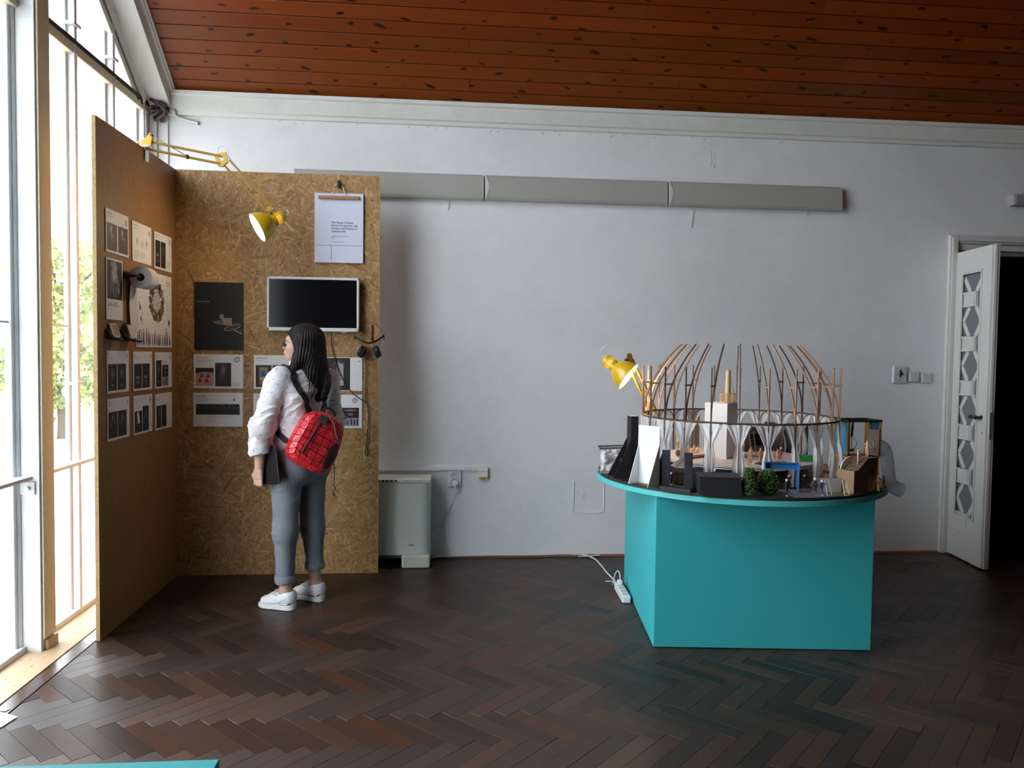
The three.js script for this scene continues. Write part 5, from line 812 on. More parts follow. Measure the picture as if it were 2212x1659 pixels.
slab('white_backboard', 'white upright board braced by two triangular sides', 'model board', [1.006, Y, -3.645], -0.93, [
  ['panel', rbox2(0.0006, -0.062, 0.066, 0, 0.286, -0.004, 0), white],
  ['gusset', place(ext([[0, 0], [0.075, 0], [0, 0.19]], 0.003), -0.059, 0, 0, 0, -PI / 2, 0), white], ['gusset', place(ext([[0, 0], [0.085, 0], [0, 0.2]], 0.003), 0.066, 0, 0, 0, -PI / 2, 0), white]]);
slab('dark_wedge', 'dark grey wedge and post right of the white board', 'model wall', [1.078, Y, -3.59], -0.35, [
  ['post', rbox2(0.001, -0.018, 0.02, 0, 0.173, -0.018, 0.006), navy], ['wedge_plate', place(ext([[-0.075, 0], [-0.018, 0], [-0.018, 0.16]], 0.003), 0, 0, -0.014), std([0.05, 0.05, 0.055], 0.6)]]);
slab('black_steps', 'low black layered steps between two dark posts', 'model steps', [1.11, Y, -3.47], -0.68, [
  ['step', rbox2(0.0006, -0.09, 0.07, 0, 0.005, -0.05, 0.045), black], ['step', rbox2(0.0006, -0.085, 0.066, 0.005, 0.0095, -0.05, 0.036), std([0.03, 0.03, 0.038], 0.4)], ['step', rbox2(0.0006, -0.082, 0.062, 0.0095, 0.014, -0.05, 0.028), black]]);
slab('dark_post', 'single dark post standing left of the low black box', 'model wall', [1.148, Y, -3.462], -0.3, [['post', rbox2(0.001, -0.019, 0.019, 0, 0.177, -0.012, 0.012), navy], ['foot', rbox2(0.001, -0.022, 0.024, 0, 0.004, -0.016, 0.03), black]]);
slab('black_box', 'low black box with a flat overhanging lid at the front rim', 'model box', [1.268, Y, -3.395], -0.2, [['body', rbox2(0.001, -0.092, 0.092, 0, 0.081, -0.075, 0.068), black], ['lid', rbox2(0.0008, -0.095, 0.095, 0.081, 0.084, -0.078, 0.072), navy]]);
slab('tent_model', 'little white tent above a cardboard hut behind the two posts', 'model tent', [1.2, Y, -3.66], 0.2, [
  ['hut', [rbox2(0.002, -0.05, 0.05, 0, 0.05, -0.03, 0.03)], std([0.12, 0.085, 0.06], 0.8)],
  ['canopy', (() => { const g = new THREE.ConeGeometry(0.07, 0.05, 4, 1); g.rotateY(0.6); return g.translate(-0.015, 0.108, 0); })(), std([0.62, 0.6, 0.6], 0.7)], ['pole', [rod(V(-0.05, 0.05, 0.02), V(-0.05, 0.09, 0.02), 0.0012), rod(V(0.02, 0.05, 0.02), V(0.02, 0.09, 0.02), 0.0012)], kraft]]);
function bush(label, x, z, w, h, dpt, n) {
  const b = thing('moss_bush', label, 'model bush', [x, Y, z], 0, 'moss bushes at the model front');
  const sets = [[], []];
  for (let i = 0; i < n; i++) { const t = rnd(), a = rr(0, 6.28), r = Math.sqrt(rnd()) * (0.55 + 0.5 * Math.sin(PI * Math.pow(t, 0.7))) * (1 + 0.35 * noise3(a * 2, t * 5, x * 9)); const g = new THREE.TetrahedronGeometry(rr(0.003, 0.0062)); g.rotateX(rr(0, 3)).rotateY(rr(0, 6)).scale(1, rr(0.6, 1.2), 1); sets[i % 2].push(g.translate(Math.cos(a) * r * w / 2, t * h + 0.003, Math.sin(a) * r * dpt / 2)); }
  obj('moss', sets[0], std([0.055, 0.125, 0.03], 0.9), b).userData.kind = 'stuff'; obj('moss', sets[1], std([0.095, 0.17, 0.04], 0.9), b).userData.kind = 'stuff';
  obj('stalk', [tube([V(0, 0, 0), V(0.004, h * 0.4, 0.003), V(-0.003, h * 0.8, 0)], 0.006, 10, 6)], std([0.05, 0.04, 0.02], 0.9), b);
}
bush('tall narrow green moss bush right of the black box', 1.39, -3.335, 0.07, 0.122, 0.06, 1500);
bush('wide round green moss bush in front of the blue portal', 1.492, -3.37, 0.1, 0.108, 0.07, 1900);
const blue = std([0.02, 0.19, 0.55], 0.55), blueLight = std([0.03, 0.26, 0.62], 0.55);
slab('blue_portal', 'bright blue open portal frame on the grey path', 'model portal', [1.595, Y, -3.455], -0.3, [
  ['leg', rbox2(0.0006, -0.079, -0.074, 0, 0.13, -0.012, 0.026), blueLight], ['leg', rbox2(0.0006, 0.072, 0.077, 0, 0.13, -0.012, 0.034), blue], ['lintel', rbox2(0.0006, -0.079, 0.077, 0.1, 0.13, -0.014, -0.01), blue], ['roof_strip', rbox2(0.0006, -0.079, 0.077, 0.13, 0.133, -0.014, 0.008), std([0.01, 0.1, 0.2], 0.5)]]);
slab('orange_bar', 'short orange board lying behind the blue portal', 'model board', [1.62, Y, -3.56], -0.25, [['board', rbox2(0.0006, -0.055, 0.055, 0.082, 0.098, -0.002, 0.002), std([0.5, 0.25, 0.02], 0.6)], ['leg', [rbox2(0.0006, -0.055, -0.05, 0, 0.09, -0.002, 0.002), rbox2(0.0006, 0.05, 0.055, 0, 0.09, -0.002, 0.002)], black]]);
slab('thin_mast', 'thin black mast beside the left leg of the portal', 'model mast', [1.545, Y, -3.44], 0, [['pole', rod(V(0, 0, 0), V(-0.004, 0.15, 0), 0.0018), black], ['flag', [rbox2(0.0004, -0.006, 0.012, 0.09, 0.094, -0.001, 0.001), rbox2(0.0004, -0.006, 0.012, 0.098, 0.102, -0.001, 0.001)], std([0.3, 0.3, 0.33], 0.5)]]);
{ // little white goal frames
  for (const [x, z, label] of [[1.755, -3.335, 'white wire goal frame nearer the grey path'], [1.838, -3.335, 'white wire goal frame nearer the cardboard house']]) { const o = thing('toy_goal', label, 'goal', [x, Y, z], 0.3, 'small white goal frames'); const A = V(-0.012, 0.001, 0.02), B = V(-0.008, 0.07, 0), C = V(0.012, 0.07, 0), D = V(0.016, 0.001, 0.02); obj('upright', rod(A, B, 0.0014), white, o); obj('upright', rod(D, C, 0.0014), white, o); obj('crossbar', rod(B, C, 0.0014), white, o); obj('ground_bar', rod(A, D, 0.0014), white, o); }
  slab('goal_screen', 'pale sheet standing behind the two goal frames', 'model screen', [1.81, Y, -3.4], -0.1, [['sheet', rbox2(0.0005, -0.062, 0.05, 0, 0.068, -0.001, 0.001), std([0.4, 0.36, 0.35], 0.8)], ['foot', rbox2(0.0005, -0.062, 0.05, 0, 0.002, -0.006, 0.006), kraft]]);
}
{ // cardboard house with stairs
  const o = thing('stair_house', 'brown cardboard house with outside stairs and an arched opening', 'model house', [1.9, Y, -3.355], 0.46);
  const prof = [[0, 0], [0.175, 0], [0.175, 0.158], [0.1, 0.158]]; for (let i = 5; i >= 0; i--) { prof.push([0.034 + i * 0.0113, 0.109 + (i + 1) * 0.0078]); prof.push([0.034 + i * 0.0113, 0.109 + i * 0.0078]); } prof.push([0, 0.106]);
  const hole = []; for (let i = 0; i <= 12; i++) { const a = PI * i / 12; hole.push([0.134 + 0.026 * Math.cos(a), 0.055 + 0.05 * Math.sin(a)]); } hole.push([0.108, 0.004], [0.16, 0.004]);
  obj('shell', ext(prof, 0.09, 0, [hole.reverse()]).translate(0, 0, -0.09), kraftDark, o);
  obj('front_face', rbox2(0.0005, -0.0015, 0, 0, 0.106, -0.09, 0), kraft, o);
  obj('roof_sheet', rbox2(0.0005, 0.1, 0.178, 0.158, 0.16, -0.093, 0.003), std([0.2, 0.12, 0.085], 0.8), o);
  for (let i = 0; i < 6; i++) obj('stair_tread', rbox2(0.0005, 0.032 + i * 0.0113, 0.047 + i * 0.0113, 0.1155 + i * 0.0078, 0.1172 + i * 0.0078, -0.06, 0.001), std([0.08, 0.05, 0.035], 0.8), o);
  const cs = new THREE.Shape(); cs.moveTo(0.0, 0.107); cs.bezierCurveTo(0.01, 0.14, 0.03, 0.162, 0.09, 0.165); cs.lineTo(0.09, 0.107); cs.closePath();
  obj('curved_side', ext(cs, 0.004).translate(-0.002, 0, -0.075), white, o);
  const p = thing('upright_cardboard', 'dark brown upright panel holding the plastic pipe', 'model board', [2.085, Y + 0.16, -3.51], 0.3); obj('sheet', rbox2(0.0006, -0.004, 0.004, 0.0005, 0.125, -0.035, 0.03), std([0.09, 0.06, 0.045], 0.8), p); obj('foot', rbox2(0.0006, -0.01, 0.012, 0.0003, 0.003, -0.035, 0.03), kraftDark, p);
}
{ // clear corrugated pipe
  const o = thing('plastic_pipe', 'clear plastic elbow pipe bending over the right rim', 'pipe'), clear = phys([0.74, 0.77, 0.8], 0.12, { transmission: 0.72, thickness: 0, ior: 1.4, side: THREE.DoubleSide });
  const curve = new THREE.CatmullRomCurve3([V(2.074, 0.980, -3.535), V(2.112, 0.984, -3.535), V(2.150, 0.963, -3.535), V(2.166, 0.918, -3.535), V(2.174, 0.858, -3.535), V(2.185, 0.808, -3.535), V(2.208, 0.778, -3.535), V(2.244, 0.764, -3.535)]);
  const n = 90, fr = curve.computeFrenetFrames(n, false), seg = 24, pos = [], idx = [];
  for (let i = 0; i <= n; i++) { const t = i / n, P = curve.getPointAt(t), rad = 0.03 + (t < 0.24 || t > 0.82 ? 0.004 : 0.001 * Math.sin(t * 150)); for (let j = 0; j <= seg; j++) { const a = j / seg * 2 * PI, q = P.clone().addScaledVector(fr.normals[i], Math.cos(a) * rad).addScaledVector(fr.binormals[i], Math.sin(a) * rad); pos.push(q.x, q.y, q.z); } }
  for (let i = 0; i < n; i++) for (let j = 0; j < seg; j++) { const a = i * (seg + 1) + j, b = a + seg + 1; idx.push(a, b, a + 1, b, b + 1, a + 1); }
  const g = new THREE.BufferGeometry(); g.setAttribute('position', new THREE.Float32BufferAttribute(pos, 3)); g.setIndex(idx); g.computeVertexNormals(); obj('pipe_wall', g, clear, o);
  const rimAt = (t, r, tube_) => { const P = curve.getPointAt(t), T = curve.getTangentAt(t), tg = new THREE.TorusGeometry(r, tube_, 8, 32); tg.applyQuaternion(new THREE.Quaternion().setFromUnitVectors(V(0, 0, 1), T)); return tg.translate(P.x, P.y, P.z); };
  obj('collar', rimAt(0.02, 0.034, 0.0018), clear, o); obj('collar', rimAt(0.26, 0.034, 0.0014), clear, o); obj('end_rim', rimAt(0.99, 0.034, 0.0026), std([0.3, 0.32, 0.34], 0.3), o);
}
{ // yellow framed cabin with blue windows
  const o = thing('window_cabin', 'yellow framed cabin with blue windows behind the cardboard house', 'model cabin', [2.165, Y, -3.8], 0.05);
  const yb = std([0.42, 0.24, 0.03], 0.6), dk = std([0.025, 0.02, 0.012], 0.6), bl = phys([0.08, 0.3, 0.5], 0.35, { transmission: 0.3, thickness: 0 }), or = std([0.5, 0.2, 0.02], 0.6);
  obj('base', rbox2(0.001, -0.09, 0.085, 0, 0.125, -0.06, 0.06), or, o);
  for (const [x, z] of [[-0.09, 0.06], [0.085, 0.06], [-0.09, -0.06], [0.085, -0.06], [0.018, 0.06]]) obj('corner_post', rbox2(0.001, x - 0.006, x + 0.006, 0.125, 0.31, z - 0.005, z + 0.005), yb, o);
  obj('top_frame', [rbox2(0.001, -0.098, 0.093, 0.3, 0.312, 0.053, 0.066), rbox2(0.001, -0.098, 0.093, 0.3, 0.312, -0.066, -0.053), rbox2(0.001, -0.098, -0.086, 0.3, 0.312, -0.066, 0.066), rbox2(0.001, 0.081, 0.093, 0.3, 0.312, -0.066, 0.066)], dk, o);
  obj('pane', box2(0.024, 0.079, 0.13, 0.3, 0.058, 0.06), bl, o); obj('pane', box2(-0.091, -0.089, 0.13, 0.3, -0.055, 0.055), bl, o); obj('pane', box2(0.084, 0.086, 0.13, 0.3, -0.055, 0.055), bl, o);
  obj('sill_frame', rbox2(0.001, -0.094, 0.09, 0.122, 0.132, 0.052, 0.067), dk, o);
  const c = obj('hanging_cage', Array.from({ length: 6 }, (_, i) => { const a = i * PI / 3; return tube([V(-0.035, 0.22, 0), V(-0.035 + 0.026 * Math.cos(a), 0.195, 0.026 * Math.sin(a)), V(-0.035 + 0.024 * Math.cos(a), 0.17, 0.024 * Math.sin(a)), V(-0.035, 0.15, 0)], 0.0009, 10, 4); }), dk, o);
  obj('cage_stem', [rod(V(-0.035, 0.22, 0), V(-0.03, 0.3, 0), 0.006), cyl(0.02, 0.01, 0.012, -0.035, 0.148, 0, 0, 0, 0, 10)], std([0.1, 0.11, 0.11], 0.5), c);
}
// scenery inside and behind the ring
slab('black_backdrop', 'black backdrop panel behind the curtains on the right', 'model board', [2.03, Y, -4.33], -0.75, [['panel', rbox2(0.001, -0.16, 0.12, 0, 0.24, -0.002, 0.002), std([0.02, 0.02, 0.032], 0.7)], ['foot', rbox2(0.001, -0.16, 0.12, 0, 0.004, -0.012, 0.012), black]]);
slab('green_box', 'small bright green box between the right hand curtains', 'model box', [1.9, stageY, -3.83], -0.3, [['body', rbox2(0.001, -0.055, 0.045, 0, 0.03, -0.02, 0.02), std([0.01, 0.2, 0.03], 0.6)], ['rim', rbox2(0.001, -0.057, 0.047, 0.03, 0.032, -0.022, 0.022), std([0.02, 0.25, 0.04], 0.6)]]);
slab('scenery_hut', 'grey cardboard hut with a dark opening behind the tower', 'model house', [1.8, stageY, -4.27], 0.3, [['wall', [rbox2(0.001, -0.09, -0.05, 0, 0.13, -0.03, 0.03), rbox2(0.001, 0.05, 0.07, 0, 0.13, -0.03, 0.03), rbox2(0.001, -0.09, 0.07, 0.1, 0.14, -0.03, 0.03), rbox2(0.001, -0.09, 0.07, 0, 0.03, -0.03, 0.03)], std([0.2, 0.17, 0.16], 0.8)], ['dark_opening', box2(-0.05, 0.05, 0.03, 0.1, -0.02, -0.01), black]]);
slab('brown_board', 'brown cardboard board standing behind the ring at the back', 'model board', [1.555, Y, -4.64], 0.1, [['sheet', rbox2(0.001, -0.06, 0.05, 0, 0.29, -0.002, 0.002), kraft], ['foot', rbox2(0.001, -0.06, 0.05, 0, 0.003, -0.015, 0.015), kraftDark]]);
{ const l = thing('model_ladder', 'tiny grey ladder leaning inside the stage', 'model ladder', [1.742, stageY, -4.12], 0.35); const m = std([0.3, 0.31, 0.33], 0.4); l.rotation.z = 0.2; obj('rail', bar(V(-0.016, 0, 0), V(-0.016, 0.13, 0), 0.003, 0.003, V(1, 0, 0)), m, l); obj('rail', bar(V(0.016, 0, 0), V(0.016, 0.13, 0), 0.003, 0.003, V(1, 0, 0)), m, l); for (let i = 0; i < 8; i++) obj('rung', rod(V(-0.016, 0.012 + i * 0.015, 0), V(0.016, 0.012 + i * 0.015, 0), 0.0012, 0.0012, 5), m, l); }
slab('pink_tube', 'pink paper tube lying on the stage, dark open end', 'model tube', [1.29, stageY, -4.0], 0.5, [['tube', place(lathe([[0.018, -0.03], [0.022, -0.03], [0.022, 0.03], [0.018, 0.03], [0.018, -0.03]], 24), 0, 0.0222, 0, 0, 0, PI / 2), std([0.6, 0.42, 0.36], 0.7)], ['core', place(cyl(0.018, 0.018, 0.05, 0, 0, 0), 0.003, 0.0222, 0, 0, 0, PI / 2), std([0.08, 0.05, 0.02], 0.8)]]);
slab('red_barrel', 'dark red barrel lying on the grass sheet', 'model barrel', [1.79, Y, -3.47], 0.4, [['body', place(lathe([[0, -0.02], [0.015, -0.02], [0.018, 0], [0.015, 0.02], [0, 0.02]], 18), 0, 0.0182, 0, PI / 2, 0, 0), std([0.12, 0.015, 0.02], 0.5)], ['hoop', [place(new THREE.TorusGeometry(0.0172, 0.001, 6, 20), 0, 0.0182, 0.01), place(new THREE.TorusGeometry(0.0172, 0.001, 6, 20), 0, 0.0182, -0.01)], black]]);
slab('canoe_model', 'small wooden canoe on the brown sheet at the right rim', 'model boat', [2.085, Y, -3.472], -0.55, [['hull', (() => { const s = [], n = 14; for (let i = 0; i <= n; i++) { const t = i / n * 2 - 1, w = 0.012 * (1 - t * t) + 0.0008; s.push([t * 0.04, w]); } const o2 = s.map(([a, b]) => [a, b]).concat(s.slice().reverse().map(([a, b]) => [a, -b])), inn = s.slice(2, -2).map(([a, b]) => [a * 0.96, b * 0.8]).concat(s.slice(2, -2).reverse().map(([a, b]) => [a * 0.96, -b * 0.8])); return ext(o2, 0.009, 0, [inn.reverse()]).rotateX(-PI / 2); })(), std([0.42, 0.26, 0.14], 0.7)], ['floor', bx(0.06, 0.002, 0.014, 0, 0.0015, 0), std([0.3, 0.18, 0.1], 0.7)], ['thwart', [bx(0.004, 0.003, 0.02, -0.018, 0.008, 0), bx(0.004, 0.003, 0.02, 0, 0.008, 0), bx(0.004, 0.003, 0.02, 0.018, 0.008, 0)], black]]);
// ---------------------------------------------------------------- figurines
function figureGeo(pose, withHead = true) {
  const J = { hip: [0, 0.5, 0], chest: [0, 0.78, 0], head: [0, 0.935, 0.01], lk: [-0.05, 0.27, 0.01], la: [-0.055, 0.035, 0], rk: [0.05, 0.27, 0.01], ra: [0.055, 0.035, 0], le: [-0.15, 0.64, 0], lh: [-0.145, 0.47, 0.03], re: [0.15, 0.64, 0], rh: [0.145, 0.47, 0.03], ...pose };
  const f = [cap(J.hip, J.chest, 0.082, 0.09), cap([J.hip[0] - 0.045, J.hip[1], J.hip[2]], J.lk, 0.062, 0.045), cap(J.lk, J.la, 0.045, 0.03), cap([J.hip[0] + 0.045, J.hip[1], J.hip[2]], J.rk, 0.062, 0.045), cap(J.rk, J.ra, 0.045, 0.03), cap(J.la, [J.la[0], J.la[1] - 0.01, J.la[2] + 0.07], 0.03, 0.025), cap(J.ra, [J.ra[0], J.ra[1] - 0.01, J.ra[2] + 0.07], 0.03, 0.025),
    cap([J.chest[0] - 0.1, J.chest[1] + 0.02, J.chest[2]], J.le, 0.04, 0.032), cap(J.le, J.lh, 0.032, 0.026), cap([J.chest[0] + 0.1, J.chest[1] + 0.02, J.chest[2]], J.re, 0.04, 0.032), cap(J.re, J.rh, 0.032, 0.026), cap(J.chest, J.head, 0.05, 0.04)];
  if (withHead) f.push(ell(J.head, [0.06, 0.075, 0.068]));
  const u = union(0.035, ...f);
  const g = nets(u, [-0.36, -0.02, -0.3], [0.36, 1.05, 0.42], 0.026);
  g.userData.head = J.head; g.userData.feet = [J.la, J.ra];
  return g;
}
const POSE = {
  stand: {}, hips: { re: [0.19, 0.66, -0.04], rh: [0.1, 0.56, 0.02] }, stride: { la: [-0.06, 0.035, 0.13], lk: [-0.05, 0.28, 0.11], ra: [0.06, 0.035, -0.1], re: [0.2, 0.74, 0.06], rh: [0.31, 0.72, 0.1] },
  sit: { hip: [0, 0.1, 0], chest: [0, 0.38, -0.01], head: [0, 0.54, 0.01], lk: [-0.08, 0.19, 0.2], la: [-0.06, 0.04, 0.3], rk: [0.08, 0.19, 0.2], ra: [0.06, 0.04, 0.3], le: [-0.15, 0.25, 0.04], lh: [-0.1, 0.2, 0.16], re: [0.15, 0.25, 0.04], rh: [0.1, 0.2, 0.16] },
  crouch: { hip: [0, 0.36, -0.06], chest: [0, 0.58, 0.06], head: [0, 0.72, 0.12], lk: [-0.08, 0.25, 0.12], la: [-0.07, 0.035, 0], rk: [0.08, 0.25, 0.12], ra: [0.07, 0.035, 0], le: [-0.14, 0.45, 0.18], lh: [-0.08, 0.34, 0.3], re: [0.14, 0.45, 0.18], rh: [0.08, 0.34, 0.3] },
  wave: { re: [0.17, 0.86, 0.05], rh: [0.12, 1.0, 0.06], le: [-0.17, 0.66, 0.04], lh: [-0.2, 0.52, 0.12] } };
const bare = {}, clad = {}; for (const k in POSE) { bare[k] = figureGeo(POSE[k]); clad[k] = figureGeo(POSE[k], false); }
const skinM = std([0.62, 0.36, 0.22], 0.6), skinWarm = std([0.66, 0.36, 0.15], 0.6), plasterM = std([0.78, 0.77, 0.76], 0.6);
const suits = { black: std([0.02, 0.02, 0.024], 0.7), green: std([0.06, 0.11, 0.07], 0.7), red: std([0.07, 0.012, 0.016], 0.7), khaki: std([0.1, 0.095, 0.07], 0.7), robe: std([0.32, 0.06, 0.04], 0.7), blueS: std([0.06, 0.06, 0.2], 0.7), brown: std([0.08, 0.05, 0.035], 0.7) };
function bareFig(label, pose, x, y, z, turn, h = 0.064, m = skinM) { const o = obj('bare_figurine', bare[pose], m); o.position.set(x, y, z); o.rotation.y = turn; o.scale.setScalar(h); tag(o, label, 'figurine', 'bare figurines on the model'); }
function cladFig(label, pose, suit, x, y, z, turn, h = 0.064) {
  const o = thing('dressed_figurine', label, 'figurine', [x, y, z], turn, 'dressed figurines with white heads'); o.scale.setScalar(h);
  obj('body', clad[pose], suits[suit], o); const hd = clad[pose].userData.head; obj('head', ball(0.078, hd[0], hd[1] + 0.005, hd[2], 0.9, 1.1, 1, 14), plasterM, o);
  for (const f of clad[pose].userData.feet) obj('shoe', ball(0.05, f[0], Math.max(0.032, f[1]), f[2] + 0.035, 0.75, 0.6, 1.4, 10), plasterM, o);
}
const sy = stageY + 0.0005, gy = Y + 0.0003;
bareFig('orange bare figurine standing behind the pink tube', 'stand', 1.34, sy, -4.24, 0.5, 0.07, skinWarm);
bareFig('bare figurine seated left of a seated pair on stage', 'sit', 1.37, sy, -4.14, -2.4, 0.075);
bareFig('bare figurine seated at the middle of three on stage', 'sit', 1.405, sy, -4.15, -2.8, 0.075, skinWarm);
bareFig('bare figurine seated closest to the white tower', 'sit', 1.4, sy, -4.07, -2.5, 0.075);
bareFig('bare figurine standing right of the tower, arms bent', 'hips', 1.63, sy, -3.9, -0.4, 0.066);
bareFig('bare figurine on the front edge of the stage', 'crouch', 1.528, sy, -3.66, -0.6, 0.075);
bareFig('bare figurine standing half behind a film curtain', 'stand', 1.618, sy, -3.75, 0.6, 0.08);
bareFig('bare figurine facing the red robed figure', 'stride', 1.722, sy, -3.78, 1.2, 0.07);
cladFig('red robed figurine with white head on the stage', 'stand', 'robe', 1.79, sy, -3.89, -0.5, 0.066);
bareFig('bare figurine crouching beside the little tent', 'crouch', 1.262, gy, -3.64, 0.2, 0.07, skinWarm);
cladFig('slim dressed figurine standing against the first dark post', 'stand', 'black', 1.088, Y + 0.0142, -3.535, 0.3, 0.06);
cladFig('dressed figurine peeping over the lid of the black box', 'stand', 'black', 1.3, gy, -3.53, -0.2, 0.09);
cladFig('dressed figurine in shadow between the two bushes', 'stride', 'black', 1.5, gy, -3.47, 0.3, 0.06);
cladFig('green suited figurine between the two moss bushes', 'stand', 'green', 1.432, gy, -3.34, 0.2, 0.072);
cladFig('black suited figurine inside the blue portal, left side', 'stand', 'black', 1.578, gy, -3.47, 0.1, 0.066);
cladFig('black suited figurine striding on the grey path', 'stride', 'black', 1.558, gy, -3.318, 0.1, 0.076);
cladFig('black suited figurine leaning on the right portal leg', 'wave', 'black', 1.64, gy, -3.47, -0.4, 0.07);
cladFig('dark red suited figurine right of the portal', 'stand', 'red', 1.732, gy, -3.5, -0.2, 0.066);
cladFig('khaki suited figurine bending over the red barrel', 'crouch', 'khaki', 1.728, gy, -3.41, 0.9, 0.086);
cladFig('blue suited figurine at the near goal frame', 'stride', 'blueS', 1.728, gy, -3.325, 0.4, 0.07);
bareFig('bare figurine standing under the dark curtain gap', 'hips', 1.872, gy, -3.56, -0.5, 0.068, skinWarm);
bareFig('bare figurine of the pair above the goal screen', 'stand', 1.98, gy, -3.64, 0.4, 0.09);
cladFig('brown suited figurine of the pair above the goal screen', 'stand', 'brown', 2.005, gy, -3.64, -0.4, 0.09);
bareFig('bare figurine climbing the cardboard stairs', 'hips', 1.945, Y + 0.131, -3.405, -2.2, 0.072);
bareFig('bare figurine on the roof of the cardboard house', 'hips', 2.02, Y + 0.1605, -3.46, 2.6, 0.078);
bareFig('bare figurine stepping out of the arched opening', 'stride', 2.06, gy, -3.43, 0.4, 0.075, skinWarm);
bareFig('bare figurine at the outer right rim by the pipe end', 'wave', 2.125, gy, -3.49, 1.4, 0.066);
// ---------------------------------------------------------------- cables on the floor
{
  const s = thing('power_strip', 'white power strip leaning on the table base', 'power strip', [1.056, 0.0005, -4.33], -0.05);
  obj('case', rb(0.05, 0.042, 0.27, 0.008, 0, 0.022, 0), whitePlastic, s);
  for (let i = 0; i < 4; i++) { const o = obj('outlet', cyl(0.018, 0.018, 0.002, 0, 0.0432, 0.095 - i * 0.056, 0, 0, 0, 20), std([0.6, 0.61, 0.62], 0.5), s); obj('hole', [cyl(0.0025, 0.0025, 0.002, -0.008, 0.0442, 0.095 - i * 0.056, 0, 0, 0, 8), cyl(0.0025, 0.0025, 0.002, 0.008, 0.0442, 0.095 - i * 0.056, 0, 0, 0, 8)], blackPlastic, o); }
  const c = thing('extension_lead', 'white extension lead running along the wall to the power strip', 'cable');
  obj('lead', tube([V(-0.06, 0.016, WZ + 0.05), V(0.02, 0.016, WZ + 0.03), V(0.3, 0.02, WZ + 0.024), V(0.6, 0.018, WZ + 0.024), V(0.9, 0.022, WZ + 0.024), V(1.0, 0.012, WZ + 0.03), V(1.045, 0.007, -5.13), V(1.062, 0.007, -4.95), V(1.064, 0.007, -4.78), V(1.075, 0.007, -4.62), V(1.058, 0.02, -4.52), V(1.056, 0.022, -4.462)], 0.005, 120, 8), whitePlastic, c);
  obj('tape', [bx(0.16, 0.0015, 0.018, 1.02, 0.0135, -5.17, 0, 0.2), bx(0.1, 0.0015, 0.018, 1.05, 0.013, -4.56, 0, -0.1)].slice(0, 1), std([0.7, 0.7, 0.7], 0.5), c);
  obj('tape', bx(0.1, 0.0015, 0.018, 1.06, 0.0128, -4.58, 0, -0.1), std([0.7, 0.7, 0.7], 0.5), c);
  const p = thing('plug_lead', 'looped white lead plugged into the power strip', 'cable');
  obj('plug', [rb(0.03, 0.03, 0.03, 0.008, 1.058, 0.0595, -4.405)], whitePlastic, p);
  obj('lead', tube([V(1.06, 0.07, -4.405), V(1.058, 0.11, -4.41), V(1.052, 0.118, -4.44), V(1.045, 0.09, -4.47), V(1.04, 0.04, -4.49), V(1.042, 0.006, -4.52), V(1.07, 0.006, -4.6)], 0.0036, 50), whitePlastic, p);
  // torn paper scraps at the lower left
  for (const [pts, label] of [[[[-1.69, -3.06], [-1.6, -3.012], [-1.615, -2.93], [-1.69, -2.95]], 'torn printed paper scrap on the floor at the left edge'], [[[-1.71, -3.1], [-1.665, -3.085], [-1.67, -3.06], [-1.71, -3.07]], 'smaller paper scrap beside the torn printed one']]) { const g = ext(pts.map(([x, z]) => [x, -z]), 0.0004).rotateX(-PI / 2); const m = obj('paper_scrap', g, std([0.66, 0.69, 0.76], 0.7)); m.position.y = 0.003; tag(m, label, 'paper', 'paper scraps on the floor'); }
}

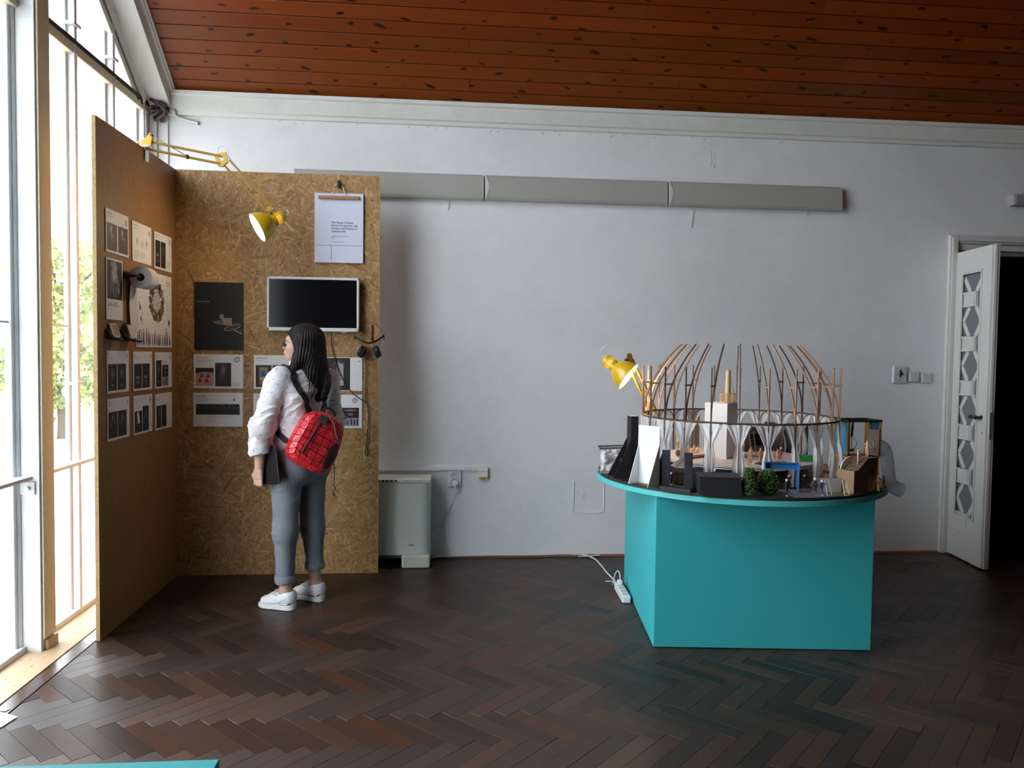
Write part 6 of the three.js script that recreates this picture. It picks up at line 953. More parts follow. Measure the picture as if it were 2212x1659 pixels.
// ---------------------------------------------------------------- the visitor
{
  const who = thing('person', 'woman in white patterned blouse and grey trousers studying the panels', 'person', [-0.78, 0, -4.27]);
  const O = [-0.78, 0, -4.27], loc = (g) => g.translate(-O[0], -O[1], -O[2]);
  const F = [-0.75, -0.66], Lf = [-0.66, 0.75], Bk = [0.75, 0.66];
  const at = (c, f, l, u = 0) => [c[0] + F[0] * f + Lf[0] * l, c[1] + u, c[2] + F[1] * f + Lf[1] * l];
  const chest = [-0.757, 1.17, -4.25], waist = [-0.775, 0.95, -4.265], hip = [-0.78, 0.82, -4.28];
  const shL = [-0.862, 1.255, -4.14], shR = [-0.648, 1.245, -4.37], elL = [-0.945, 1.0, -4.095], wrL = [-0.957, 0.79, -4.115], elR = [-0.612, 1.0, -4.4], wrR = [-0.76, 0.93, -4.47];
  const hipL = [-0.832, 0.8, -4.21], hipR = [-0.735, 0.8, -4.345], knL = [-0.843, 0.43, -4.2], knR = [-0.722, 0.42, -4.345], anL = [-0.842, 0.085, -4.21], anR = [-0.708, 0.085, -4.352];
  const headC = V(-0.765, 1.44, -4.235), hs = 0.88, Fh = V(-0.99, 0.05, -0.06).normalize(), Rh = Fh.clone().cross(V(0, 1, 0)).normalize(), Uh = Rh.clone().cross(Fh);
  const headM = new THREE.Matrix4().makeBasis(Fh, Uh, Rh).scale(V(hs, hs, hs)).setPosition(headC);
  const skin = phys([0.56, 0.34, 0.26], 0.5, { sheen: 0.1 });
  // body: torso, limbs, neck in one field; head and hand on finer grids, merged into the same mesh
  const bodyF = union(0.03, cap(at(chest, 0, 0.06), at(waist, 0, 0.05), 0.085, 0.08), cap(at(chest, 0, -0.06), at(waist, 0, -0.05), 0.085, 0.08), cap(waist, hip, 0.1, 0.11), cap(hipL, knL, 0.075, 0.05), cap(knL, anL, 0.05, 0.031), cap(hipR, knR, 0.075, 0.05), cap(knR, anR, 0.05, 0.031),
    cap(shL, elL, 0.046, 0.04), cap(elL, wrL, 0.039, 0.026), cap(shR, elR, 0.046, 0.04), cap(elR, wrR, 0.039, 0.026), cap([-0.76, 1.24, -4.25], [headC.x + 0.012, headC.y - 0.07, headC.z + 0.003], 0.054, 0.044), cap(anL, [-0.9, 0.045, -4.235], 0.03, 0.026), cap(anR, [-0.765, 0.045, -4.385], 0.03, 0.026));
  const bodyG = nets(bodyF, [-1.05, 0.0, -4.58], [-0.5, 1.45, -4.0], 0.0115);
  const headF = union(0.022, ell([-0.012, 0.03, 0], [0.095, 0.1, 0.075]), ell([0.03, -0.045, 0], [0.056, 0.058, 0.054]), ell([0.066, -0.086, 0], [0.021, 0.02, 0.024]), cap([0.084, 0.014, 0], [0.104, -0.022, 0], 0.008, 0.0105), ell([0.088, -0.05, 0], [0.011, 0.007, 0.021]), ell([0.086, -0.063, 0], [0.01, 0.006, 0.018]), ell([0.058, -0.022, -0.04], [0.025, 0.026, 0.02]), ell([0.058, -0.022, 0.04], [0.025, 0.026, 0.02]), cap([0.078, 0.03, -0.028], [0.078, 0.03, 0.028], 0.012), cap([-0.018, -0.05, 0], [-0.03, -0.13, 0], 0.052, 0.052), ell([-0.008, -0.008, -0.074], [0.02, 0.032, 0.01]), ell([-0.008, -0.008, 0.074], [0.02, 0.032, 0.01]));
  const headG = nets((x, y, z) => smax(headF(x, y, z), -Math.min(ell([0.088, 0.008, -0.03], [0.014, 0.01, 0.016])(x, y, z), ell([0.088, 0.008, 0.03], [0.014, 0.01, 0.016])(x, y, z)), 0.01), [-0.13, -0.15, -0.11], [0.13, 0.15, 0.11], 0.0042).applyMatrix4(headM);
  // left hand gripping the lower corner of the black folder
  const D = V(Lf[0], 0, Lf[1]), Ff = V(F[0], 0, F[1]), W0 = V(...wrL), hp = (f, l, u) => { const p = W0.clone().addScaledVector(Ff, f).addScaledVector(D, l); p.y += u; return [p.x, p.y, p.z]; };
  const fingers = []; [[0.03, 0.072], [0.012, 0.08], [-0.006, 0.078], [-0.023, 0.068]].forEach(([f, len], i) => { const a = hp(f * 0.8, 0.004, -0.052), b = hp(f, 0.006, -0.06 - len * 0.42), c = hp(f + 0.002, -0.018, -0.064 - len * 0.52), d = hp(f + 0.004, -0.034, -0.058 - len * 0.28); fingers.push(cap(a, b, 0.0098, 0.0088), cap(b, c, 0.0086, 0.008), cap(c, d, 0.008, 0.0068)); });
  const handF = union(0.008, cap(hp(0.002, 0, 0.02), hp(0.002, 0, -0.012), 0.026, 0.024), cap(hp(0.018, 0.004, -0.024), hp(0.02, 0.004, -0.052), 0.015, 0.014), cap(hp(0.0, 0.004, -0.02), hp(0.002, 0.004, -0.054), 0.017, 0.014), cap(hp(-0.014, 0.004, -0.024), hp(-0.016, 0.004, -0.052), 0.014, 0.0125), cap(hp(0.022, 0.004, -0.018), hp(0.042, 0.006, -0.046), 0.014, 0.0105), cap(hp(0.042, 0.006, -0.046), hp(0.04, 0.0, -0.074), 0.0105, 0.0085));
  let handG = nets((x, y, z) => { let d = handF(x, y, z); for (const f of fingers) d = Math.min(d, f(x, y, z)); return d; }, [wrL[0] - 0.08, wrL[1] - 0.14, wrL[2] - 0.08], [wrL[0] + 0.08, wrL[1] + 0.03, wrL[2] + 0.08], 0.0032);
  const handR = nets(union(0.01, cap(wrR, [wrR[0] - 0.05, wrR[1] - 0.01, wrR[2] - 0.03], 0.024, 0.02), ...[-1, 0, 1, 2].map((i) => cap([wrR[0] - 0.06, wrR[1] - 0.006 + i * 0.014, wrR[2] - 0.03], [wrR[0] - 0.11, wrR[1] - 0.02 + i * 0.013, wrR[2] - 0.03 + 0.02], 0.009, 0.007)), cap([wrR[0] - 0.03, wrR[1] + 0.02, wrR[2] - 0.01], [wrR[0] - 0.07, wrR[1] + 0.05, wrR[2] - 0.01], 0.01, 0.008)), [wrR[0] - 0.14, wrR[1] - 0.07, wrR[2] - 0.09], [wrR[0] + 0.05, wrR[1] + 0.09, wrR[2] + 0.06], 0.0045);
  const body = obj('body', loc(merge([bodyG, headG, handG, handR])), skin, who);
  const eyeM = std([0.7, 0.7, 0.7], 0.2); obj('eyes', loc(merge([ball(0.011, 0.08, 0.008, -0.03), ball(0.011, 0.08, 0.008, 0.03)].map((g) => g.applyMatrix4(headM)))), eyeM, body);
  // blouse
  const crease = (v) => { const t = 1 - Math.abs(v); return t * t * t; };
  const folds = (x, y, z, a = 0.02) => { const wx = x + 0.03 * noise3(x * 7, y * 7, z * 7), wy = y + 0.05 * noise3(x * 6 + 3, y * 6, z * 6), h = (wx * 0.6 + z * 0.8); return -a * (crease(noise3(h * 13 + wy * 9, wy * 6, 2.5)) * 0.75 + crease(noise3(h * 20 - wy * 16, wy * 11, 7.5)) * 0.5 - 0.42) + 0.0016 * noise3(x * 60, y * 60, z * 60); };
  const torsoF = union(0.06, cap(at(chest, 0, 0.07), at(waist, 0, 0.055), 0.094, 0.096), cap(at(chest, 0, -0.07), at(waist, 0, -0.055), 0.094, 0.096), cap(shL, shR, 0.056, 0.056), cap(waist, [-0.782, 0.87, -4.277], 0.125, 0.14), cap([-0.76, 1.25, -4.25], [-0.757, 1.315, -4.247], 0.075, 0.058));
  const cutL = (x, y, z) => { const t = (0.872 - y) + (x - elL[0]) * 0.12; return t; };
  const sleeveL = (x, y, z) => smax(union(0.03, cap(shL, elL, 0.064, 0.058), cap(elL, wrL, 0.058, 0.056))(x, y, z), cutL(x, y, z), 0.006), sleeveR = (x, y, z) => union(0.03, cap(shR, elR, 0.064, 0.056), cap(elR, [lerp(elR[0], wrR[0], 0.4), lerp(elR[1], wrR[1], 0.4), lerp(elR[2], wrR[2], 0.4)], 0.054, 0.05))(x, y, z);
  const cuffTop = [lerp(elL[0], wrL[0], 0.32), lerp(elL[1], wrL[1], 0.32), lerp(elL[2], wrL[2], 0.32)], cuffLow = [lerp(elL[0], wrL[0], 0.5), lerp(elL[1], wrL[1], 0.5), lerp(elL[2], wrL[2], 0.5)];
  const cuffF = (x, y, z) => smax(smax(cap(cuffTop, cuffLow, 0.058, 0.061)(x, y, z), (0.884 - y) + (x - elL[0]) * 0.2, 0.004), (y - 0.937) - (x - elL[0]) * 0.2, 0.004);
  const hemF = (x, y, z) => smax(torsoF(x, y, z), (0.868 + 0.03 * ((x + 0.78) * Bk[0] + (z + 4.27) * Bk[1]) / 0.1) - y, 0.008);
  const blouseRaw = (x, y, z) => { let d = smin(hemF(x, y, z), Math.min(sleeveR(x, y, z), sleeveL(x, y, z)), 0.009) + folds(x, y, z); return Math.min(d, cuffF(x, y, z) + folds(x, y, z, 0.003)); };
  const neckF = cap([-0.762, 1.28, -4.245], [headC.x, headC.y, headC.z], 0.06, 0.062), blouseF = (x, y, z) => smax(blouseRaw(x, y, z), -neckF(x, y, z), 0.01);
  const bG = nets(blouseF, [-1.06, 0.8, -4.56], [-0.48, 1.4, -3.99], 0.0065);
  { // cylindrical uv in metres: round the torso, and round the near sleeve
    const p = bG.attributes.position, uv = bG.attributes.uv, sl = union(0.01, cap(shL, elL, 0.064, 0.058), cap(elL, wrL, 0.058, 0.05));
    for (let i = 0; i < p.count; i++) { const x = p.getX(i), y = p.getY(i), z = p.getZ(i), arm = sl(x, y, z) < torsoF(x, y, z); const cx = arm ? lerp(elL[0], shL[0], clamp((y - 1) / 0.255, 0, 1)) : -0.77, cz = arm ? lerp(elL[2], shL[2], clamp((y - 1) / 0.255, 0, 1)) : -4.26; uv.setXY(i, Math.atan2(x - cx, z - cz) * (arm ? 0.06 : 0.13) + (arm ? 0.7 : 0), y); }
  }
  const blouseTex = tex(canvas(1024, 1024, (c, w, h) => { c.fillStyle = '#f2f0f3'; c.fillRect(0, 0, w, h); for (let i = 0; i < 3000; i++) { c.fillStyle = css(225 + rr(-14, 14), 224 + rr(-14, 14), 230 + rr(-14, 14), 0.35); c.fillRect(rr(0, w), rr(0, h), rr(1, 12), 1); } c.strokeStyle = c.fillStyle = '#3b3740';
    for (let gy2 = 0; gy2 < 9; gy2++) for (let gx = 0; gx < 9; gx++) { const x = gx * 114 + rr(18, 96), y = gy2 * 114 + rr(18, 96), k = Math.floor(rnd() * 5); c.save(); c.translate(x, y); c.rotate(rr(0, 6)); c.lineWidth = 4; if (k === 0) { c.beginPath(); c.arc(0, 0, 10, 0, 5); c.stroke(); } else if (k === 1) { for (let j = 0; j < 6; j++) { c.beginPath(); c.arc(rr(-24, 24), rr(-22, 22), 3.2, 0, 7); c.fill(); } } else if (k === 2) { c.beginPath(); c.moveTo(-20, 0); c.quadraticCurveTo(0, 10, 20, -2); c.stroke(); } else if (k === 3) { c.fillRect(-11, -4, 22, 7); } else { c.beginPath(); c.moveTo(-8, 8); c.lineTo(0, -9); c.lineTo(8, 8); c.stroke(); } c.restore(); } }), 1 / 0.36, 1 / 0.36);
  const cloth = phys('#ffffff', 0.8, { map: blouseTex, sheen: 0.2, bumpMap: bumpTex(0.03), bumpScale: 0.0003 }); cloth.color.setRGB(0.8, 0.79, 0.81);
  const blouse = obj('blouse', loc(bG), cloth, who);
  // collar
  const colG = nets((x, y, z) => Math.abs(cap([-0.762, 1.29, -4.246], [headC.x + 0.004, headC.y - 0.03, headC.z], 0.066, 0.062)(x, y, z)) - 0.005 + Math.max(0, (y - 1.352) * 1) + Math.max(0, (1.275 - y)), [-0.9, 1.24, -4.38], [-0.62, 1.38, -4.1], 0.0075); obj('collar', loc(colG), cloth, blouse);
  // trousers
  const trF = (x, y, z) => { let d = union(0.045, cap(hipL, knL, 0.094, 0.06), cap(knL, [anL[0] - 0.002, 0.17, anL[2]], 0.06, 0.049))(x, y, z); d = Math.min(d, union(0.045, cap(hipR, knR, 0.094, 0.06), cap(knR, [anR[0], 0.2, anR[2]], 0.06, 0.048))(x, y, z)); d = smin(d, union(0.05, cap(at(hip, 0, 0.06), at(hip, 0, -0.06), 0.112, 0.112), cap(hip, [-0.778, 0.9, -4.27], 0.118, 0.105), ell(at(hip, -0.045, 0.058, -0.03), [0.095, 0.1, 0.095]), ell(at(hip, -0.045, -0.058, -0.03), [0.095, 0.1, 0.095]))(x, y, z), 0.035);
    const hh = x * 0.7 + z * 0.7, wy = y + 0.04 * noise3(x * 7, y * 5, z * 7), near = Math.max(clamp(1 - Math.abs(y - 0.69) / 0.13, 0, 1), 0.75 * clamp(1 - Math.abs(y - 0.42) / 0.13, 0, 1), 0.4 * clamp(1 - Math.abs(y - 0.24) / 0.08, 0, 1), 0.12);
    d += -0.012 * near * (crease(noise3(hh * 5, wy * 24, 1.5)) * 0.8 - 0.35) + 0.002 * noise3(x * 18, y * 14, z * 18);
    const left = (x - anL[0]) ** 2 + (z - anL[2]) ** 2 < (x - anR[0]) ** 2 + (z - anR[2]) ** 2; return Math.max(d, (left ? 0.15 : 0.185) - y); };
  const tG = nets(trF, [-1.0, 0.12, -4.5], [-0.56, 0.98, -4.02], 0.0065);
  { const p = tG.attributes.position, uv = tG.attributes.uv; for (let i = 0; i < p.count; i++) { const x = p.getX(i), y = p.getY(i), z = p.getZ(i), left = (x - hipL[0]) ** 2 + (z - hipL[2]) ** 2 < (x - hipR[0]) ** 2 + (z - hipR[2]) ** 2, c = y > 0.74 ? hip : left ? knL : knR; uv.setXY(i, Math.atan2(x - c[0], z - c[2]) * 0.085, y); } }
  const trTex = tex(canvas(512, 512, (c, w, h) => { c.fillStyle = '#8d939c'; c.fillRect(0, 0, w, h); for (let i = 0; i < 9000; i++) { const g = rr(-46, 46); c.fillStyle = css(141 + g, 147 + g, 156 + g, 0.4); c.fillRect(rr(0, w), rr(0, h), rr(1, 2.2), rr(3, 34)); } }), 1 / 0.16, 1 / 0.2);
  const trM = phys('#ffffff', 0.9, { map: trTex, bumpMap: trTex, bumpScale: 0.0004 }); trM.color.setRGB(0.72, 0.73, 0.75);
  const tr = obj('trousers', loc(tG), trM, who);
  for (const [a, y, r] of [[anL, 0.147, 0.054], [anR, 0.182, 0.052]]) { const c = lathe([[r - 0.008, 0.002], [r, 0], [r + 0.003, 0.004], [r + 0.0045, 0.022], [r + 0.002, 0.038], [r - 0.004, 0.04]], 32); { const p = c.attributes.position; for (let i = 0; i < p.count; i++) p.setY(i, p.getY(i) + 0.004 * Math.sin(3 * Math.atan2(p.getX(i), p.getZ(i)))); c.computeVertexNormals(); } obj('cuff', loc(c.translate(a[0] - 0.001, y, a[2])), trM, tr); }
  obj('pocket_flap', loc(merge([tube([V(...at(hip, -0.158, 0.02, 0.012)), V(...at(hip, -0.15, 0.06, 0.02)), V(...at(hip, -0.12, 0.11, 0.024))], 0.0022, 16)])), std([0.1, 0.105, 0.11], 0.9), tr);
  // shoes
  const shoeWhite = phys([0.74, 0.75, 0.76], 0.45, { bumpMap: bumpTex(0.03), bumpScale: 0.0003 }), soleM = std([0.72, 0.73, 0.74], 0.55), silver = std([0.4, 0.42, 0.45], 0.22, { metalness: 1 });
  const outline = (() => { const s = new THREE.Shape(); s.moveTo(-0.078, 0); s.bezierCurveTo(-0.078, 0.038, -0.03, 0.036, 0, 0.034); s.bezierCurveTo(0.04, 0.034, 0.07, 0.05, 0.11, 0.042); s.bezierCurveTo(0.15, 0.03, 0.152, -0.022, 0.11, -0.036); s.bezierCurveTo(0.07, -0.046, 0.03, -0.03, 0, -0.03); s.bezierCurveTo(-0.03, -0.032, -0.078, -0.036, -0.078, 0); return s; })();
  const upF = (x, y, z) => { let d = union(0.03, ell([0.088, 0.034, 0.002], [0.05, 0.03, 0.041]), cap([0.05, 0.045, 0], [-0.03, 0.06, 0], 0.037, 0.036), ell([-0.045, 0.055, 0], [0.034, 0.05, 0.034]), cap([0.0, 0.06, 0], [-0.04, 0.082, 0], 0.036, 0.034))(x, y, z); d = smax(d, -cap([-0.03, 0.125, 0], [-0.028, 0.075, 0], 0.036, 0.03)(x, y, z), 0.006); return smax(smax(d, 0.018 - y, 0.003), y - 0.098 - (x < -0.03 ? 0 : 0) + x * 0.1, 0.004); };
  const upG = nets(upF, [-0.11, 0.0, -0.07], [0.16, 0.13, 0.07], 0.0045);
  const zAt = (x, y) => { let a = 0, b = 0.08; for (let i = 0; i < 22; i++) { const m = (a + b) / 2; if (upF(x, y, m) < 0) a = m; else b = m; } return a; }, yAt = (x, z) => { let a = 0.03, b = 0.13; for (let i = 0; i < 22; i++) { const m = (a + b) / 2; if (upF(x, m, z) < 0) a = m; else b = m; } return a; };
  for (const [a, fx, fz] of [[anL, -0.91, -0.41], [anR, -0.85, -0.53]]) {
    const m = new THREE.Matrix4().makeBasis(V(fx, 0, fz).normalize(), V(0, 1, 0), V(-fz, 0, fx).normalize()).setPosition(a[0] - fx * -0.02, 0, a[2] - fz * -0.02), put = (g) => loc(g.clone().applyMatrix4(m));
    const sh = obj('shoe', put(upG), shoeWhite, who);
    const so = ext(outline, 0.016, 0.004).rotateX(-PI / 2).translate(0, 0.0055, 0); { const p = so.attributes.position; for (let i = 0; i < p.count; i++) { const t = clamp((0.04 - p.getX(i)) / 0.1, 0, 1); if (p.getY(i) > 0.012) p.setY(i, p.getY(i) + 0.012 * t); if (p.getX(i) > 0.1 && p.getY(i) < 0.02) p.setY(i, p.getY(i) + (p.getX(i) - 0.1) * 0.15); } }
    obj('sole', put(so), soleM, sh);
    for (const q of [-1, 1]) obj('silver_strip', put(tube([-0.008, -0.025, -0.042, -0.058, -0.07].map((x, k) => V(x, 0.036 + k * 0.001, q * (zAt(x, 0.037) + 0.0008))), 0.0048, 18, 6)), silver, sh);
    for (let k = 0; k < 5; k++) { const x0 = 0.075 - k * 0.015; for (const q of [-1, 1]) obj('lace', put(tube([-0.023, -0.01, 0.003, 0.016].map((z, i) => V(x0 - i * 0.005, yAt(x0 - i * 0.005, z) + 0.0018, q * z)), 0.0026, 12, 5)), shoeWhite, sh); }
    obj('lace', put(tube([V(0.008, 0.1, -0.004), V(0.022, 0.108, -0.018), V(0.035, 0.086, -0.038), V(0.016, 0.084, -0.042), V(0.008, 0.1, -0.008)], 0.0026, 24, 5)), shoeWhite, sh);
    for (const q of [-1, 1]) obj('side_stripe', put(tube([[0.09, 0.03], [0.06, 0.033], [0.03, 0.036], [0.0, 0.043], [-0.025, 0.055], [-0.05, 0.07]].map(([x, y]) => V(x, y, q * (zAt(x, y) + 0.0004))), 0.0016, 24, 5)), std([0.42, 0.43, 0.45], 0.6), sh);
    const sk = lathe([[0.033, 0.06], [0.036, 0.085], [0.035, 0.112], [0.033, 0.113], [0.031, 0.09]], 24).translate(a[0], 0, a[2]); obj('sock', loc(sk), std([0.75, 0.74, 0.8], 0.9), sh);
  }
  // hair
  const strand = (x, y, z) => 0.0022 * Math.sin(Math.atan2(z, x + 0.02) * 46 + y * 14 + 5 * noise3(x * 12, y * 7, z * 12)) + 0.007 * noise3(x * 15, y * 13, z * 15);
  const hairF = (x, y, z) => {
    let d = ell([-0.018, 0.032, 0], [0.112, 0.104, 0.094])(x, y, z);
    d = smax(d, -union(0.02, ell([0.085, -0.04, 0], [0.088, 0.105, 0.11]), ell([0.1, 0.01, 0], [0.05, 0.05, 0.07]))(x, y, z), 0.012);
    const fall = union(0.03, cap([-0.05, 0.03, 0], [-0.08, -0.14, 0.0], 0.095, 0.086), cap([-0.08, -0.14, 0.0], [-0.1, -0.32, 0.012], 0.084, 0.045), cap([-0.06, -0.06, -0.055], [-0.075, -0.27, -0.04], 0.05, 0.03), cap([-0.07, -0.08, 0.05], [-0.1, -0.3, 0.07], 0.05, 0.03), cap([-0.02, 0.03, -0.07], [-0.012, -0.085, -0.08], 0.034, 0.036), cap([-0.012, -0.085, -0.08], [0.03, -0.165, -0.085], 0.036, 0.026), cap([0.03, -0.165, -0.085], [0.075, -0.178, -0.08], 0.024, 0.012), cap([0.0, 0.03, 0.07], [0.03, -0.13, 0.08], 0.03, 0.03))(x, y, z);
    return smin(d, fall, 0.02) + strand(x, y, z);
  };
  const hairM = phys([0.009, 0.006, 0.0058], 0.5, { specularIntensity: 0.5 });
  const hair = obj('hair', loc(nets(hairF, [-0.22, -0.4, -0.16], [0.13, 0.16, 0.17], 0.0062).applyMatrix4(headM)), hairM, who);
  const wisps = []; for (let i = 0; i < 70; i++) { const a = rr(-2.4, 2.4), r = rr(0.05, 0.085), x = -0.085 - r * Math.cos(a) * 0.8, z = r * Math.sin(a) * 1.15, y = rr(-0.16, -0.24), l = rr(0.06, 0.13); wisps.push(tube([V(x, y, z), V(x + rr(-0.012, 0.008), y - l * 0.35, z + rr(-0.01, 0.01)), V(x + rr(-0.012, 0.012), y - l * 0.7, z + rr(-0.014, 0.014)), V(x + rr(-0.014, 0.014), y - l, z + rr(-0.018, 0.018))], rr(0.0012, 0.003), 10, 4).applyMatrix4(headM)); }
  obj('hair_ends', loc(merge(wisps)), hairM, hair).userData.kind = 'stuff';
  // sunglasses
  const gl = obj('sunglasses', loc(merge([tube([V(0.1, 0.012, -0.008), V(0.104, 0.016, 0), V(0.1, 0.012, 0.008)], 0.0016, 8), tube([V(0.094, 0.016, -0.056), V(0.05, 0.014, -0.078), V(-0.005, 0.006, -0.084)], 0.0017, 14), tube([V(0.094, 0.016, 0.056), V(0.05, 0.014, 0.078), V(-0.005, 0.006, 0.084)], 0.0017, 14)].map((g) => g.applyMatrix4(headM)))), std([0.2, 0.18, 0.16], 0.25, { metalness: 0.8 }), who);
  for (const s of [-1, 1]) obj('lens', loc(place(cyl(0.024, 0.024, 0.002, 0, 0, 0, 0, 0, 0, 28).scale(1, 1, 1.1).rotateZ(PI / 2), 0.102, 0.002, s * 0.031, 0, s * -0.18, 0).applyMatrix4(headM)), phys([0.05, 0.035, 0.03], 0.1, { transmission: 0.35, thickness: 0 }), gl);
  // ---------------- black folder in the left hand
  const fold = thing('black_folder', 'black folder held under the left arm', 'folder', [W0.x, 0.705, W0.z]);
  { const m = new THREE.Matrix4().makeBasis(Ff, V(0, 1, 0), Ff.clone().cross(V(0, 1, 0))).setPosition(0, 0, 0), g = rb(0.15, 0.205, 0.011, 0.004, 0, 0, 0, 0, 0, -0.16).translate(-0.05, 0.1, 0.024).applyMatrix4(m); obj('cover', g, std([0.008, 0.008, 0.009], 0.35), fold); obj('zip_edge', tube([V(0.018, 0.0, 0.018), V(0.036, 0.1, 0.018), V(0.05, 0.198, 0.018)], 0.0016, 12, 5).applyMatrix4(m), std([0.12, 0.12, 0.12], 0.4), fold); }
  // ---------------- red backpack
  const bag = thing('backpack', 'small red backpack of triangular glossy tiles worn by the woman', 'backpack', [-0.668, 0.928, -4.14]);
  const n = V(0.52, 0.08, 0.85).normalize(), up0 = V(0, 1, 0), side = up0.clone().cross(n).normalize(), upv = n.clone().cross(side), tilt = -0.5;   // side points to the viewer's right when seen from behind
  const sx = side.clone().multiplyScalar(Math.cos(tilt)).addScaledVector(upv, Math.sin(tilt)), ux = upv.clone().multiplyScalar(Math.cos(tilt)).addScaledVector(side, -Math.sin(tilt));
  const bagM = new THREE.Matrix4().makeBasis(sx, ux, n), half = [0.13, 0.158, 0.078], P = 3.2;
  const surf = (d) => { const k = Math.pow(Math.pow(Math.abs(d.x) / half[0], P) + Math.pow(Math.abs(d.y) / half[1], P) + Math.pow(Math.abs(d.z) / half[2], P), -1 / P), q = d.clone().multiplyScalar(k), taper = 1 - 0.12 * clamp(q.y / half[1], -1, 1); q.x *= taper; const w = 0.006 * noise3(q.x * 14 + 5, q.y * 14, q.z * 14); return q.addScaledVector(q.clone().normalize(), w); };
  { const g = new THREE.SphereGeometry(1, 48, 36), p = g.attributes.position; for (let i = 0; i < p.count; i++) { const q = surf(V(p.getX(i) * half[0], p.getY(i) * half[1], p.getZ(i) * half[2])).multiplyScalar(0.93); p.setXYZ(i, q.x, q.y, q.z); } g.computeVertexNormals(); obj('lining', g.applyMatrix4(bagM), std([0.012, 0.01, 0.011], 0.7), bag); }
  const reds = [phys([0.64, 0.022, 0.034], 0.38, { clearcoat: 0.3 }), phys([0.72, 0.034, 0.046], 0.42, { clearcoat: 0.3 }), phys([0.57, 0.016, 0.028], 0.4, { clearcoat: 0.3 })];
  const tileOf = (a, b, c) => { const nn = b.clone().sub(a).cross(c.clone().sub(a)).normalize(), ctr = a.clone().add(b).add(c).divideScalar(3); if (nn.dot(ctr) < 0) { const t = b; b = c; c = t; nn.negate(); } const ins = (p) => { const v = ctr.clone().sub(p), l = v.length(); return p.clone().addScaledVector(v, 0.0032 / l); }, base = [a, b, c].map(ins), top = base.map((p) => p.clone().addScaledVector(nn, 0.0018)), low = base.map((p) => p.clone().addScaledVector(nn, -0.003)), pos = [], tri = (x, y, z) => pos.push(x.x, x.y, x.z, y.x, y.y, y.z, z.x, z.y, z.z); tri(top[0], top[1], top[2]); for (let i = 0; i < 3; i++) { const j = (i + 1) % 3; tri(low[i], low[j], top[i]); tri(low[j], top[j], top[i]); } const g = new THREE.BufferGeometry(); g.setAttribute('position', new THREE.Float32BufferAttribute(pos, 3)); g.computeVertexNormals(); g.setAttribute('uv', new THREE.BufferAttribute(new Float32Array(pos.length / 3 * 2), 2)); return g; };
  const faces = [[V(1, 0, 0), V(0, 1, 0), V(0, 0, 1), 6, 7], [V(1, 0, 0), V(0, 0, -1), V(0, 1, 0), 6, 3], [V(1, 0, 0), V(0, 0, 1), V(0, -1, 0), 6, 3], [V(0, 0, -1), V(0, 1, 0), V(1, 0, 0), 3, 7], [V(0, 0, 1), V(0, 1, 0), V(-1, 0, 0), 3, 7]];
  for (const [ua, va, wa, nu, nv] of faces) for (let i = 0; i < nu; i++) for (let j = 0; j < nv; j++) {
    const q = (s, t) => { const v = V(0, 0, 0).addScaledVector(ua, s / nu * 2 - 1).addScaledVector(va, t / nv * 2 - 1).add(wa); return surf(V(v.x * half[0], v.y * half[1], v.z * half[2])); };
    const a = q(i, j), b = q(i + 1, j), c = q(i + 1, j + 1), d = q(i, j + 1);
    for (const t of (i + j) % 2 ? [[a, b, d], [b, c, d]] : [[a, b, c], [a, c, d]]) { const zip = Math.abs(t[0].x + t[1].x + t[2].x + 0.06) < 0.001; obj('tile', tileOf(...t).applyMatrix4(bagM), reds[Math.floor(rnd() * 3)], bag); }
  }
  const onBag = (x, y, lift = 0.003) => { const q = surf(V(x, y, half[2] * 1.1)); return q.multiplyScalar(1 + lift / q.length()); };
  obj('zipper', tube(Array.from({ length: 9 }, (_, i) => onBag(-0.062 - i * 0.002, 0.1 - i * 0.028, 0.004)), 0.0042, 40, 6).applyMatrix4(bagM), blackPlastic, bag);
  obj('badge', (() => { const q = onBag(-0.055, 0.12, 0.006), g = rb(0.045, 0.05, 0.004, 0.003, 0, 0, 0); g.applyQuaternion(new THREE.Quaternion().setFromUnitVectors(V(0, 0, 1), V(-0.25, 0.35, 1).normalize())); return g.translate(q.x, q.y, q.z).applyMatrix4(bagM); })(), std([0.03, 0.031, 0.035], 0.6), bag);
  obj('flap_line', tube([onBag(-0.03, 0.15, 0.008), onBag(0.01, 0.125, 0.012), onBag(0.05, 0.07, 0.008), onBag(0.085, 0.05, 0.005)], 0.0035, 30, 6).applyMatrix4(bagM), std([0.16, 0.14, 0.1], 0.5), bag);
  obj('carry_handle', tube([V(-0.04, 0.148, -0.01), V(-0.035, 0.178, 0), V(0, 0.188, 0.005), V(0.03, 0.172, 0), V(0.035, 0.148, -0.01)], 0.0055, 24, 6).applyMatrix4(bagM), blackPlastic, bag);
  obj('front_pocket', (() => { const g = new THREE.SphereGeometry(1, 24, 16), p = g.attributes.position; for (let i = 0; i < p.count; i++) p.setXYZ(i, 0.075 + p.getX(i) * 0.04, -0.04 + p.getY(i) * 0.085, 0.06 + p.getZ(i) * 0.02); g.computeVertexNormals(); return g.applyMatrix4(bagM); })(), std([0.03, 0.004, 0.006], 0.5), bag);
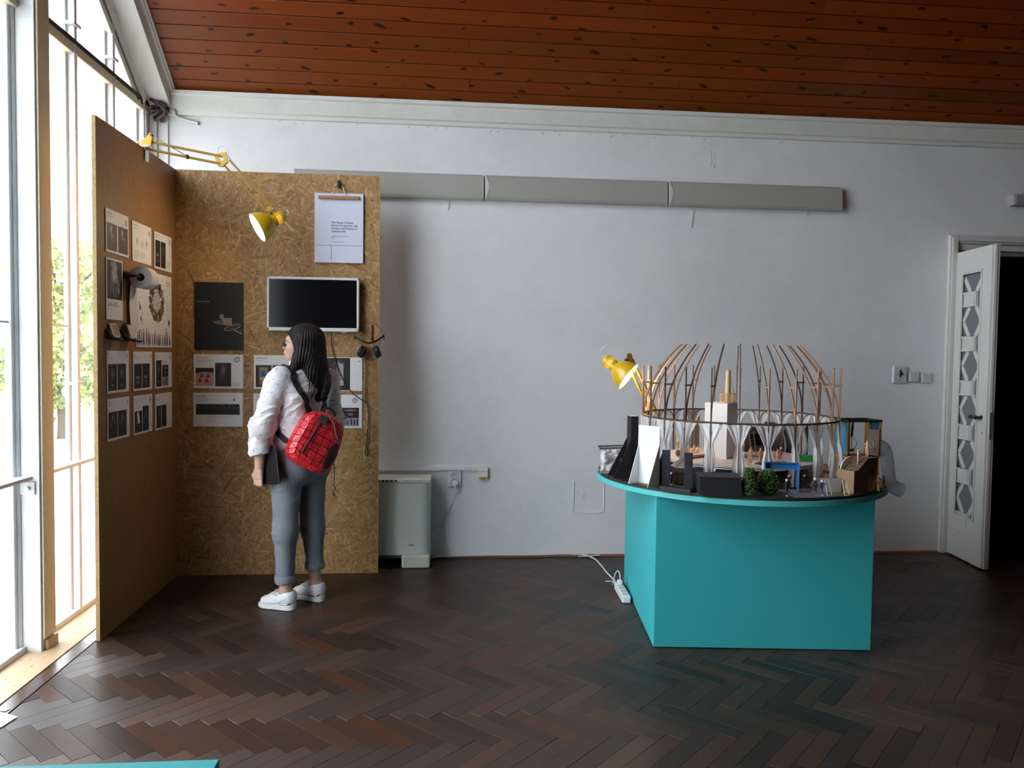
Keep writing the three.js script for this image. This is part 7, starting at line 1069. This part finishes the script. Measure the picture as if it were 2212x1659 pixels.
  const cordTop = V(0.115, -0.045, 0.03).applyMatrix4(bagM); obj('pull_cord', merge([tube([cordTop, V(cordTop.x + 0.006, cordTop.y - 0.07, cordTop.z), V(cordTop.x + 0.004, cordTop.y - 0.15, cordTop.z)], 0.0026, 16), tube([V(cordTop.x + 0.004, cordTop.y - 0.15, cordTop.z), V(cordTop.x + 0.012, cordTop.y - 0.165, cordTop.z), V(cordTop.x + 0.002, cordTop.y - 0.18, cordTop.z), V(cordTop.x + 0.003, cordTop.y - 0.19, cordTop.z)], 0.0026, 14), rb(0.011, 0.016, 0.009, 0.002, cordTop.x + 0.003, cordTop.y - 0.198, cordTop.z)]), blackPlastic, bag);
  // straps laid on the blouse surface
  const strapF = (x, y, z) => smin(blouseRaw(x, y, z), hemF(x, y, z) + 0.004, 0.012);
  const snap = (p, lift) => { const q = p.slice(); for (let k = 0; k < 14; k++) { const e = 0.004, d = strapF(q[0], q[1], q[2]) - lift; const g = [strapF(q[0] + e, q[1], q[2]) - strapF(q[0] - e, q[1], q[2]), strapF(q[0], q[1] + e, q[2]) - strapF(q[0], q[1] - e, q[2]), strapF(q[0], q[1], q[2] + e) - strapF(q[0], q[1], q[2] - e)], l = Math.hypot(...g) || 1; for (let i = 0; i < 3; i++) q[i] -= g[i] / l * d * 0.8; } const e = 0.006, g = V(strapF(q[0] + e, q[1], q[2]) - strapF(q[0] - e, q[1], q[2]), strapF(q[0], q[1] + e, q[2]) - strapF(q[0], q[1] - e, q[2]), strapF(q[0], q[1], q[2] + e) - strapF(q[0], q[1], q[2] - e)).normalize(); return [V(...q), g]; };
  const strap = (pts, w, name, snapAll = true) => {
    const c = new THREE.CatmullRomCurve3(pts.map((p) => V(...p))), N = 40, pos = [], idx = [];
    const S = []; for (let i = 0; i <= N; i++) { const p = c.getPoint(i / N); S.push(snapAll && hemF(p.x, p.y, p.z) < 0.03 ? snap([p.x, p.y, p.z], 0.007) : [p, V(Bk[0], 0, Bk[1])]); }
    for (let i = 0; i <= N; i++) { const T = S[Math.min(N, i + 1)][0].clone().sub(S[Math.max(0, i - 1)][0]).normalize(), nn = S[i][1].clone().addScaledVector(T, -S[i][1].dot(T)).normalize(), s = T.clone().cross(nn).multiplyScalar(w / 2), o = nn.clone().multiplyScalar(0.0016), q = S[i][0]; for (const [a, b] of [[1, 1], [-1, 1], [-1, -1], [1, -1]]) { const v = q.clone().addScaledVector(s, a).addScaledVector(o, b); pos.push(v.x - bag.position.x, v.y - bag.position.y, v.z - bag.position.z); } }
    for (let i = 0; i < N; i++) for (let j = 0; j < 4; j++) { const a = i * 4 + j, b = i * 4 + (j + 1) % 4; idx.push(a, a + 4, b, b, a + 4, b + 4); }
    const g = new THREE.BufferGeometry(); g.setAttribute('position', new THREE.Float32BufferAttribute(pos, 3)); g.setIndex(idx); const q = g.toNonIndexed(); q.computeVertexNormals(); obj(name, q, std([0.01, 0.01, 0.012], 0.7), bag);
  };
  strap([[-0.93, 1.2, -4.23], [-0.89, 1.3, -4.21], [-0.83, 1.3, -4.14], [-0.78, 1.22, -4.13], [-0.725, 1.13, -4.14], [-0.68, 1.065, -4.15]], 0.032, 'shoulder_strap');
  strap([[-0.7, 1.22, -4.42], [-0.66, 1.3, -4.34], [-0.63, 1.24, -4.27], [-0.63, 1.15, -4.22], [-0.645, 1.07, -4.17]], 0.032, 'shoulder_strap');
  strap([[-0.91, 1.08, -4.17], [-0.87, 0.99, -4.14], [-0.82, 0.935, -4.13], [-0.76, 0.92, -4.13]], 0.03, 'lower_strap');
}

// ---------------------------------------------------------------- hand over
scene.traverse((o) => { if (o.isMesh) { o.castShadow = true; o.receiveShadow = true; } });
renderer.render(scene, camera);
